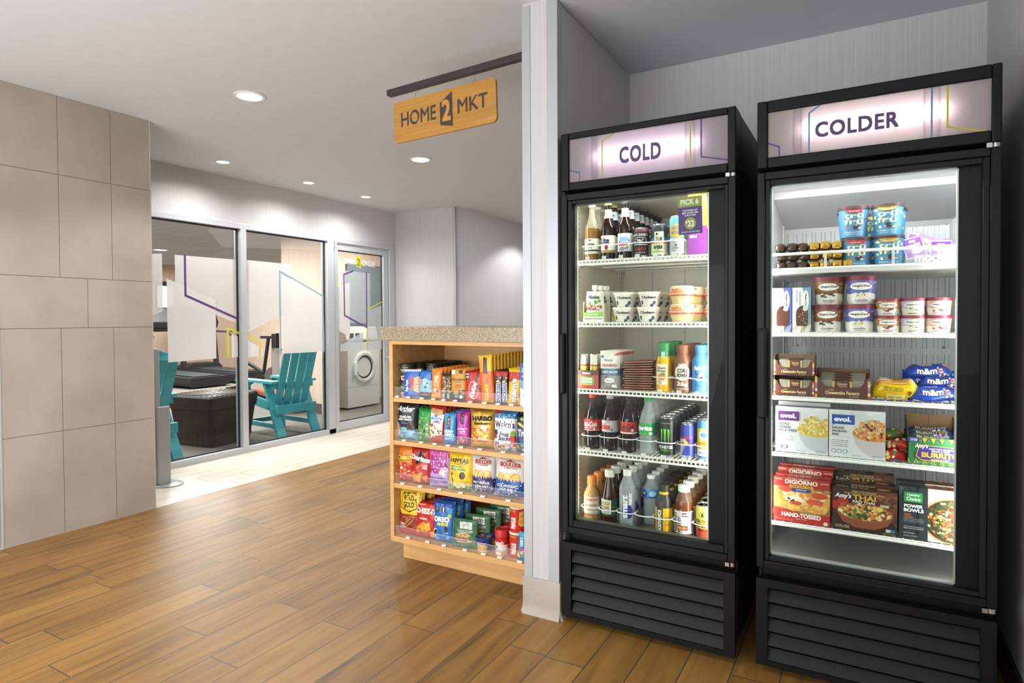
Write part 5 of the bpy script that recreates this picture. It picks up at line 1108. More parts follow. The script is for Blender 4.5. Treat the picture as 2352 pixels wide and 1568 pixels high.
def pint(label, a, b2, flav, pic, seed):
    its = [R(0, 0, 1, .48, '#ebe5dc'), R(0, .48, 1, 1, a), B(seed, 18, .0, .5, 1, .95, [b2], .06, .10, None, .5, .4), G([(0, .52), (.2, .40), (.36, .48), (.5, .42), (.66, .50), (.85, .40), (1, .52), (1, .6), (0, .6)], a), G([(0, .30), (.2, .44), (.5, .36), (.8, .46), (1, .34), (1, .1), (0, .1)], '#ebe5dc'),
           E(.5, .74, .255, .165, '#5a2636'), E(.5, .74, .245, .155, '#f3eee6'), T(.5, .745, .38, .115, 'Häagen-Dazs', '#5a2030', .03), pic, T(.5, .17, .30, .075, flav, '#5a2a30' if seed < 4 else '#4b4f86', .02), T(.5, .09, .22, .035, 'ICE CREAM', '#6a5a5a', .01), R(.76, .06, .83, .2, '#e3c9a0')]
    return cup('ice_cream_tub', label, 'ice cream', .0385, .0475, .097, '#ebe5dc', its, '#7c2c3c', lidh=.014, lidr=.0505)
pc = pint('', '#8a5a2f', '#c98a3c', 'chocolate', B(5, 11, .34, .26, .68, .48, ['#5a2c1a', '#7a4026', '#3f1e12'], .03, .06, None, .8), 2)
pv = pint('', '#6a66b0', '#b9b4dc', 'vanilla', [E(.5, .38, .13, .045, '#f0e3bd'), E(.5, .38, .04, .12, '#f0e3bd'), E(.55, .38, .05, .05, '#d9a94a'), G([(.36, .28), (.46, .38), (.42, .40)], '#5f8f3c')], 6)
k = 0
for src, px, fl in ((pc, 1901, 'chocolate'), (pv, 1974, 'vanilla')):
    for d in range(2):
        for lev in range(2):
            o = src if (d, lev) == (0, 0) else dup(src); x = aty(px, 700, YB+.052).x; at(o, x+(.004 if lev else 0), YB+.052+.104*d, F2+lev*.0965, .05*math.sin(k*3)); k += 1
            o['label'] = '%s ice cream tub, large, %s layer, %s row' % (fl, names[lev], ('front', 'back')[d]); o['group'] = 'large ice cream tubs'
def mini(a, flav, pics, seed):
    its = [R(0, .45, 1, 1, a), B(seed, 10, .0, .5, 1, .95, ['#e3c9a0'], .05, .08, None, .7), E(.5, .70, .255, .17, '#f3eee6'), T(.5, .70, .38, .12, 'Häagen-Dazs', '#5a2030', .03), B(seed+1, 7, .34, .28, .68, .44, pics, .04, .07, None, 1.1), T(.5, .14, .30, .09, flav, '#5a2a30', .02), R(.74, .08, .86, .26, '#e3c9a0')]
    return cup('ice_cream_tub', '', 'ice cream', .0305, .0365, .0575, '#eee6da', its, '#8a2f40', lidh=.008, lidr=.0385)
for fl, px, src in (('chocolate', 2040, mini('#b98a5c', 'chocolate', ['#8a4a2a', '#6a3420'], 4)), ('vanilla', 2097, mini('#cfc4d8', 'vanilla', ['#f0e3bd', '#d9b85c', '#6a9a4a'], 7)), ('strawberry', 2156, mini('#e3b59c', 'strawberry', ['#c8452f', '#d9604a'], 11))):
    for d in range(2):
        for lev in range(2):
            o = src if (d, lev) == (0, 0) else dup(src); x = aty(px, 700, YB+.040).x; at(o, x, YB+.040+.080*d, F2+lev*.0575, .03*math.sin(px+d)); o['label'] = '%s ice cream tub, small, %s layer, %s row' % (fl, names[lev], ('front', 'back')[d]); o['group'] = 'small ice cream tubs'

# third shelf: cake display boxes, cookie bags
BRC = '#5a2d1f'
def caddy(label, wd, h, d, seed, inner):
    """display carton with a scooped front, striped edges and sloping sides"""
    t = thing('cake_box', label, 'cake box'); mb = MB(); x = wd/2; n = 10; hf = h*.74; lo = h*.40; KR = M('#8a6a54', .7)
    P = [(-x, 0), (x, 0), (x, hf), (x*.80, hf)] + [(x*.80-.16*wd*(1-math.cos(k*PI/2/6))*.9, hf-(hf-lo)*math.sin(k*PI/2/6)) for k in range(1, 7)] + [(-x*.80+.16*wd*(1-math.cos(k*PI/2/6))*.9, hf-(hf-lo)*math.sin(k*PI/2/6)) for k in range(6, 0, -1)] + [(-x*.80, hf), (-x, hf)]
    mb.prism(P, 0, .0015, BRC, 'y')
    for s in (-1, 1): mb.prism([(0, 0), (d, 0), (d, h), (d*.25, h), (0, hf)], s*x-(.0015 if s > 0 else 0), s*x+(.0015 if s < 0 else 0), BRC, 'x', KR)
    mb.box(-x, x, d-.0015, d, 0, h, KR); mb.box(-x, x, .0015, d, 0, .0015, KR)
    st = [R(u, k/9, u+.045, (k+1)/9, ['#d9a03c', '#a82f3c', '#e3d3a0', '#8a5a9a', '#d96a4a', '#c9c2b0'][(k*7+j) % 6]) for j, u in enumerate((0, .955)) for k in range(9) if k < 7]
    print_on(mb, st + [T(.5, .18, .62, .17, 'Cheesecake Factory', '#dcc594', .035), T(.30, .30, .1, .05, 'The', '#dcc594', .02), T(.70, .06, .16, .04, 'AT HOME', '#dcc594', .01)], lambda u, v, o: (-x+wd*u, -o, h*v)); mb.build('display_carton', t)
    return t
def cakepack(label, wd, h, d, strip, txt):
    t = thing('cake_pack', label, 'cake pack'); mb = MB(); x = wd/2
    mb.box(-x, x, 0, d, 0, h, M('#cfc6b4', .08, kind='film', a=.40)); mb.box(-x+.004, x-.004, .006, d-.004, .003, h*.6, M('#4a3426' if strip == '#b9b4cc' else '#d9c79a', .6))
    mb.box(-x*.42, x*.42, -.0006, d+.001, -.0003, h+.0006, BRC)
    print_on(mb, [R(.29, .12, .335, .95, '#d9b04a'), R(.665, .12, .71, .95, '#d9b04a'), R(.34, .18, .66, .44, strip), T(.5, .80, .22, .16, 'Cheesecake', '#d9c08c', .02), T(.52, .64, .18, .14, 'Factory', '#d9c08c', .02), T(.5, .35, .26, .08, txt, '#f0e6e0' if strip != '#b9b4cc' else '#3a3040', .01), T(.5, .25, .24, .08, 'Cheesecake' if strip != '#b9b4cc' else 'Mini Cupcakes', '#f0e6e0' if strip != '#b9b4cc' else '#3a3040', .01)], lambda u, v, o: (-x+wd*u, -.0006-o, h*v)); mb.build('clear_pack', t)
    return t
xc, wd, hh = fitx(1776, 1869, 865, 908, YB+.01)
xc += .002
for lev in range(2):
    t = caddy('brown striped cake box, %s of the two stacked at left' % ('lower', 'upper')[lev], wd, .0715, .115, lev, None); at(t, xc, YB+.004, F3+lev*.072); t['group'] = 'brown cake display boxes'
    p = cakepack('clear cake pack with pink band in the %s stacked box' % ('lower', 'upper')[lev], wd*.80, .052, .085, '#c2455c', 'Original'); at(p, xc+.004, YB+.010, F3+lev*.072+.004); p['group'] = 'cheesecake packs'
xc, wd, hh = fitx(1872, 1999, 848, 912, YB+.01)
t = caddy('wide brown striped cake box, right of the stacked pair', wd, .092, .17, 3, None); at(t, xc, YB+.004, F3); t['group'] = 'brown cake display boxes'
pk = cakepack('', wd*.84, .058, .030, '#b9b4cc', 'Blackout')
for k in range(4):
    o = pk if k == 0 else dup(pk); at(o, xc, YB+.012+k*.036, F3+.002+.006*k); o['label'] = 'clear cupcake pack with lilac band in the wide box, %s from the front' % ('first', 'second', 'third', 'fourth')[k]; o['group'] = 'cupcake packs'
# cookie bags lying down: flow packs
def flow(name, label, cat, wd, d, th, base, items, seed=0):
    """pillow pack lying on its side, its long face turned to the front and up"""
    t = thing(name, label, cat); mb = MB(); m = M(base, .25, .15)
    def S(u, v, o=0.):
        a = 2*u-1; tp = 1-.05*a*a-max(0, abs(a)-.70)/.30*.42; e = abs(a)**6; an = -PI*.36 + v*PI*1.1
        y = d/2-(d/2*(.15+.85*tp)+o)*math.cos(an); z = th*.5*tp+(th*.5*tp+o)*math.sin(an)+.004*math.sin(7*u+seed)*tp
        return (a*wd/2, y, max(0, z)+.0002+.003*math.sin(19*v+seed)*e)
    mb.grid(lambda u, v: S(u, v), 18, 14, m); mb.grid(lambda u, v: (S(u, 0)[0], S(u, 0)[1]+(S(u, 1)[1]-S(u, 0)[1])*v, S(u, 0)[2]+(S(u, 1)[2]-S(u, 0)[2])*v), 18, 2, m, True)
    for s in (0, 1):
        mb.grid(lambda u, v: ((2*s-1)*(wd/2+.012*u), d/2+(.004 if int(v*10+.5) % 2 else -.004)*u-(d*.18)*(1-v), .001+v*th*(.52+.10*u)), 3, 10, m)
        mb.grid(lambda u, v: ((2*s-1)*wd/2, S(s, v)[1]*(1-u)+(d/2-d*.18*(1-abs(2*v-1)))*u, S(s, v)[2]*(1-u)+(.001+th*.5*v)*u), 2, 10, m)
    print_on(mb, items, lambda u, v, o: S(u, v, o), 18, 14, .25, .15, o0=.0006); mb.build('wrapper', t); return t
xc, wd, hh = fitx(2005, 2114, 877, 922, YB+.03)
o = flow('cookie_bag', 'yellow chocolate chip cookie sandwich bag lying on the third freezer shelf', 'cookie bag', wd, .09, .072, '#e0b818', [R(0, .52, 1, 1, '#e6c46a'), R(.08, .50, .78, .58, '#b5462a'), E(.58, .74, .24, .20, '#b98446'), B(2, 12, .40, .62, .76, .86, ['#5a331c', '#8a5a2e'], .02, .03, None, 2), R(.12, .60, .34, .74, '#d9cfb8'), T(.23, .67, .20, .09, 'NESTLE', '#6a4a2a', .02), R(.30, .06, .68, .22, '#ecd98a'), T(.49, .14, .32, .08, 'NEWEST FAVORITE', '#7a5a1a', .01), T(.44, .36, .40, .10, 'BEST BY 23 FEB 2024', '#6a5410', .01), E(.78, .24, .04, .06, '#7a4a1a')], 1); at(o, xc, YB+.012, F3, .08)
blu = flow('cookie_bag', '', 'cookie bag', .130, .085, .050, '#2747a8', [R(0, .70, 1, 1, '#23409a'), T(.48, .46, .58, .28, "m&m's", '#4a2a1c', .075), T(.48, .46, .56, .25, "m&m's", '#ecebe6', .035), B(4, 8, .62, .22, .95, .42, ['#c9542f', '#d9a83c', '#e9e6dc', '#3a6ad0', '#8a5a30'], .03, .045, None, 1.6), T(.4, .72, .3, .10, 'minis', '#e9e6dc', .03), E(.85, .70, .09, .14, '#b98a4c')], 2)
for k, (px, yy, z, rz, lab) in enumerate(((2150, .012, 0, .12, 'front blue cookie sandwich bag at the bottom of the pile'), (2188, .040, .004, -.25, 'blue cookie sandwich bag at the right end of the pile, bottom'), (2160, .055, .034, -.12, 'blue cookie sandwich bag across the middle of the pile'), (2132, .115, .030, .35, 'blue cookie sandwich bag at the back left of the pile'), (2135, .10, .062, .10, 'topmost blue cookie sandwich bag of the pile'), (2192, .12, .04, -.15, 'blue cookie sandwich bag at the back right of the pile'))):
    o = blu if k == 0 else dup(blu); at(o, min(aty(px, 880, YB+yy+.04).x, .238), YB+yy, F3+z, rz); o.rotation_euler.x = (0, 0, -.08, .05, .1, 0)[k]; o['label'] = lab; o['group'] = 'blue cookie bags on the third freezer shelf'

# fourth shelf: pasta boxes, burritos
def bowlbox(label, px0, px1, pyt, yy, tag_c, lines, cols, rim, seed, extra):
    xc, wd, h = fitx(px0, px1, pyt, 1050 if pyt > 900 else 1048, YB+yy); h = min(h, .163)
    asp = wd/h
    its = [R(0, 0, 1, 1, '#dcdcdb'), B(seed+30, 8, 0, .6, 1, 1, ['#e6e5e3', '#d3d3d3'], .08, .14, None, asp, .4),
           G([(.43, .50), (1, .44), (1, .07), (.76, .05), (.60, .14), (.48, .30)], rim), E(.79, .52, .375, .16*asp, '#c9c7c6'), E(.79, .525, .362, .150*asp, cols[0])] + [B(seed, 150, .42, .40, 1, .80, cols, .022, .042, (.79, .54, .345, .165*asp), asp, .6), B(seed+1, 60, .50, .58, 1, .86, cols, .022, .042, (.80, .68, .25, .13*asp), asp, .6)] + [
           G([(.055, .78), (.075, .90), (.46, .90), (.455, .70), (.10, .70), (.065, .655), (.075, .70)], tag_c), G([(.055, .70), (.055, .90), (.46, .90), (.46, .70)], tag_c), T(.25, .805, .31, .105, 'evol.', '#f3f1f2', .05)]
    for i, ln in enumerate(lines): its.append(T(.05+.0148*len(ln)+.01, .62-i*.068, .0300*len(ln), .050, ln, '#2f3040', .025))
    its += [R(.05, .62-len(lines)*.068+.02, .38, .62-len(lines)*.068+.024, '#8a8a8e')] + [T(.20, .56-len(lines)*.068-i*.04, .30, .026, s_, '#6a6a6c', .005) for i, s_ in enumerate(extra)]
    its += [E(.09+.1*i, .125, .042, .042*asp, tag_c if tag_c[1] == '2' else '#44444a') for i in range(3 if tag_c[1] == '2' else 2)] + [E(.09+.1*i, .125, .034, .034*asp, '#dcdcdb') for i in range(3 if tag_c[1] == '2' else 2)] + [T(.50, .05, .16, .025, 'NET WT 8 OZ (227g)', '#4a4a4c', .01), T(.87, .07, .18, .02, 'KEEP FROZEN', '#7a7a7c', .0), T(.87, .04, .18, .02, 'COOK AS DIRECTED', '#7a7a7c', .0)]
    o = carton('frozen_meal_box', label, 'frozen meal', wd, h, .045, '#dcdcdb', its, side='#b9b9b8', top='#8f8f90', group='white pasta bowl boxes'); at(o, xc, YB+yy, F4); return o
MAC = ['#d9b94a', '#e6cf7a', '#c9a437', '#efe0a0', '#d6c06a']
b1 = bowlbox('white frozen meal box with purple tag and macaroni bowl, front', 1781, 1902, 934, 0, '#66307c', ['TRUFFLE', 'PARMESAN', 'MAC & CHEESE'], MAC, '#c2c4c8', 2, ['pasta with truffle', 'parmesan, cheddar cheese', 'sauce & breadcrumbs'])
o = dup(b1); at(o, b1.location.x+.004, YB+.060, F4+.012); o['label'] = 'white frozen meal box with purple tag, behind the macaroni box'
b2 = bowlbox('white frozen meal box with blue tag and chicken enchilada bowl', 1904, 2034, 938, 0, '#2a4c9c', ['CHICKEN', 'ENCHILADA', 'BAKE'], ['#d98a4a', '#e0a86a', '#c96f3a', '#e6c890', '#5a2f2a', '#d9a93c'], '#c9bfc0', 5, ['white meat chicken with', 'black beans, rice, corn,', 'tortilla, cheddar cheese,', 'corn & enchilada sauce'])
gw = flow('wrapped_burrito', '', 'burrito', .075, .06, .038, '#b52a22', [B(9, 16, .05, .1, .95, .9, ['#d9c04a', '#3f7a35', '#c9302a', '#e9dfc9', '#2a2a1c'], .05, .10, None, 1.2)], 4)
gg = flow('wrapped_burrito', '', 'burrito', .075, .06, .038, '#4f6a35', [B(5, 12, .05, .1, .95, .9, ['#b52a22', '#d9c04a', '#6a8a3c'], .05, .10, None, 1.2)], 3)
for k, (src, px, yy, z, rz, lab) in enumerate(((gw, 2058, .004, 0, .2, 'red wrapped burrito at the bottom of the small pile'), (gw, 2060, .012, .034, -.2, 'red wrapped burrito in the middle of the small pile'), (gg, 2052, .035, .062, .3, 'green and red wrapped burrito on top of the small pile'))):
    o = src if k in (0, 2) else dup(src); at(o, aty(px, 1010, YB+yy+.03).x, YB+yy, F4+z, rz); o['label'] = lab; o['group'] = 'loose wrapped burritos'
o = flow('wrapped_burrito', 'yellow and green wrapper tip sticking up behind the enchilada box', 'burrito', .07, .05, .15, '#6f8a35', [R(0, .5, 1, .62, '#d9c04a')], 6); at(o, aty(1975, 930, YB+.09).x, YB+.065, F4)
xc, wd, hh = fitx(2085, 2204, 1010, 1064, YB); hf = .088; d = .17
t = thing('burrito_carton', 'open carton with purple and green front lettered BURRITO', 'box', (xc, YB, F4)); mb = MB(); x = wd/2; KR = M('#96704c', .7)
mb.box(-x, x, 0, .002, 0, hf, '#2f7a45'); mb.prism([(0, 0), (d, 0), (d, .14), (.03, .115), (0, hf)], -x, -x+.002, '#4a3a2c', 'x'); mb.prism([(0, 0), (d, 0), (d, .14), (.03, .115), (0, hf)], x-.002, x, '#4a3a2c', 'x'); mb.box(-x+.002, x-.002, d-.002, d, 0, .145, KR); mb.box(-x+.002, x-.002, .002, d-.002, 0, .002, KR); mb.box(-.001, .001, d-.0026, d-.002, 0, .145, M('#7a5a3c', .7))
PURB = '#3c3580'; GOLD = '#d9a83c'; its = []
for k in range(7):
    its += [G([(k/6-.05, .02), (k/6, .22), (k/6+.05, .02)], GOLD), G([(k/6-.035, .03), (k/6, .17), (k/6+.035, .03)], '#2f7a45'), G([(k/6-.05, .98), (k/6, .80), (k/6+.05, .98)], GOLD), E(k/6+.08, .88, .02, .03, '#b04a8a')]
its += [G([(.16, .30), (.22, .74), (1, .70), (1, .12), (.26, .16)], GOLD), G([(.18, .32), (.235, .71), (1, .67), (1, .15), (.275, .19)], PURB), R(0, .82, .22, 1, PURB), T(.12, .91, .14, .10, 'PLANT BASED', '#e9e6f0', .02), T(.27, .67, .26, .20, "Amy's", '#f3f1ea', .03, .25), T(.66, .60, .48, .065, 'MADE WITH ORGANIC', '#f3f1ea', .02), T(.64, .52, .34, .06, 'BEANS & RICE', '#f3f1ea', .02), T(.64, .37, .74, .20, 'BURRITO', GOLD, .05), T(.64, .21, .36, .055, 'NON-DAIRY', '#f3f1ea', .02), T(.30, .08, .36, .04, 'NET WEIGHT 6.0 OZ (170g)', '#e9e6dc', .01)]
print_on(mb, its, lambda u, v, o: (-x+wd*u, -o, hf*v)); mb.build('carton', t)
bu = flow('wrapped_burrito', '', 'burrito', wd*.9, .036, .03, '#2f8a4a', [R(0, .45, 1, .75, '#3c3a8a'), T(.5, .6, .7, .18, 'BURRITOS', GOLD, .03), B(3, 10, .05, .1, .95, .4, ['#d9d2c0', '#2a6a3a'], .03, .05, None, 3)], 2)
for k in range(3):
    o = bu if k == 0 else dup(bu); at(o, xc, YB+.012+.045*k, F4+.062+.008*k); o['label'] = 'green wrapped burrito inside the open carton, %s from the front' % ('first', 'second', 'third')[k]; o['group'] = 'burritos in the open carton'

# fifth shelf: pizza, noodle and bowl boxes
xc, wd, h = fitx(1777, 1906, 1092, 1206, YB); asp = wd/h
its = [R(0, 0, 1, 1, '#a87a4c'), B(3, 10, 0, .3, 1, .9, ['#b98a5c', '#8f6238'], .1, .2, None, asp, .5), E(.5, .52, .62, .26*asp, '#c98f4c'), E(.52, .56, .56, .22*asp, '#e0a04a'), B(8, 40, .1, .40, 1, .72, ['#e6c07a', '#efdcae', '#d98a3c', '#cf7a34'], .05, .09, (.52, .56, .52, .18*asp), asp), G([(.16, .56), (.44, .62), (.58, .50), (.38, .42), (.26, .46)], '#e9d9b0'), B(11, 9, .24, .45, .5, .6, ['#f0e6cf', '#2f2a20'], .015, .03, None, asp), E(.22, .74, .13, .06*asp, '#c2492c'), E(.82, .65, .14, .07*asp, '#c24a2c'), E(.74, .50, .15, .07*asp, '#c9552f'), E(.40, .44, .11, .045*asp, '#b94a2a'), B(13, 26, .2, .30, .95, .38, ['#d9953f', '#e6b25c'], .05, .08, None, asp),
       G([(0, 0), (1, 0), (1, .24), (.6, .20), (.2, .27), (0, .32)], '#b5281f'), R(0, .80, 1, 1, '#a82a20'), T(.5, .915, .58, .095, 'DIGIORNO', '#efe3d0', .035), T(.45, .985, .4, .02, "IT'S NOT DELIVERY", '#efe3d0', .01), R(.29, .785, .71, .845, '#e0b428'), T(.5, .815, .36, .032, 'PERSONAL SIZE', '#3a2018', .03), R(.33, .70, .67, .785, '#2f3f86'), T(.5, .745, .18, .025, 'PEPPERONI', '#efe3d0', .02), T(.09, .955, .12, .025, 'PROTEIN', '#efe3d0', .02), T(.91, .935, .14, .025, 'AIR FRYER', '#efe3d0', .02), T(.5, .165, .70, .10, 'HAND-TOSSED', '#f4eee2', .045), T(.5, .085, .20, .03, 'style crust', '#f4eee2', .01), E(.93, .05, .04, .04*asp, '#e9cfc4')] + [R(.03+.07*k, .025, .08+.07*k, .065, '#c9605a') for k in range(5)]
h = .158
t = carton('pizza_box', '', 'pizza box', wd, h, .026, '#b5281f', its, side='#8a2018', top='#8f2a20', topitems=[T(.5, .5, .5, .4, 'PERSONAL PIZZA', '#d9b0a0', .02)])
for k in range(4):
    o = t if k == 0 else dup(t); at(o, xc+.004*k, YB+k*.031, F5+(0, .006, .024, .030)[k]); o['label'] = 'red frozen pizza box, %s in the row of four' % ('front one', 'second', 'third', 'rearmost')[k]; o['group'] = 'red pizza boxes'
xc, wd, h = fitx(1912, 2061, 1118, 1225, YB); asp = wd/h; h = min(h, .145)
its = [R(0, 0, 1, 1, '#3a1f18'), G([(.60, .35), (1, .2), (1, 1), (.68, 1)], '#5a2f20'), B(3, 26, .70, .3, 1, .95, ['#6f3c26', '#4a2418', '#7a4a2e'], .03, .06, None, asp), B(6, 14, 0, .45, .26, .75, ['#a8261f', '#c23a2c', '#7a1a18'], .05, .09, None, asp), G([(0, 0), (1, 0), (.95, .28), (.1, .28)], '#2a1510'),
       G([(.07, .42), (.94, .42), (.86, .20), (.66, .08), (.36, .08), (.16, .2)], '#8a4a2c'), E(.505, .46, .435, .175*asp, '#a05a34'), E(.505, .465, .41, .155*asp, '#7a4420'), B(21, 170, .1, .28, .92, .64, ['#dba04e', '#e6c07a', '#c9803a', '#f0d9a0', '#d98a3f', '#b5622c'], .018, .038, (.505, .465, .395, .145*asp), asp), B(22, 14, .15, .34, .85, .6, ['#3a5a22', '#2f4a1c', '#5a7a30'], .03, .05, (.505, .465, .36, .12*asp), asp), E(.74, .58, .05, .05*asp, '#dcc84a'),
       T(.5, .935, .38, .04, 'MADE WITH ORGANIC', '#dcb66a', .02), T(.5, .885, .62, .04, 'RICE NOODLES, VEGETABLES & TOFU', '#dcb66a', .015), T(.17, .80, .26, .14, "Amy's", '#f0ece2', .03, .25), T(.50, .80, .36, .12, 'THAI', '#dca83c', .035), T(.49, .70, .34, .06, 'PAD THAI', '#f0e6cf', .03), R(.74, .62, .88, .70, '#8a7a5a'), T(.81, .66, .12, .05, 'PLANT BASED', '#f0ece2', .01), T(.16, .10, .22, .03, 'DAIRY FREE', '#dcb66a', .02), T(.16, .06, .22, .03, 'GLUTEN FREE', '#dcb66a', .02), R(.83, .07, .90, .14, '#c9d0c9'), R(.90, .07, .97, .14, '#3f6a9c'), T(.88, .03, .18, .025, 'NET WT. 9.5 OZ', '#dcb66a', .01)]
t = carton('noodle_box', '', 'frozen meal', wd, h, .040, '#3a1f18', its, side='#33201a', top='#3a241a', topitems=[T(.15, .5, .2, .5, "Amy's", '#e9e3d6', .03, .25), T(.42, .62, .28, .4, 'THAI', '#c98a3c', .03), T(.42, .22, .26, .2, 'PAD THAI', '#e9e3d6', .02), E(.8, .5, .11, .35, '#c9964a')])
for k in range(3):
    o = t if k == 0 else dup(t); at(o, xc-.003*k, YB+k*.046, F5+(0, .010, .036)[k], 0 if k == 0 else .03); o['label'] = 'dark brown noodle meal box with bowl picture, %s' % ('front one', 'middle one', 'rear one')[k]; o['group'] = 'brown noodle boxes'
xc, wd, h = fitx(2065, 2203, 1106, 1240, YB); asp = wd/h; h = min(h, .172)
its = [R(0, 0, 1, 1, '#2c3337'), G([(0, 1), (0, .8), (.1, 1)], '#4a5358'), B(2, 14, .05, .86, .5, 1, ['#3a4348', '#343c41'], .03, .045, None, asp), R(.49, 0, 1, 1, '#c9cbc9'), E(.90, .42, .52, .44, '#c99a5a'), E(.90, .42, .48, .41, '#3f3a26')] + [R(.30, .0, .49, .9, '#2c3337'), B(31, 170, .49, .02, 1, .84, ['#b5622c', '#d98a4a', '#c24a2c', '#e6c58a', '#3f5a22', '#2f4a1c', '#e0b070', '#8a3a20'], .022, .045, (.92, .42, .44, .38), asp), R(.34, .0, .488, 1, '#2c3337')] + [
       R(.085, .71, .40, .90, '#2f9a4a'), T(.245, .845, .22, .055, 'Healthy', '#eef3ea', .03), T(.245, .775, .24, .07, 'Choice', '#eef3ea', .03), T(.245, .635, .32, .065, 'POWER', '#f2f2f0', .045), T(.25, .555, .34, .065, 'BOWLS', '#f2f2f0', .045), T(.145, .475, .12, .04, 'Adobo', '#d9743c', .02), T(.16, .43, .15, .04, 'Chicken', '#d9743c', .02)] + [T(.25, .395-.022*k, .34, .014, s_, '#b9bcbc', .0) for k, s_ in enumerate(('Pulled All Natural Chicken', 'Vegetables served on top of Brown', 'Red Rice, Red Quinoa and Black', 'with a Chipotle Sauce topped'))] + [R(.08, .235, .42, .24, '#e9e9e6'), T(.25, .205, .34, .018, 'MADE WITH ALL NATURAL', '#e9e9e6', .01), T(.17, .11, .18, .025, 'NET WT 9.75 OZ (276g)', '#e9e9e6', .01), T(.2, .06, .24, .02, 'KEEP FROZEN COOK AS DIRECTED', '#c9c9c6', .01)]
t = carton('bowl_meal_box', 'dark grey frozen bowl box with green tag, front right of bottom shelf', 'frozen meal', wd, h, .045, '#2c3337', its, side='#23292c', top='#2a2622', topitems=[R(.5, 0, 1, 1, '#6a3f22'), B(5, 14, .5, 0, 1, 1, ['#c24a2c', '#d98a4a', '#3f5a22'], .04, .06, None, 3)]); at(t, xc, YB, F5); t['group'] = 'grey bowl meal boxes'
o = dup(t); at(o, xc-.004, YB+.050, F5+.004); o['label'] = 'dark grey frozen bowl box hidden behind the front bowl box'
# ------------------------------------------------------------------ snack counter stock
S1, S2, S3, S4 = .8575, .6385, .4185, .1475
YC = 2.468
def put(px0, px1, py0, py1, y=None):
    y = y or YC; return fitx(px0, px1, py0, py1, y)
def sack(label, cat, ext, z, th, base, items, seed=0, y=None, name=None, group=None, crimp=None, rough=.36, metal=.04, lean=-.06, rz=.12, roll=0, back=None, pinch=.05, bulge=5, squeeze=.945):
    y = y or YC; xc, wd, h = put(*ext, y); h = min(h, {S1: .25, S2: .184, S3: .185, S4: .235}[z]); o = bag(name or 'snack_bag', label, cat, wd*1.03*squeeze, h, th, base, items, group, seed, rough, metal, back, pinch, bulge, crimp, lean)
    at(o, xc, y+.004, z+.001+(abs(math.sin(roll or o.rotation_euler.y))*wd/2 if not name or 'bar' not in name else .002), rz)
    if roll: o.rotation_euler.y = roll
    return o
def behind(o, n, dy, labels, dx=0., dz=0.):
    for k in range(n):
        c = dup(o); c.location = (o.location.x+dx*(k+1), o.location.y+dy*(k+1), o.location.z+dz*(k+1)); c['label'] = labels[k]
# --- first shelf
DG = '#283322'
oat = cup('oatmeal_cup', '', 'oatmeal cup', .032, .042, .084, DG, [T(.52, .66, .56, .17, 'OATMEAL', '#ded9c4', .02), T(.5, .85, .26, .06, 'KODIAK', '#cfcab4', .02), T(.5, .50, .36, .04, 'UNLEASHED', '#cfcab4', .01), R(0, 0, 1, .20, '#ded3bd'), E(.5, .22, .4, .10, '#ded3bd'), R(.30, .10, .70, .26, '#8a2f25'), E(.78, .22, .10, .09, '#a8572f')], '#1d1f1b', lidh=.006)
k = 0
for lev in (0, 1):
    for d in range(4):
        o = oat if k == 0 else dup(oat); k += 1; at(o, -2.0390+.001*lev, YC+.034+.094*d, S1+lev*.085, .35)
        o['label'] = 'dark green oatmeal cup, %s layer, %s from the shelf front' % (names[lev], ('first', 'second', 'third', 'fourth')[d]); o['group'] = 'oatmeal cups'
for d in range(3):
    for lev in (0, 1):
        o = dup(oat); at(o, -1.940, YC+.125+.092*d, S1+lev*.085, .2); o['label'] = 'dark green oatmeal cup in the right column, %s layer, %s row' % (names[lev], ('front', 'middle', 'back')[d]); o['group'] = 'oatmeal cups'
o = sack('blue toaster pastry pack, leftmost bar on the top counter shelf', 'pastry pack', (928, 964, 846, 911), S1, .022, '#2458b0', [TV(.24, .42, .22, .40, 'Pop-Tarts', '#eceef2', 1, .05), R(.42, .28, .66, .72, '#c23a34'), G([(.62, .24), (.98, .16), (.98, .76), (.64, .70)], '#c9a88a'), R(.62, .46, .98, .48, '#8a6a50'), R(0, .92, 1, 1, '#c9cfd9')], 1, y=YC-.010, name='pastry_pack', crimp='#c9cfd9', rz=.2)
o = sack('white and blue energy bar with climber picture', 'energy bar', (962, 990, 852, 914), S1, .018, '#d6dce2', [R(0, .64, 1, 1, '#2f6ab0'), R(0, 0, 1, .22, '#4a2a24'), G([(.0, .22), (.9, .22), (.95, .6), (.5, .75), (.2, .6)], '#7fb5d6'), R(.02, .50, .26, .70, '#b03030'), TV(.14, .6, .14, .18, 'CLIF', '#f0f0ee', 1, .03), B(3, 8, .3, .3, .8, .7, ['#e6eaee', '#5a3a2a', '#b9d3e6'], .05, .10, None, .5), T(.45, .12, .6, .05, 'chocolate chip', '#e9e3d9', .01)], 3, y=YC+.005, name='energy_bar', group='climber energy bars', crimp='#2f6ab0')
behind(o, 3, 0.0235, ['climber energy bar, %s in its row' % w_ for w_ in ('second', 'third', 'fourth')], .004)
o = sack('orange protein bar with white vertical letters', 'protein bar', (990, 1013, 846, 915), S1, .020, '#e07a1e', [TV(.5, .60, .42, .36, 'ONE', '#f4ead9', 1, .02), E(.42, .30, .14, .055, '#f0e3c9'), E(.66, .26, .12, .05, '#4a2f24'), R(0, .0, 1, .16, '#e8a04a')], 2, y=YC+.004, name='protein_bar', group='orange protein bars', crimp='#e08a3a')
behind(o, 7, 0.0269, ['orange protein bar, %s in its row' % w_ for w_ in ORD[1:8]], .004, .001)
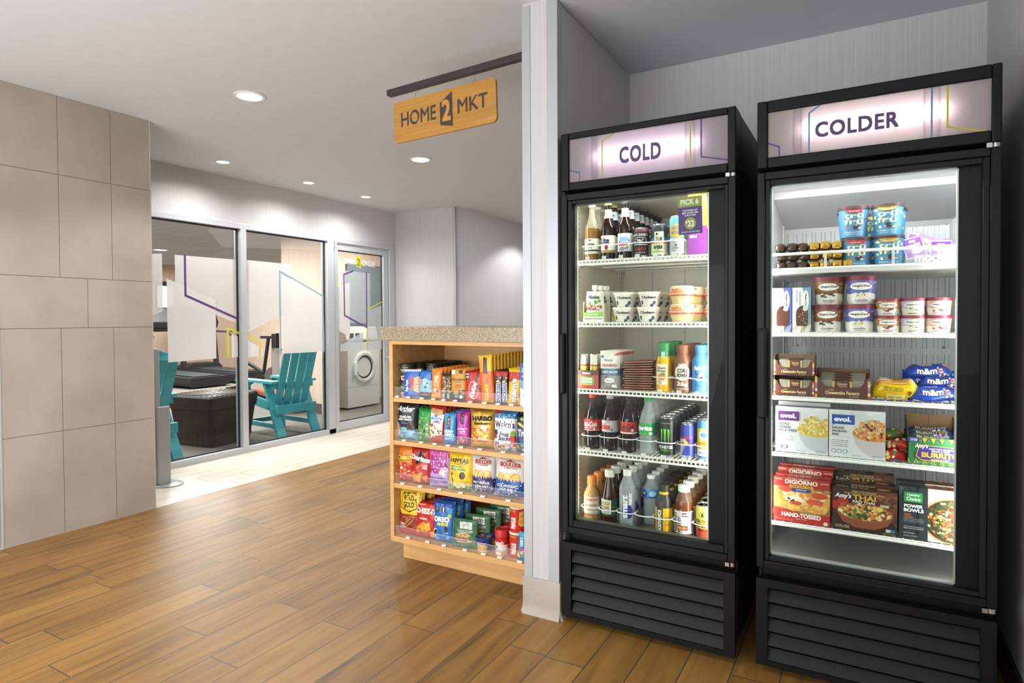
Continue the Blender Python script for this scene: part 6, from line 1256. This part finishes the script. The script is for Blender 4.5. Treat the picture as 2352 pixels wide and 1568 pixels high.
for k, px in enumerate((1019, 1030)):
    o = sack('nut bar in clear wrapper, %s of the pair' % ('left', 'right')[k], 'nut bar', (px-6, px+6, 858, 917), S1, .016, '#3a2c22', [R(0, .22, 1, .9, '#6a5238'), B(4+k, 46, .05, .24, .95, .88, ['#d9cfb9', '#8a6238', '#3a2418', '#b58a58'], .10, .18, None, .2), TV(.5, .13, .4, .18, 'KIND', '#e9e6dc', 1, .04), R(0, .9, 1, 1, '#1d1a18')], k, name='nut_bar', group='nut bars')
o = sack('mustard yellow chocolate bar with script lettering', 'chocolate bar', (1036, 1068, 847, 918), S1, .014, '#c58a24', [T(.5, .68, .90, .085, 'Chocolove', '#4a2f1a', .03, .35), T(.5, .60, .5, .02, '...........', '#4a2f1a', .02), T(.5, .50, .40, .05, 'Salted', '#7a5418', .01, .2), T(.5, .44, .48, .05, 'Caramel', '#7a5418', .01, .2), R(.06, .84, .30, .97, '#ece8dc'), R(.56, .86, .82, .97, '#4a2a30'), R(0, 0, 1, .20, '#3a2a22'), B(6, 12, .05, .16, .95, .32, ['#3a241a', '#5a3a24'], .06, .10, None, .5), E(.72, .12, .12, .06, '#d9d3c4'), R(.30, .10, .52, .18, '#4f8fb0')], 1, name='chocolate_bar', group='yellow chocolate bars', metal=.0, pinch=0, bulge=14, rough=.45)
behind(o, 6, 0.0202, ['mustard yellow chocolate bar, %s in its row' % w_ for w_ in ORD[1:7]], .004, .001)
o = sack('red wafer bar pack with white oval lettering', 'wafer bar', (1068, 1108, 852, 922), S1, .018, '#c2201f', [G([(.5+.40*math.cos(a)*.7-.28*math.sin(a)*.0, .38+.30*math.sin(a)) for a in [k*PI/12 for k in range(24)]], '#f2eae2'), G([(.5+.37*math.cos(a)*.7, .38+.275*math.sin(a)) for a in [k*PI/12 for k in range(24)]], '#c2201f'), T(.5, .38, .56, .24, 'KitKat', '#f4efe8', .055, 0, 1.15), G([(.55, .66), (.70, .60), (.85, .92), (.70, .97)], '#5a2f20'), G([(.62, .50), (.78, .58), (1, .36), (.92, .30)], '#6a3a26'), R(.04, .72, .28, .98, '#2a1a18'), T(.16, .90, .18, .06, 'KING', '#f0e6dc', .03), T(.16, .80, .18, .06, 'SIZE', '#f0e6dc', .03)], 4, name='wafer_bar', group='red wafer bars', crimp='#a81a1a', rz=.1)
behind(o, 5, 0.0224, ['red wafer bar pack, %s in its row' % w_ for w_ in ORD[1:6]], .003, .001)
o = sack('tall orange peanut butter cup pack with yellow top, front one', 'candy bar', (1106, 1136, 817, 926), S1, .016, '#e06a1c', [R(0, .66, 1, 1, '#e0b41e'), TV(.40, .20, .36, .36, "Reese's", '#e8c41e', 1, .06), TV(.43, .19, .05, .30, '.', '#3a1f14', 1), G([(.30, .62), (.62, .60), (.66, .94), (.36, .96)], '#4a2a1c'), G([(.30, .40), (.60, .38), (.64, .58), (.34, .60)], '#b5763a'), R(.05, .70, .28, .92, '#e08a2a'), TV(.80, .22, .08, .26, 'king size', '#3a1f14', 1, .02)], 2, name='candy_bar', group='tall peanut butter cup packs', crimp='#e0b41e', roll=-.10)
behind(o, 10, 0.0224, ['tall orange and yellow peanut butter cup pack, %s in its row' % w_ for w_ in (ORD[1:10]+['eleventh'])], .0055, .001)
for j, px in enumerate((1142, 1158)):
    o = sack('dark brown peanut bar with blue lettering, %s of two' % ('left', 'right')[j], 'candy bar', (px-8, px+9, 850, 927), S1, .018, '#3a221a', [G([(.28, .02), (.92, .02), (.86, .60), (.24, .60)], '#e6e6ea'), TV(.58, .31, .48, .56, 'SNICKERS', '#2f3f8f', 1, .05), G([(.1, .82), (.9, .80), (.9, .96), (.1, .98)], '#b02a24'), B(4, 7, .1, .62, .9, .80, ['#7a5a8a', '#c9a86a', '#d9d3c9'], .08, .15, None, .25)], j, name='candy_bar', group='peanut bars', crimp='#2a1812')
    behind(o, 3, 0.0246, ['dark brown peanut bar, %s column, %s in its row' % (('left', 'right')[j], w_) for w_ in ORD[1:4]], .004)
o = sack('yellow and red peanut candy bag with brown vertical letters', 'candy bag', (1166, 1196, 845, 929), S1, .024, '#dcb21c', [R(0, .72, 1, .90, '#b5281f'), G([(.0, .62), (.9, .70), (1, .9), (0, .9)], '#b5281f'), TV(.46, .40, .50, .66, "m&m's", '#4a2a1a', 1, .09), TV(.46, .40, .44, .63, "m&m's", '#f0ece2', 1, .04), B(5, 7, .55, .05, 1, .3, ['#c23a2a', '#3f8a3a', '#2f5ab0', '#d98a2a'], .06, .10, None, .4)], 3, name='candy_bag', group='peanut candy bags', crimp='#dcb21c')
behind(o, 2, 0.0291, ['yellow and red peanut candy bag, %s in its row' % w_ for w_ in ORD[1:3]], .004, .002)
xc, wd, h = put(1195, 1224, 833, 931)
o = carton('chocolate_box', 'tall blue and white chocolate bar box at the right end of the top counter shelf', 'chocolate bar', wd, h, .014, '#2450a8', [G([(0, 0), (1, 0), (1, .38), (0, .50)], '#dfe3ea'), G([(0, .42), (1, .30), (1, .5), (0, .62)], '#6a9ad0'), T(.42, .84, .6, .10, 'Lindt', '#eef0f4', .03, .4), T(.42, .69, .56, .045, 'CLASSIC', '#eef0f4', .03), G([(.2, .24), (.6, .16), (.75, .24), (.35, .33)], '#5a2f20'), G([(.25, .15), (.65, .08), (.8, .15), (.4, .23)], '#6a3a26')], side='#1f4690'); at(o, xc, YC, S1, .05)
# --- second shelf
o = sack('black and light blue beef jerky bag, leftmost on the second counter shelf', 'jerky bag', (910, 959, 925, 1012), S2, .05, '#23272b', [R(0, 0, 1, .30, '#79b4cf'), G([(0, .30), (.5, .34), (1, .28), (1, .2), (0, .2)], '#79b4cf'), E(.16, .26, .16, .17, '#8a6a58'), E(.16, .20, .13, .12, '#c9b9a4'), R(.06, .26, .18, .46, '#cfdfe6'), T(.50, .85, .78, .15, 'Archer', '#eef0f0', .03, .45), T(.54, .76, .44, .03, 'PROVISIONS', '#cfd3d4', .01), T(.50, .62, .56, .065, 'GRASS-FED', '#eef0f0', .04), T(.50, .54, .64, .065, 'BEEF JERKY', '#eef0f0', .04), T(.48, .45, .30, .05, 'Original', '#6fb3d3', .02), T(.46, .18, .34, .035, '9g PROTEIN', '#3a6478', .02), B(4, 8, .55, .28, .95, .4, ['#4a2f28', '#3a2420'], .06, .1, None, .6)], 2, y=YC+.024, name='jerky_bag', group='jerky bags', rz=.06)
behind(o, 2, 0.0616, ['black beef jerky bag, second in its row', 'black beef jerky bag, third in its row'], .002)
PIS = [B(3, 24, .0, .08, .34, .62, ['#b5976a', '#8a6c44', '#cbb288', '#6f8a3c'], .06, .10, None, .45), B(5, 24, .68, .08, 1, .62, ['#b5976a', '#8a6c44', '#cbb288', '#6f8a3c'], .06, .10, None, .45)]
o = sack('bright green pistachio bag with nuts showing at both sides', 'nut bag', (958, 991, 943, 1017), S2, .035, '#1f8f3c', PIS + [T(.5, .72, .5, .06, 'Wonderful', '#a8d94a', .02, .2), T(.5, .64, .6, .03, 'no shells', '#a8d94a', .01), TV(.48, .34, .18, .50, 'PISTACHIOS', '#12602a', 1, .02), G([(.4, .3), (.55, .5), (.6, .5), (.45, .28)], '#6fc97f')], 5, y=YC+.014, name='nut_bag', group='green pistachio bags', rz=.1)
behind(o, 2, 0.0403, ['bright green pistachio bag, second in its row', 'bright green pistachio bag, third in its row'], .003, .002)
o = sack('red and white almond bag with blue diamond emblem', 'nut bag', (986, 1021, 935, 1019), S2, .035, '#b5231f', [G([(.05, .12), (.85, .24), (.95, .78), (.1, .90)], '#e9ddc8'), B(8, 26, .08, .14, .86, .50, ['#8a5230', '#a86a40', '#6f3f24'], .05, .075, None, .45), G([(.12, .66), (.48, .78), (.86, .64), (.5, .55)], '#3567ae'), T(.49, .70, .40, .06, 'BLUE', '#f0f0ee', .03), T(.49, .63, .52, .06, 'DIAMOND', '#f0f0ee', .03), T(.5, .56, .5, .03, 'ALMONDS', '#b5231f', .03), G([(.1, .84), (.6, .74), (.9, .78), (.9, .9), (.2, .95)], '#b98a5c')], 3, y=YC+.014, name='nut_bag', group='red almond bags', crimp='#c22a24', rz=.1)
behind(o, 3, 0.0403, ['red almond bag, %s in its row' % w_ for w_ in ORD[1:4]], .004, .003)
o = sack('blue chocolate almond bag with arched window', 'nut bag', (1019, 1046, 952, 1023), S2, .032, '#3f9ac9', [G([(.30, .50), (.62, .50), (.62, .86), (.5, .95), (.34, .86)], '#4a3a34'), B(2, 5, .34, .52, .5, .85, ['#c9946a'], .06, .10, None, .4), R(0, 0, 1, .14, '#2a6f9f'), T(.5, .42, .76, .09, 'SKINNY', '#eef4f6', .045), T(.5, .31, .80, .09, 'DIPPED', '#eef4f6', .045), R(.14, .20, .7, .215, '#dfeaf0'), R(.14, .165, .6, .18, '#dfeaf0')], 2, y=YC+.012, name='nut_bag', group='blue chocolate almond bags')
behind(o, 3, 0.0381, ['blue chocolate almond bag, %s in its row' % w_ for w_ in ORD[1:4]], .005, .002)
o = sack('magenta nut mix bag with nuts at the bottom', 'nut bag', (1049, 1078, 952, 1030), S2, .032, '#b53a9a', [R(.34, .64, .66, .96, '#4a2f44'), B(3, 8, .38, .66, .62, .94, ['#7a4a60', '#4a2a3a'], .05, .08, None, .4), R(0, 0, 1, .10, '#6f3f30'), B(6, 22, .04, .06, .96, .26, ['#a87a4a', '#7a4a2a', '#4a2a1c', '#c9a06a'], .05, .09, None, .4), T(.5, .50, .84, .055, 'CELEBRITY', '#f4e3ee', .03), T(.5, .42, .5, .055, 'NUTS', '#f4e3ee', .03), R(.2, .355, .8, .37, '#dca9cb')], 1, y=YC+.012, name='nut_bag', group='magenta nut bags')
behind(o, 2, 0.0381, ['magenta nut mix bag, second in its row', 'magenta nut mix bag, third in its row'], .006, .002)
o = sack('gold gummy candy bag with black lettering', 'candy bag', (1081, 1136, 944, 1034), S2, .045, '#c79a3a', [R(.06, .18, .80, .50, '#d98a2c'), R(.06, .48, .82, .51, '#c23a24'), R(.04, .16, .8, .19, '#b53a24'), B(7, 34, .10, .20, .78, .47, ['#e0a83c', '#d9602a', '#c9d06a', '#e9cfa0', '#b5382a', '#efd9b0'], .045, .07, None, .6), T(.54, .76, .80, .125, 'HARIBO', '#1c1814', .06), T(.54, .635, .66, .075, 'Goldbears', '#2a2018', .04), R(0, .94, 1, 1, '#a87f2c'), E(.62, .53, .14, .05, '#e6ddc8')], 4, y=YC+.018, name='candy_bag', group='gold gummy bags', metal=.35, crimp='#b58c34')
behind(o, 2, 0.0515, ['gold gummy candy bag, second in its row', 'gold gummy candy bag, third in its row'], .004, .002)
o = sack('white and blue fruit snack bag with berries', 'fruit snack bag', (1134, 1187, 947, 1043), S2, .045, '#d6dde2', [R(0, .82, 1, 1, '#2a7fb5'), T(.5, .87, .6, .03, 'fruit is our 1st ingredient', '#d9d84a', .02), R(0, .54, 1, .82, '#eceae4'), T(.50, .67, .86, .19, "Welch's", '#1d2a5a', .03), T(.5, .555, .6, .03, 'REAL FRUIT', '#2a7fb5', .02), T(.5, .42, .44, .11, 'Fruit', '#2a2a3a', .03, .25), T(.5, .32, .50, .11, 'Snacks', '#2a2a3a', .03, .25), E(.12, .46, .10, .07, '#2f3358'), E(.10, .36, .08, .06, '#b52a34'), E(.86, .32, .12, .14, '#c9453c'), E(.86, .44, .10, .07, '#8fb53a'), B(9, 26, .02, .02, .98, .20, ['#d98a2c', '#c23a34', '#7a2a5a', '#3f8ac0', '#e0b04a'], .05, .09, None, .6), R(0, .93, .3, 1, '#c23a34')], 2, y=YC+.018, name='candy_bag', group='fruit snack bags')
behind(o, 2, 0.0515, ['white and blue fruit snack bag, second in its row', 'white and blue fruit snack bag, third in its row'], .004, .004)
o = sack('black and blue sour worm candy bag at the right end of the second shelf', 'candy bag', (1185, 1240, 958, 1045), S2, .045, '#1c3f6a', [R(0, .68, 1, 1, '#1a1c1f'), T(.36, .52, .56, .20, 'Trolli', '#e6d3e0', .07), G([(.05, .75), (.12, .80), (.35, .72), (.5, .85), (.45, .70), (.3, .66)], '#d9c25a'), G([(.15, .9), (.3, .95), (.35, .85), (.2, .86)], '#8fc94a'), B(6, 20, .1, .05, .9, .36, ['#c9c23a', '#3a6a3a', '#1c1f24', '#b57a3a', '#6a9a6a'], .05, .10, None, .6)], 3, y=YC+.018, name='candy_bag')
# --- third shelf
o = sack('orange cheese puff bag, leftmost on the third counter shelf', 'chip bag', (913, 953, 1025, 1108), S3, .055, '#d97a1c', [R(0, 0, 1, .16, '#a8241a'), G([(0, .16), (1, .16), (1, .50), (.6, .56), (0, .50)], '#b5341f'), B(4, 34, .02, .14, .98, .52, ['#d9702a', '#c9481f', '#e0954a', '#b52a1c', '#e9d9c4'], .05, .09, None, .55), T(.52, .70, .86, .19, 'Cheetos', '#1c1712', .10, .1, .08), T(.52, .70, .82, .165, 'Cheetos', '#e6b62a', .05, .1, .08)], 2, y=YC+.024, name='chip_bag', crimp='#d9882c', rz=.1)
o = sack('red tortilla chip bag with black triangle', 'chip bag', (946, 992, 1036, 1120), S3, .05, '#b0291e', [G([(.26, .52), (.46, .95), (.86, .66), (.5, .58)], '#1c1715'), G([(.32, .46), (.42, .52), (.70, .58), (.36, .40)], '#d9662a'), T(.52, .70, .90, .14, 'Doritos', '#f2eee6', .055, 0, -.12), G([(.04, .30), (.26, .36), (.36, .08), (.2, .06)], '#d98a2c'), G([(.3, .26), (.62, .34), (.48, .04), (.36, .02)], '#e09a3a'), G([(.56, .20), (.86, .28), (.78, .05)], '#d07a28'), T(.72, .50, .26, .05, 'NACHO', '#e9dfe6', .03), T(.72, .44, .26, .05, 'CHEESE', '#e9dfe6', .03)], 4, y=YC+.022, name='chip_bag', crimp='#8f1f18')
o = sack('lilac popcorn bag with tall magenta letters', 'popcorn bag', (987, 1036, 1036, 1132), S3, .05, '#b59ad0', [R(0, .82, 1, 1, '#d98ac0')]+[R(.1*k, .80, .1*k+.05, 1, '#c23a98') for k in range(10)]+[T(.48, .77, .74, .15, 'BOOM', '#b5247f', .05), T(.46, .605, .86, .15, 'CHICKA', '#b5247f', .05), T(.34, .44, .50, .15, 'POP', '#b5247f', .05), E(.66, .40, .11, .06, '#e3cf9a'), E(.72, .36, .08, .05, '#f0e6cc'), E(.80, .48, .11, .07, '#e0d3ea'), T(.80, .48, .12, .05, '70', '#7a4a9a', .02), T(.46, .25, .74, .045, 'SWEET & SALTY', '#7a4a9a', .02), T(.46, .155, .84, .075, 'KETTLE CORN', '#6a3a8f', .02)], 1, y=YC+.022, name='chip_bag', group='popcorn bags', rz=.12)
behind(o, 1, 0.0582, ['lilac popcorn bag, second in its row'], .006, .004)
o = sack('yellow chickpea puff bag with winking face', 'puff bag', (1030, 1088, 1046, 1138), S3, .05, '#e0bd1c', [R(0, 0, 1, .14, '#2f8a80'), T(.46, .78, .70, .115, 'HIPPEAS', '#1f1a14', .03, .08), T(.5, .695, .50, .03, 'chickpea puffs', '#1f1a14', .01), T(.36, .615, .40, .055, 'groovy', '#2f8f98', .03), T(.42, .555, .60, .055, 'white cheddar', '#2f8f98', .03), E(.60, .40, .12, .095, '#3a2218'), G([(.10, .50), (.16, .42), (.22, .48), (.20, .40), (.16, .38)], '#3a2218'), G([(.16, .40), (.25, .28), (.26, .18), (.20, .22), (.17, .32)], '#2f8a80'), B(5, 10, .25, .08, .75, .18, ['#efe0b0', '#e6d090'], .06, .10, None, .6), E(.78, .22, .07, .05, '#c9a81a')], 3, y=YC+.022, name='chip_bag', group='yellow puff bags', crimp='#e0c84a', rz=.12)
behind(o, 2, 0.0582, ['yellow chickpea puff bag, second in its row', 'yellow chickpea puff bag, third in its row'], .008, .006)
def boulder(label, ext, c, l1, l2, seed):
    return sack(label, 'chip bag', ext, S3, .055, '#d3d0cb', [R(0, .04, 1, .40, c)]+[G([(k/12, .38), (k/12+.04, .50-.03*(k % 3)), (k/12+.09, .38)], c) for k in range(12)]+[E(.24, .52, .10, .10, '#d9a84a'), E(.24, .53, .08, .08, '#e6c06a'), E(.46, .52, .12, .11, '#dcae50'), E(.46, .53, .09, .08, '#e9c878'), E(.72, .53, .15, .10, '#d6a244'), E(.73, .54, .11, .07, '#e6c06a')]+[G([(.05+k*.11, .40), (.09+k*.11, .48), (.13+k*.11, .40)], c) for k in range(8)]+[T(.54, .83, .66, .11, 'BOULDER', '#a8352a', .05), T(.54, .75, .40, .04, 'CANYON', '#a8352a', .02), G([(.36, .90), (.5, .95), (.62, .92), (.72, .90)], '#a8352a'), T(.48, .30, .70, .065, l1, '#e9e4dc', .035), T(.5, .21, .56, .065, l2, '#e9e4dc', .035), T(.5, .14, .4, .03, 'CANYON CUT', '#cfc9d6', .01)], seed, y=YC+.026, name='chip_bag', crimp='#c9c6c1', rz=.1)
boulder('white and purple potato chip bag, left of the blue one', (1083, 1138, 1049, 1146), '#3a2f66', 'MALT VINEGAR', '& SEA SALT', 2)
boulder('white and blue potato chip bag, right of the purple one', (1135, 1206, 1056, 1155), '#23549c', 'CLASSIC', 'SEA SALT', 5)
o = sack('cream and brown snack bag cut off by the wall end on the third shelf', 'chip bag', (1203, 1254, 1066, 1160), S3, .05, '#d3c9b4', [R(0, 0, 1, .3, '#8a5a34'), E(.3, .5, .2, .12, '#5a6a3a'), R(.1, .7, .6, .8, '#3a3a30')], 1, y=YC+.024, name='chip_bag')
# --- bottom shelf
o = sack('yellow and red pretzel bag, leftmost on the bottom counter shelf', 'pretzel bag', (917, 972, 1126, 1230), S4, .06, '#8a2a20', [R(0, .56, 1, 1, '#dcb81e'), G([(.02, .56), (.98, .56), (.8, .46), (.2, .46)], '#dcb81e'), G([(.14, .58), (.22, .92), (.74, .94), (.84, .60), (.5, .50)], '#1d1a14'), G([(.165, .595), (.24, .895), (.72, .915), (.815, .615), (.5, .525)], '#dcb81e'), T(.48, .82, .42, .12, 'ROLD', '#1d1a14', .04), T(.48, .67, .42, .12, 'GOLD', '#1d1a14', .04), R(0, .0, 1, .14, '#b52a20')]+[L([(.42+.30*math.cos(a)*(.5+.1*k)+.1*k-.1, .30+.16*math.sin(a+k)*(.6+.1*k)) for a in [q*PI/7 for q in range(15)]], .028, ['#b5763a', '#8a4f24', '#c98a4a', '#a8662f'][k], .6) for k in range(4)]+[T(.22, .24, .26, .05, 'TINY', '#f0e3d3', .03), T(.22, .18, .34, .04, 'TWISTS', '#f0e3d3', .02)], 2, y=YC+.026, name='pretzel_bag', group='pretzel bags', rz=.06)
behind(o, 1, 0.0672, ['yellow and red pretzel bag, second in its row'], .012, .0)
o = sack('red cheese cracker bag with orange squares', 'cracker bag', (955, 1006, 1160, 1242), S4, .045, '#b8241c', [T(.48, .76, .86, .15, 'CHEEZ-IT', '#f4efe6', .05, 0, .0), T(.40, .55, .34, .05, 'ORIGINAL', '#f4e9d9', .04), T(.3, .93, .3, .03, 'BAKED', '#e9d9c9', .02), G([(.18, .34), (.42, .48), (.60, .34), (.36, .18)], '#dc9a2c'), G([(.42, .40), (.66, .46), (.74, .26), (.5, .20)], '#e6ae3c'), G([(.0, .26), (.22, .34), (.24, .16), (.04, .12)], '#d98f28'), G([(.70, .22), (.94, .26), (.92, .08), (.72, .06)], '#dc9a2c')], 3, y=YC+.022, name='cracker_bag', group='cheese cracker bags', crimp='#a81f18', rz=.1)
behind(o, 2, 0.0526, ['red cheese cracker bag, second in its row', 'red cheese cracker bag, third in its row'], .008)
o = sack('blue mini cookie bag with white lettering', 'cookie bag', (996, 1045, 1158, 1250), S4, .045, '#2a68b5', [R(0, .86, 1, 1, '#23509c'), T(.44, .56, .72, .13, 'OREO', '#f0f2f4', .06), T(.5, .45, .50, .095, 'mini', '#e0d84a', .05), E(.24, .80, .12, .075, '#23211f'), E(.24, .80, .08, .045, '#5a5856'), E(.54, .80, .10, .075, '#23211f'), E(.54, .80, .035, .07, '#e6e6e4'), E(.64, .32, .10, .07, '#23211f'), E(.16, .26, .11, .07, '#e6e6e4'), E(.18, .24, .10, .065, '#23211f'), B(5, 16, .05, .04, .9, .24, ['#7fb0dc', '#4f8ac6', '#3a76ba'], .06, .11, None, .5), E(.82, .66, .09, .05, '#a8c93a'), R(.74, .72, .92, .84, '#4f9ad0')], 4, y=YC+.022, name='cookie_bag', group='blue mini cookie bags', rz=.1)
behind(o, 2, 0.0526, ['blue mini cookie bag, second in its row', 'blue mini cookie bag, third in its row'], .010)
xc, wd, h = put(1040, 1094, 1200, 1264, YC+.01)
TAT = [R(.04, .04, .96, .965, '#6f9a6a'), R(.055, .05, .945, .955, '#1d5a34'), R(.34, .66, .80, .90, '#e9e9e0'), T(.57, .79, .38, .13, "TATE'S", '#23211f', .02), T(.57, .69, .30, .04, 'BAKE SHOP', '#23211f', .01), T(.54, .59, .60, .05, 'CHOCOLATE CHIP COOKIES', '#e9e9e0', .02), R(.30, .53, .80, .545, '#e9e9e0'), E(.46, .44, .30, .075, '#c99a64'), E(.44, .33, .28, .06, '#b58450'), E(.52, .24, .30, .06, '#c08f58'), B(3, 18, .2, .2, .75, .48, ['#5a3420', '#d9b482'], .015, .03, None, .8), R(.10, .24, .62, .34, '#6a4026'), T(.36, .29, .44, .05, 'CHOCOLATE CHIP', '#e6d6c0', .02), T(.3, .09, .4, .03, 'NET WT 1 OZ', '#c9d6c9', .01)]
o = bag('cookie_bag', 'dark green cookie pack with cream label, front one', 'cookie bag', wd, h, .022, '#1d5a34', TAT, 'dark green cookie packs', 1, .4, .0, pinch=0, bulge=14, lean=-.12); at(o, xc, YC+.01, S4, .12)
for k, (dx, dy, dz, lab) in enumerate(((.035, .06, .012, 'dark green cookie pack, second in its row'), (.06, .12, .028, 'dark green cookie pack, third in its row'), (.10, .19, .034, 'dark green cookie pack at the back of its row'))):
    c = dup(o); c.location = (xc+dx, YC+.01+dy, S4+dz); c['label'] = lab
mac = cup('macaroni_cup', '', 'macaroni cup', .031, .040, .066, '#23387a', [R(0, .0, 1, .08, '#e9e6dc'), G([(.26, .08), (.24, .50), (.5, .58), (.78, .48), (.76, .08)], '#d9a42c'), B(4, 16, .28, .12, .74, .44, ['#e6b93c', '#c98f20', '#efcf6a'], .05, .08, None, .9), T(.5, .84, .16, .10, 'KRAFT', '#c9302a', .04), T(.5, .70, .44, .10, 'Macaroni &', '#f0f0f2', .03), T(.5, .58, .40, .10, 'Cheese', '#f0f0f2', .03)], M('#23387a', .4), lidh=.006)
mb = MB(); rnd = random.Random(2)
for k in range(16):
    a, rr = rnd.uniform(0, 6.28), rnd.uniform(.005, .032); cx, cy, a0 = rr*math.cos(a), rr*math.sin(a), rnd.uniform(0, 6.28)
    P = [(.008*math.cos(a0+t_), .008*math.sin(a0+t_)) for t_ in [j*.45 for j in range(7)]]; Q = [(.0045*math.cos(a0+t_), .0045*math.sin(a0+t_)) for t_ in [j*.45 for j in range(6, -1, -1)]]
    V = [(cx+x_, cy+y_, .0664) for x_, y_ in P+Q]; mb.poly(V, [(j, j+1, 12-j, 13-j) for j in range(6)], '#d9b23c')
mb.build('printed_macaroni', mac.children[1])
mx_ = put(1092, 1131, 1225, 1275, YC+.03)[0]
for k in range(4):
    o = mac if k == 0 else dup(mac); at(o, mx_+.006*k, YC+.034+.086*k, S4, .1); o['label'] = 'blue macaroni cup, %s in its row' % ('front one', 'second', 'third', 'fourth')[k]; o['group'] = 'blue macaroni cups'
t = thing('soup_cup', '', 'soup cup'); r = .033; mb = MB(); h = .118
mb.lathe([(0, r*.90, '#e6e2da'), (.004, r*.93, '#e6e2da'), (.050, r*.97, '#e6e2da'), (.0505, r*.97, '#b5201f'), (.086, r, '#b5201f')], 28)
print_on(mb, [T(.44, .66, .60, .24, "Campbell's", '#f4efe8', .03, .35), E(.35, .44, .10, .07, '#4a5a2a'), T(.40, .30, .36, .05, 'chicken & mini', '#5a3a30', .01), T(.40, .22, .36, .05, 'round noodles', '#5a3a30', .01), E(.70, .16, .12, .10, '#d9a84a'), B(3, 8, .6, .08, .8, .24, ['#e6c884', '#c98a3c'], .03, .05, None, .8)], cyl_S(r*.92, r, 0, .086), 12, 0); mb.build('cup', t)
mb = MB(); mb.lathe([(.086, r*1.04, '#c22a28'), (.112, r*.99, '#c22a28'), (.118, r*.94, '#c22a28'), (.114, r*.86, '#c22a28')], 28); mb.build('lid', t)
row(t, 4, put(1137, 1168, 1215, 1284, YC+.03)[0], YC+.034, S4, .072, 'red and white soup cup with red cap', 'soup cups', dx=.004, where='in its row')
t = thing('crisp_can', '', 'crisps'); r = .0385; h = .118; mb = MB()
mb.lathe([(0, r*.98, ALUT), (.003, r, '#c2241c'), (h-.006, r, '#c2241c')], 30)
print_on(mb, [G([(.62, .3), (.95, .42), (.9, .95), (.66, .86)], '#d9a23c')] + [E(.80, .80-.12*k, .13, .07, ['#e6bd5c', '#d6a040'][k % 2]) for k in range(5)] + [R(.22, .86, .5, .93, '#d9a83c'), T(.36, .895, .24, .04, 'THE ORIGINAL', '#6a2a1a', .02), TV(.42, .40, .20, .46, 'PRINGLES', '#f2ece2', 1, .045), T(.36, .16, .24, .04, 'ORIGINAL', '#f2dccf', .02)], cyl_S(r, r, .003, h-.006), 14, 0); mb.build('can_body', t)
mb = MB(); mb.lathe([(h-.008, r*1.03, '#e3d9cf'), (h, r*1.03, '#e3d9cf'), (h+.001, r*.95, '#d6cabd'), (h-.001, r*.93, M('#d6cabd', .2))], 30); mb.build('lid', t)
xq = put(1168, 1206, 1232, 1290, YC+.03)[0]
at(t, xq, YC+.040, S4, .25); t['label'] = 'red crisp can at the bottom of the stacked pair'; t['group'] = 'red crisp cans'
o = dup(t); at(o, xq+.002, YC+.041, S4+h+.001, .15); o['label'] = 'red crisp can stacked on top of the other'
o = dup(t); at(o, xq+.006, YC+.125, S4, .1); o['label'] = 'red crisp can behind the stacked pair'
for k, (px, lab) in enumerate(((1196, 'teal drink mix stick leaning in front of the red crisp cans, left one'), (1213, 'teal drink mix stick beside the wall end, right one'))):
    o = sack(lab, 'drink mix', (px-10, px+10, 1236, 1299), S4, .012, '#23718f', [R(0, .86, 1, 1, '#3a8fae'), TV(.5, .66, .34, .34, 'LIQUID I.V.', '#eef2f4', 1, .03), R(0, .36, 1, .42, '#c23a7a'), B(5, 8, .1, .06, .9, .34, ['#d9a84a', '#e0c06a', '#b5762a'], .12, .2, None, .3)], k, y=YC-.002, name='drink_mix_stick', group='drink mix sticks', metal=.2, bulge=12, pinch=0, lean=-.1)
# clear front strips with dividers and tag clips
AC = M('#f2f4f5', .04, kind='film', a=.055); TAGW = M('#e9e7e2', .5)
for z, xs, nm in ((S1, (927, 961, 988, 1014, 1035, 1067, 1104, 1133, 1165, 1195), 'first'), (S2, (958, 987, 1020, 1048, 1080, 1134, 1187), 'second'), (S3, (948, 990, 1036, 1088, 1138, 1205), 'third'), (S4, (972, 998, 1048, 1094, 1134, 1168), 'bottom')):
    X0, X1, yl = -2.082, XP0-.03, 2.4490; t = thing('acrylic_divider_tray', 'clear acrylic divider strip along the %s counter shelf' % nm, 'acrylic tray', ((X0+X1)/2, yl, z), 0, 'acrylic divider strips')
    ox = (X0+X1)/2; mb = MB(); mb.box(X0-ox, X1-ox, 0, .0015, .0005, .050, AC); mb.build('front_strip', t)
    mb = MB(); mb.tube([(X0-ox, .0007, .050), (X1-ox, .0007, .050)], .0010, M('#dfe6ea', .1, kind='film', a=.5), 6); mb.build('polished_edge', t)
    edges = [X0] + [aty(px, 900, 2.46).x for px in xs] + [X1]
    for px in edges[1:-1]:
        mb = MB(); mb.box(px-ox-.0006, px-ox+.0006, .002, .028, .0006, .046, AC); mb.build('divider', t)
    for a, b in zip(edges, edges[1:]):
        if b-a < .03: continue
        c = (a+b)/2-ox; mb = MB(); mb.prism([(-.012, .0), (-.002, .0), (-.002, .008), (-.0105, .003)], c-.014, c+.010, TAGW, 'x'); mb.box(c-.008, c+.014, -.013, -.0025, .0065, .0085, TAGW); mb.v = [(x_, y_, z_+.0008) for x_, y_, z_ in mb.v]; mb.build('tag_clip', t)
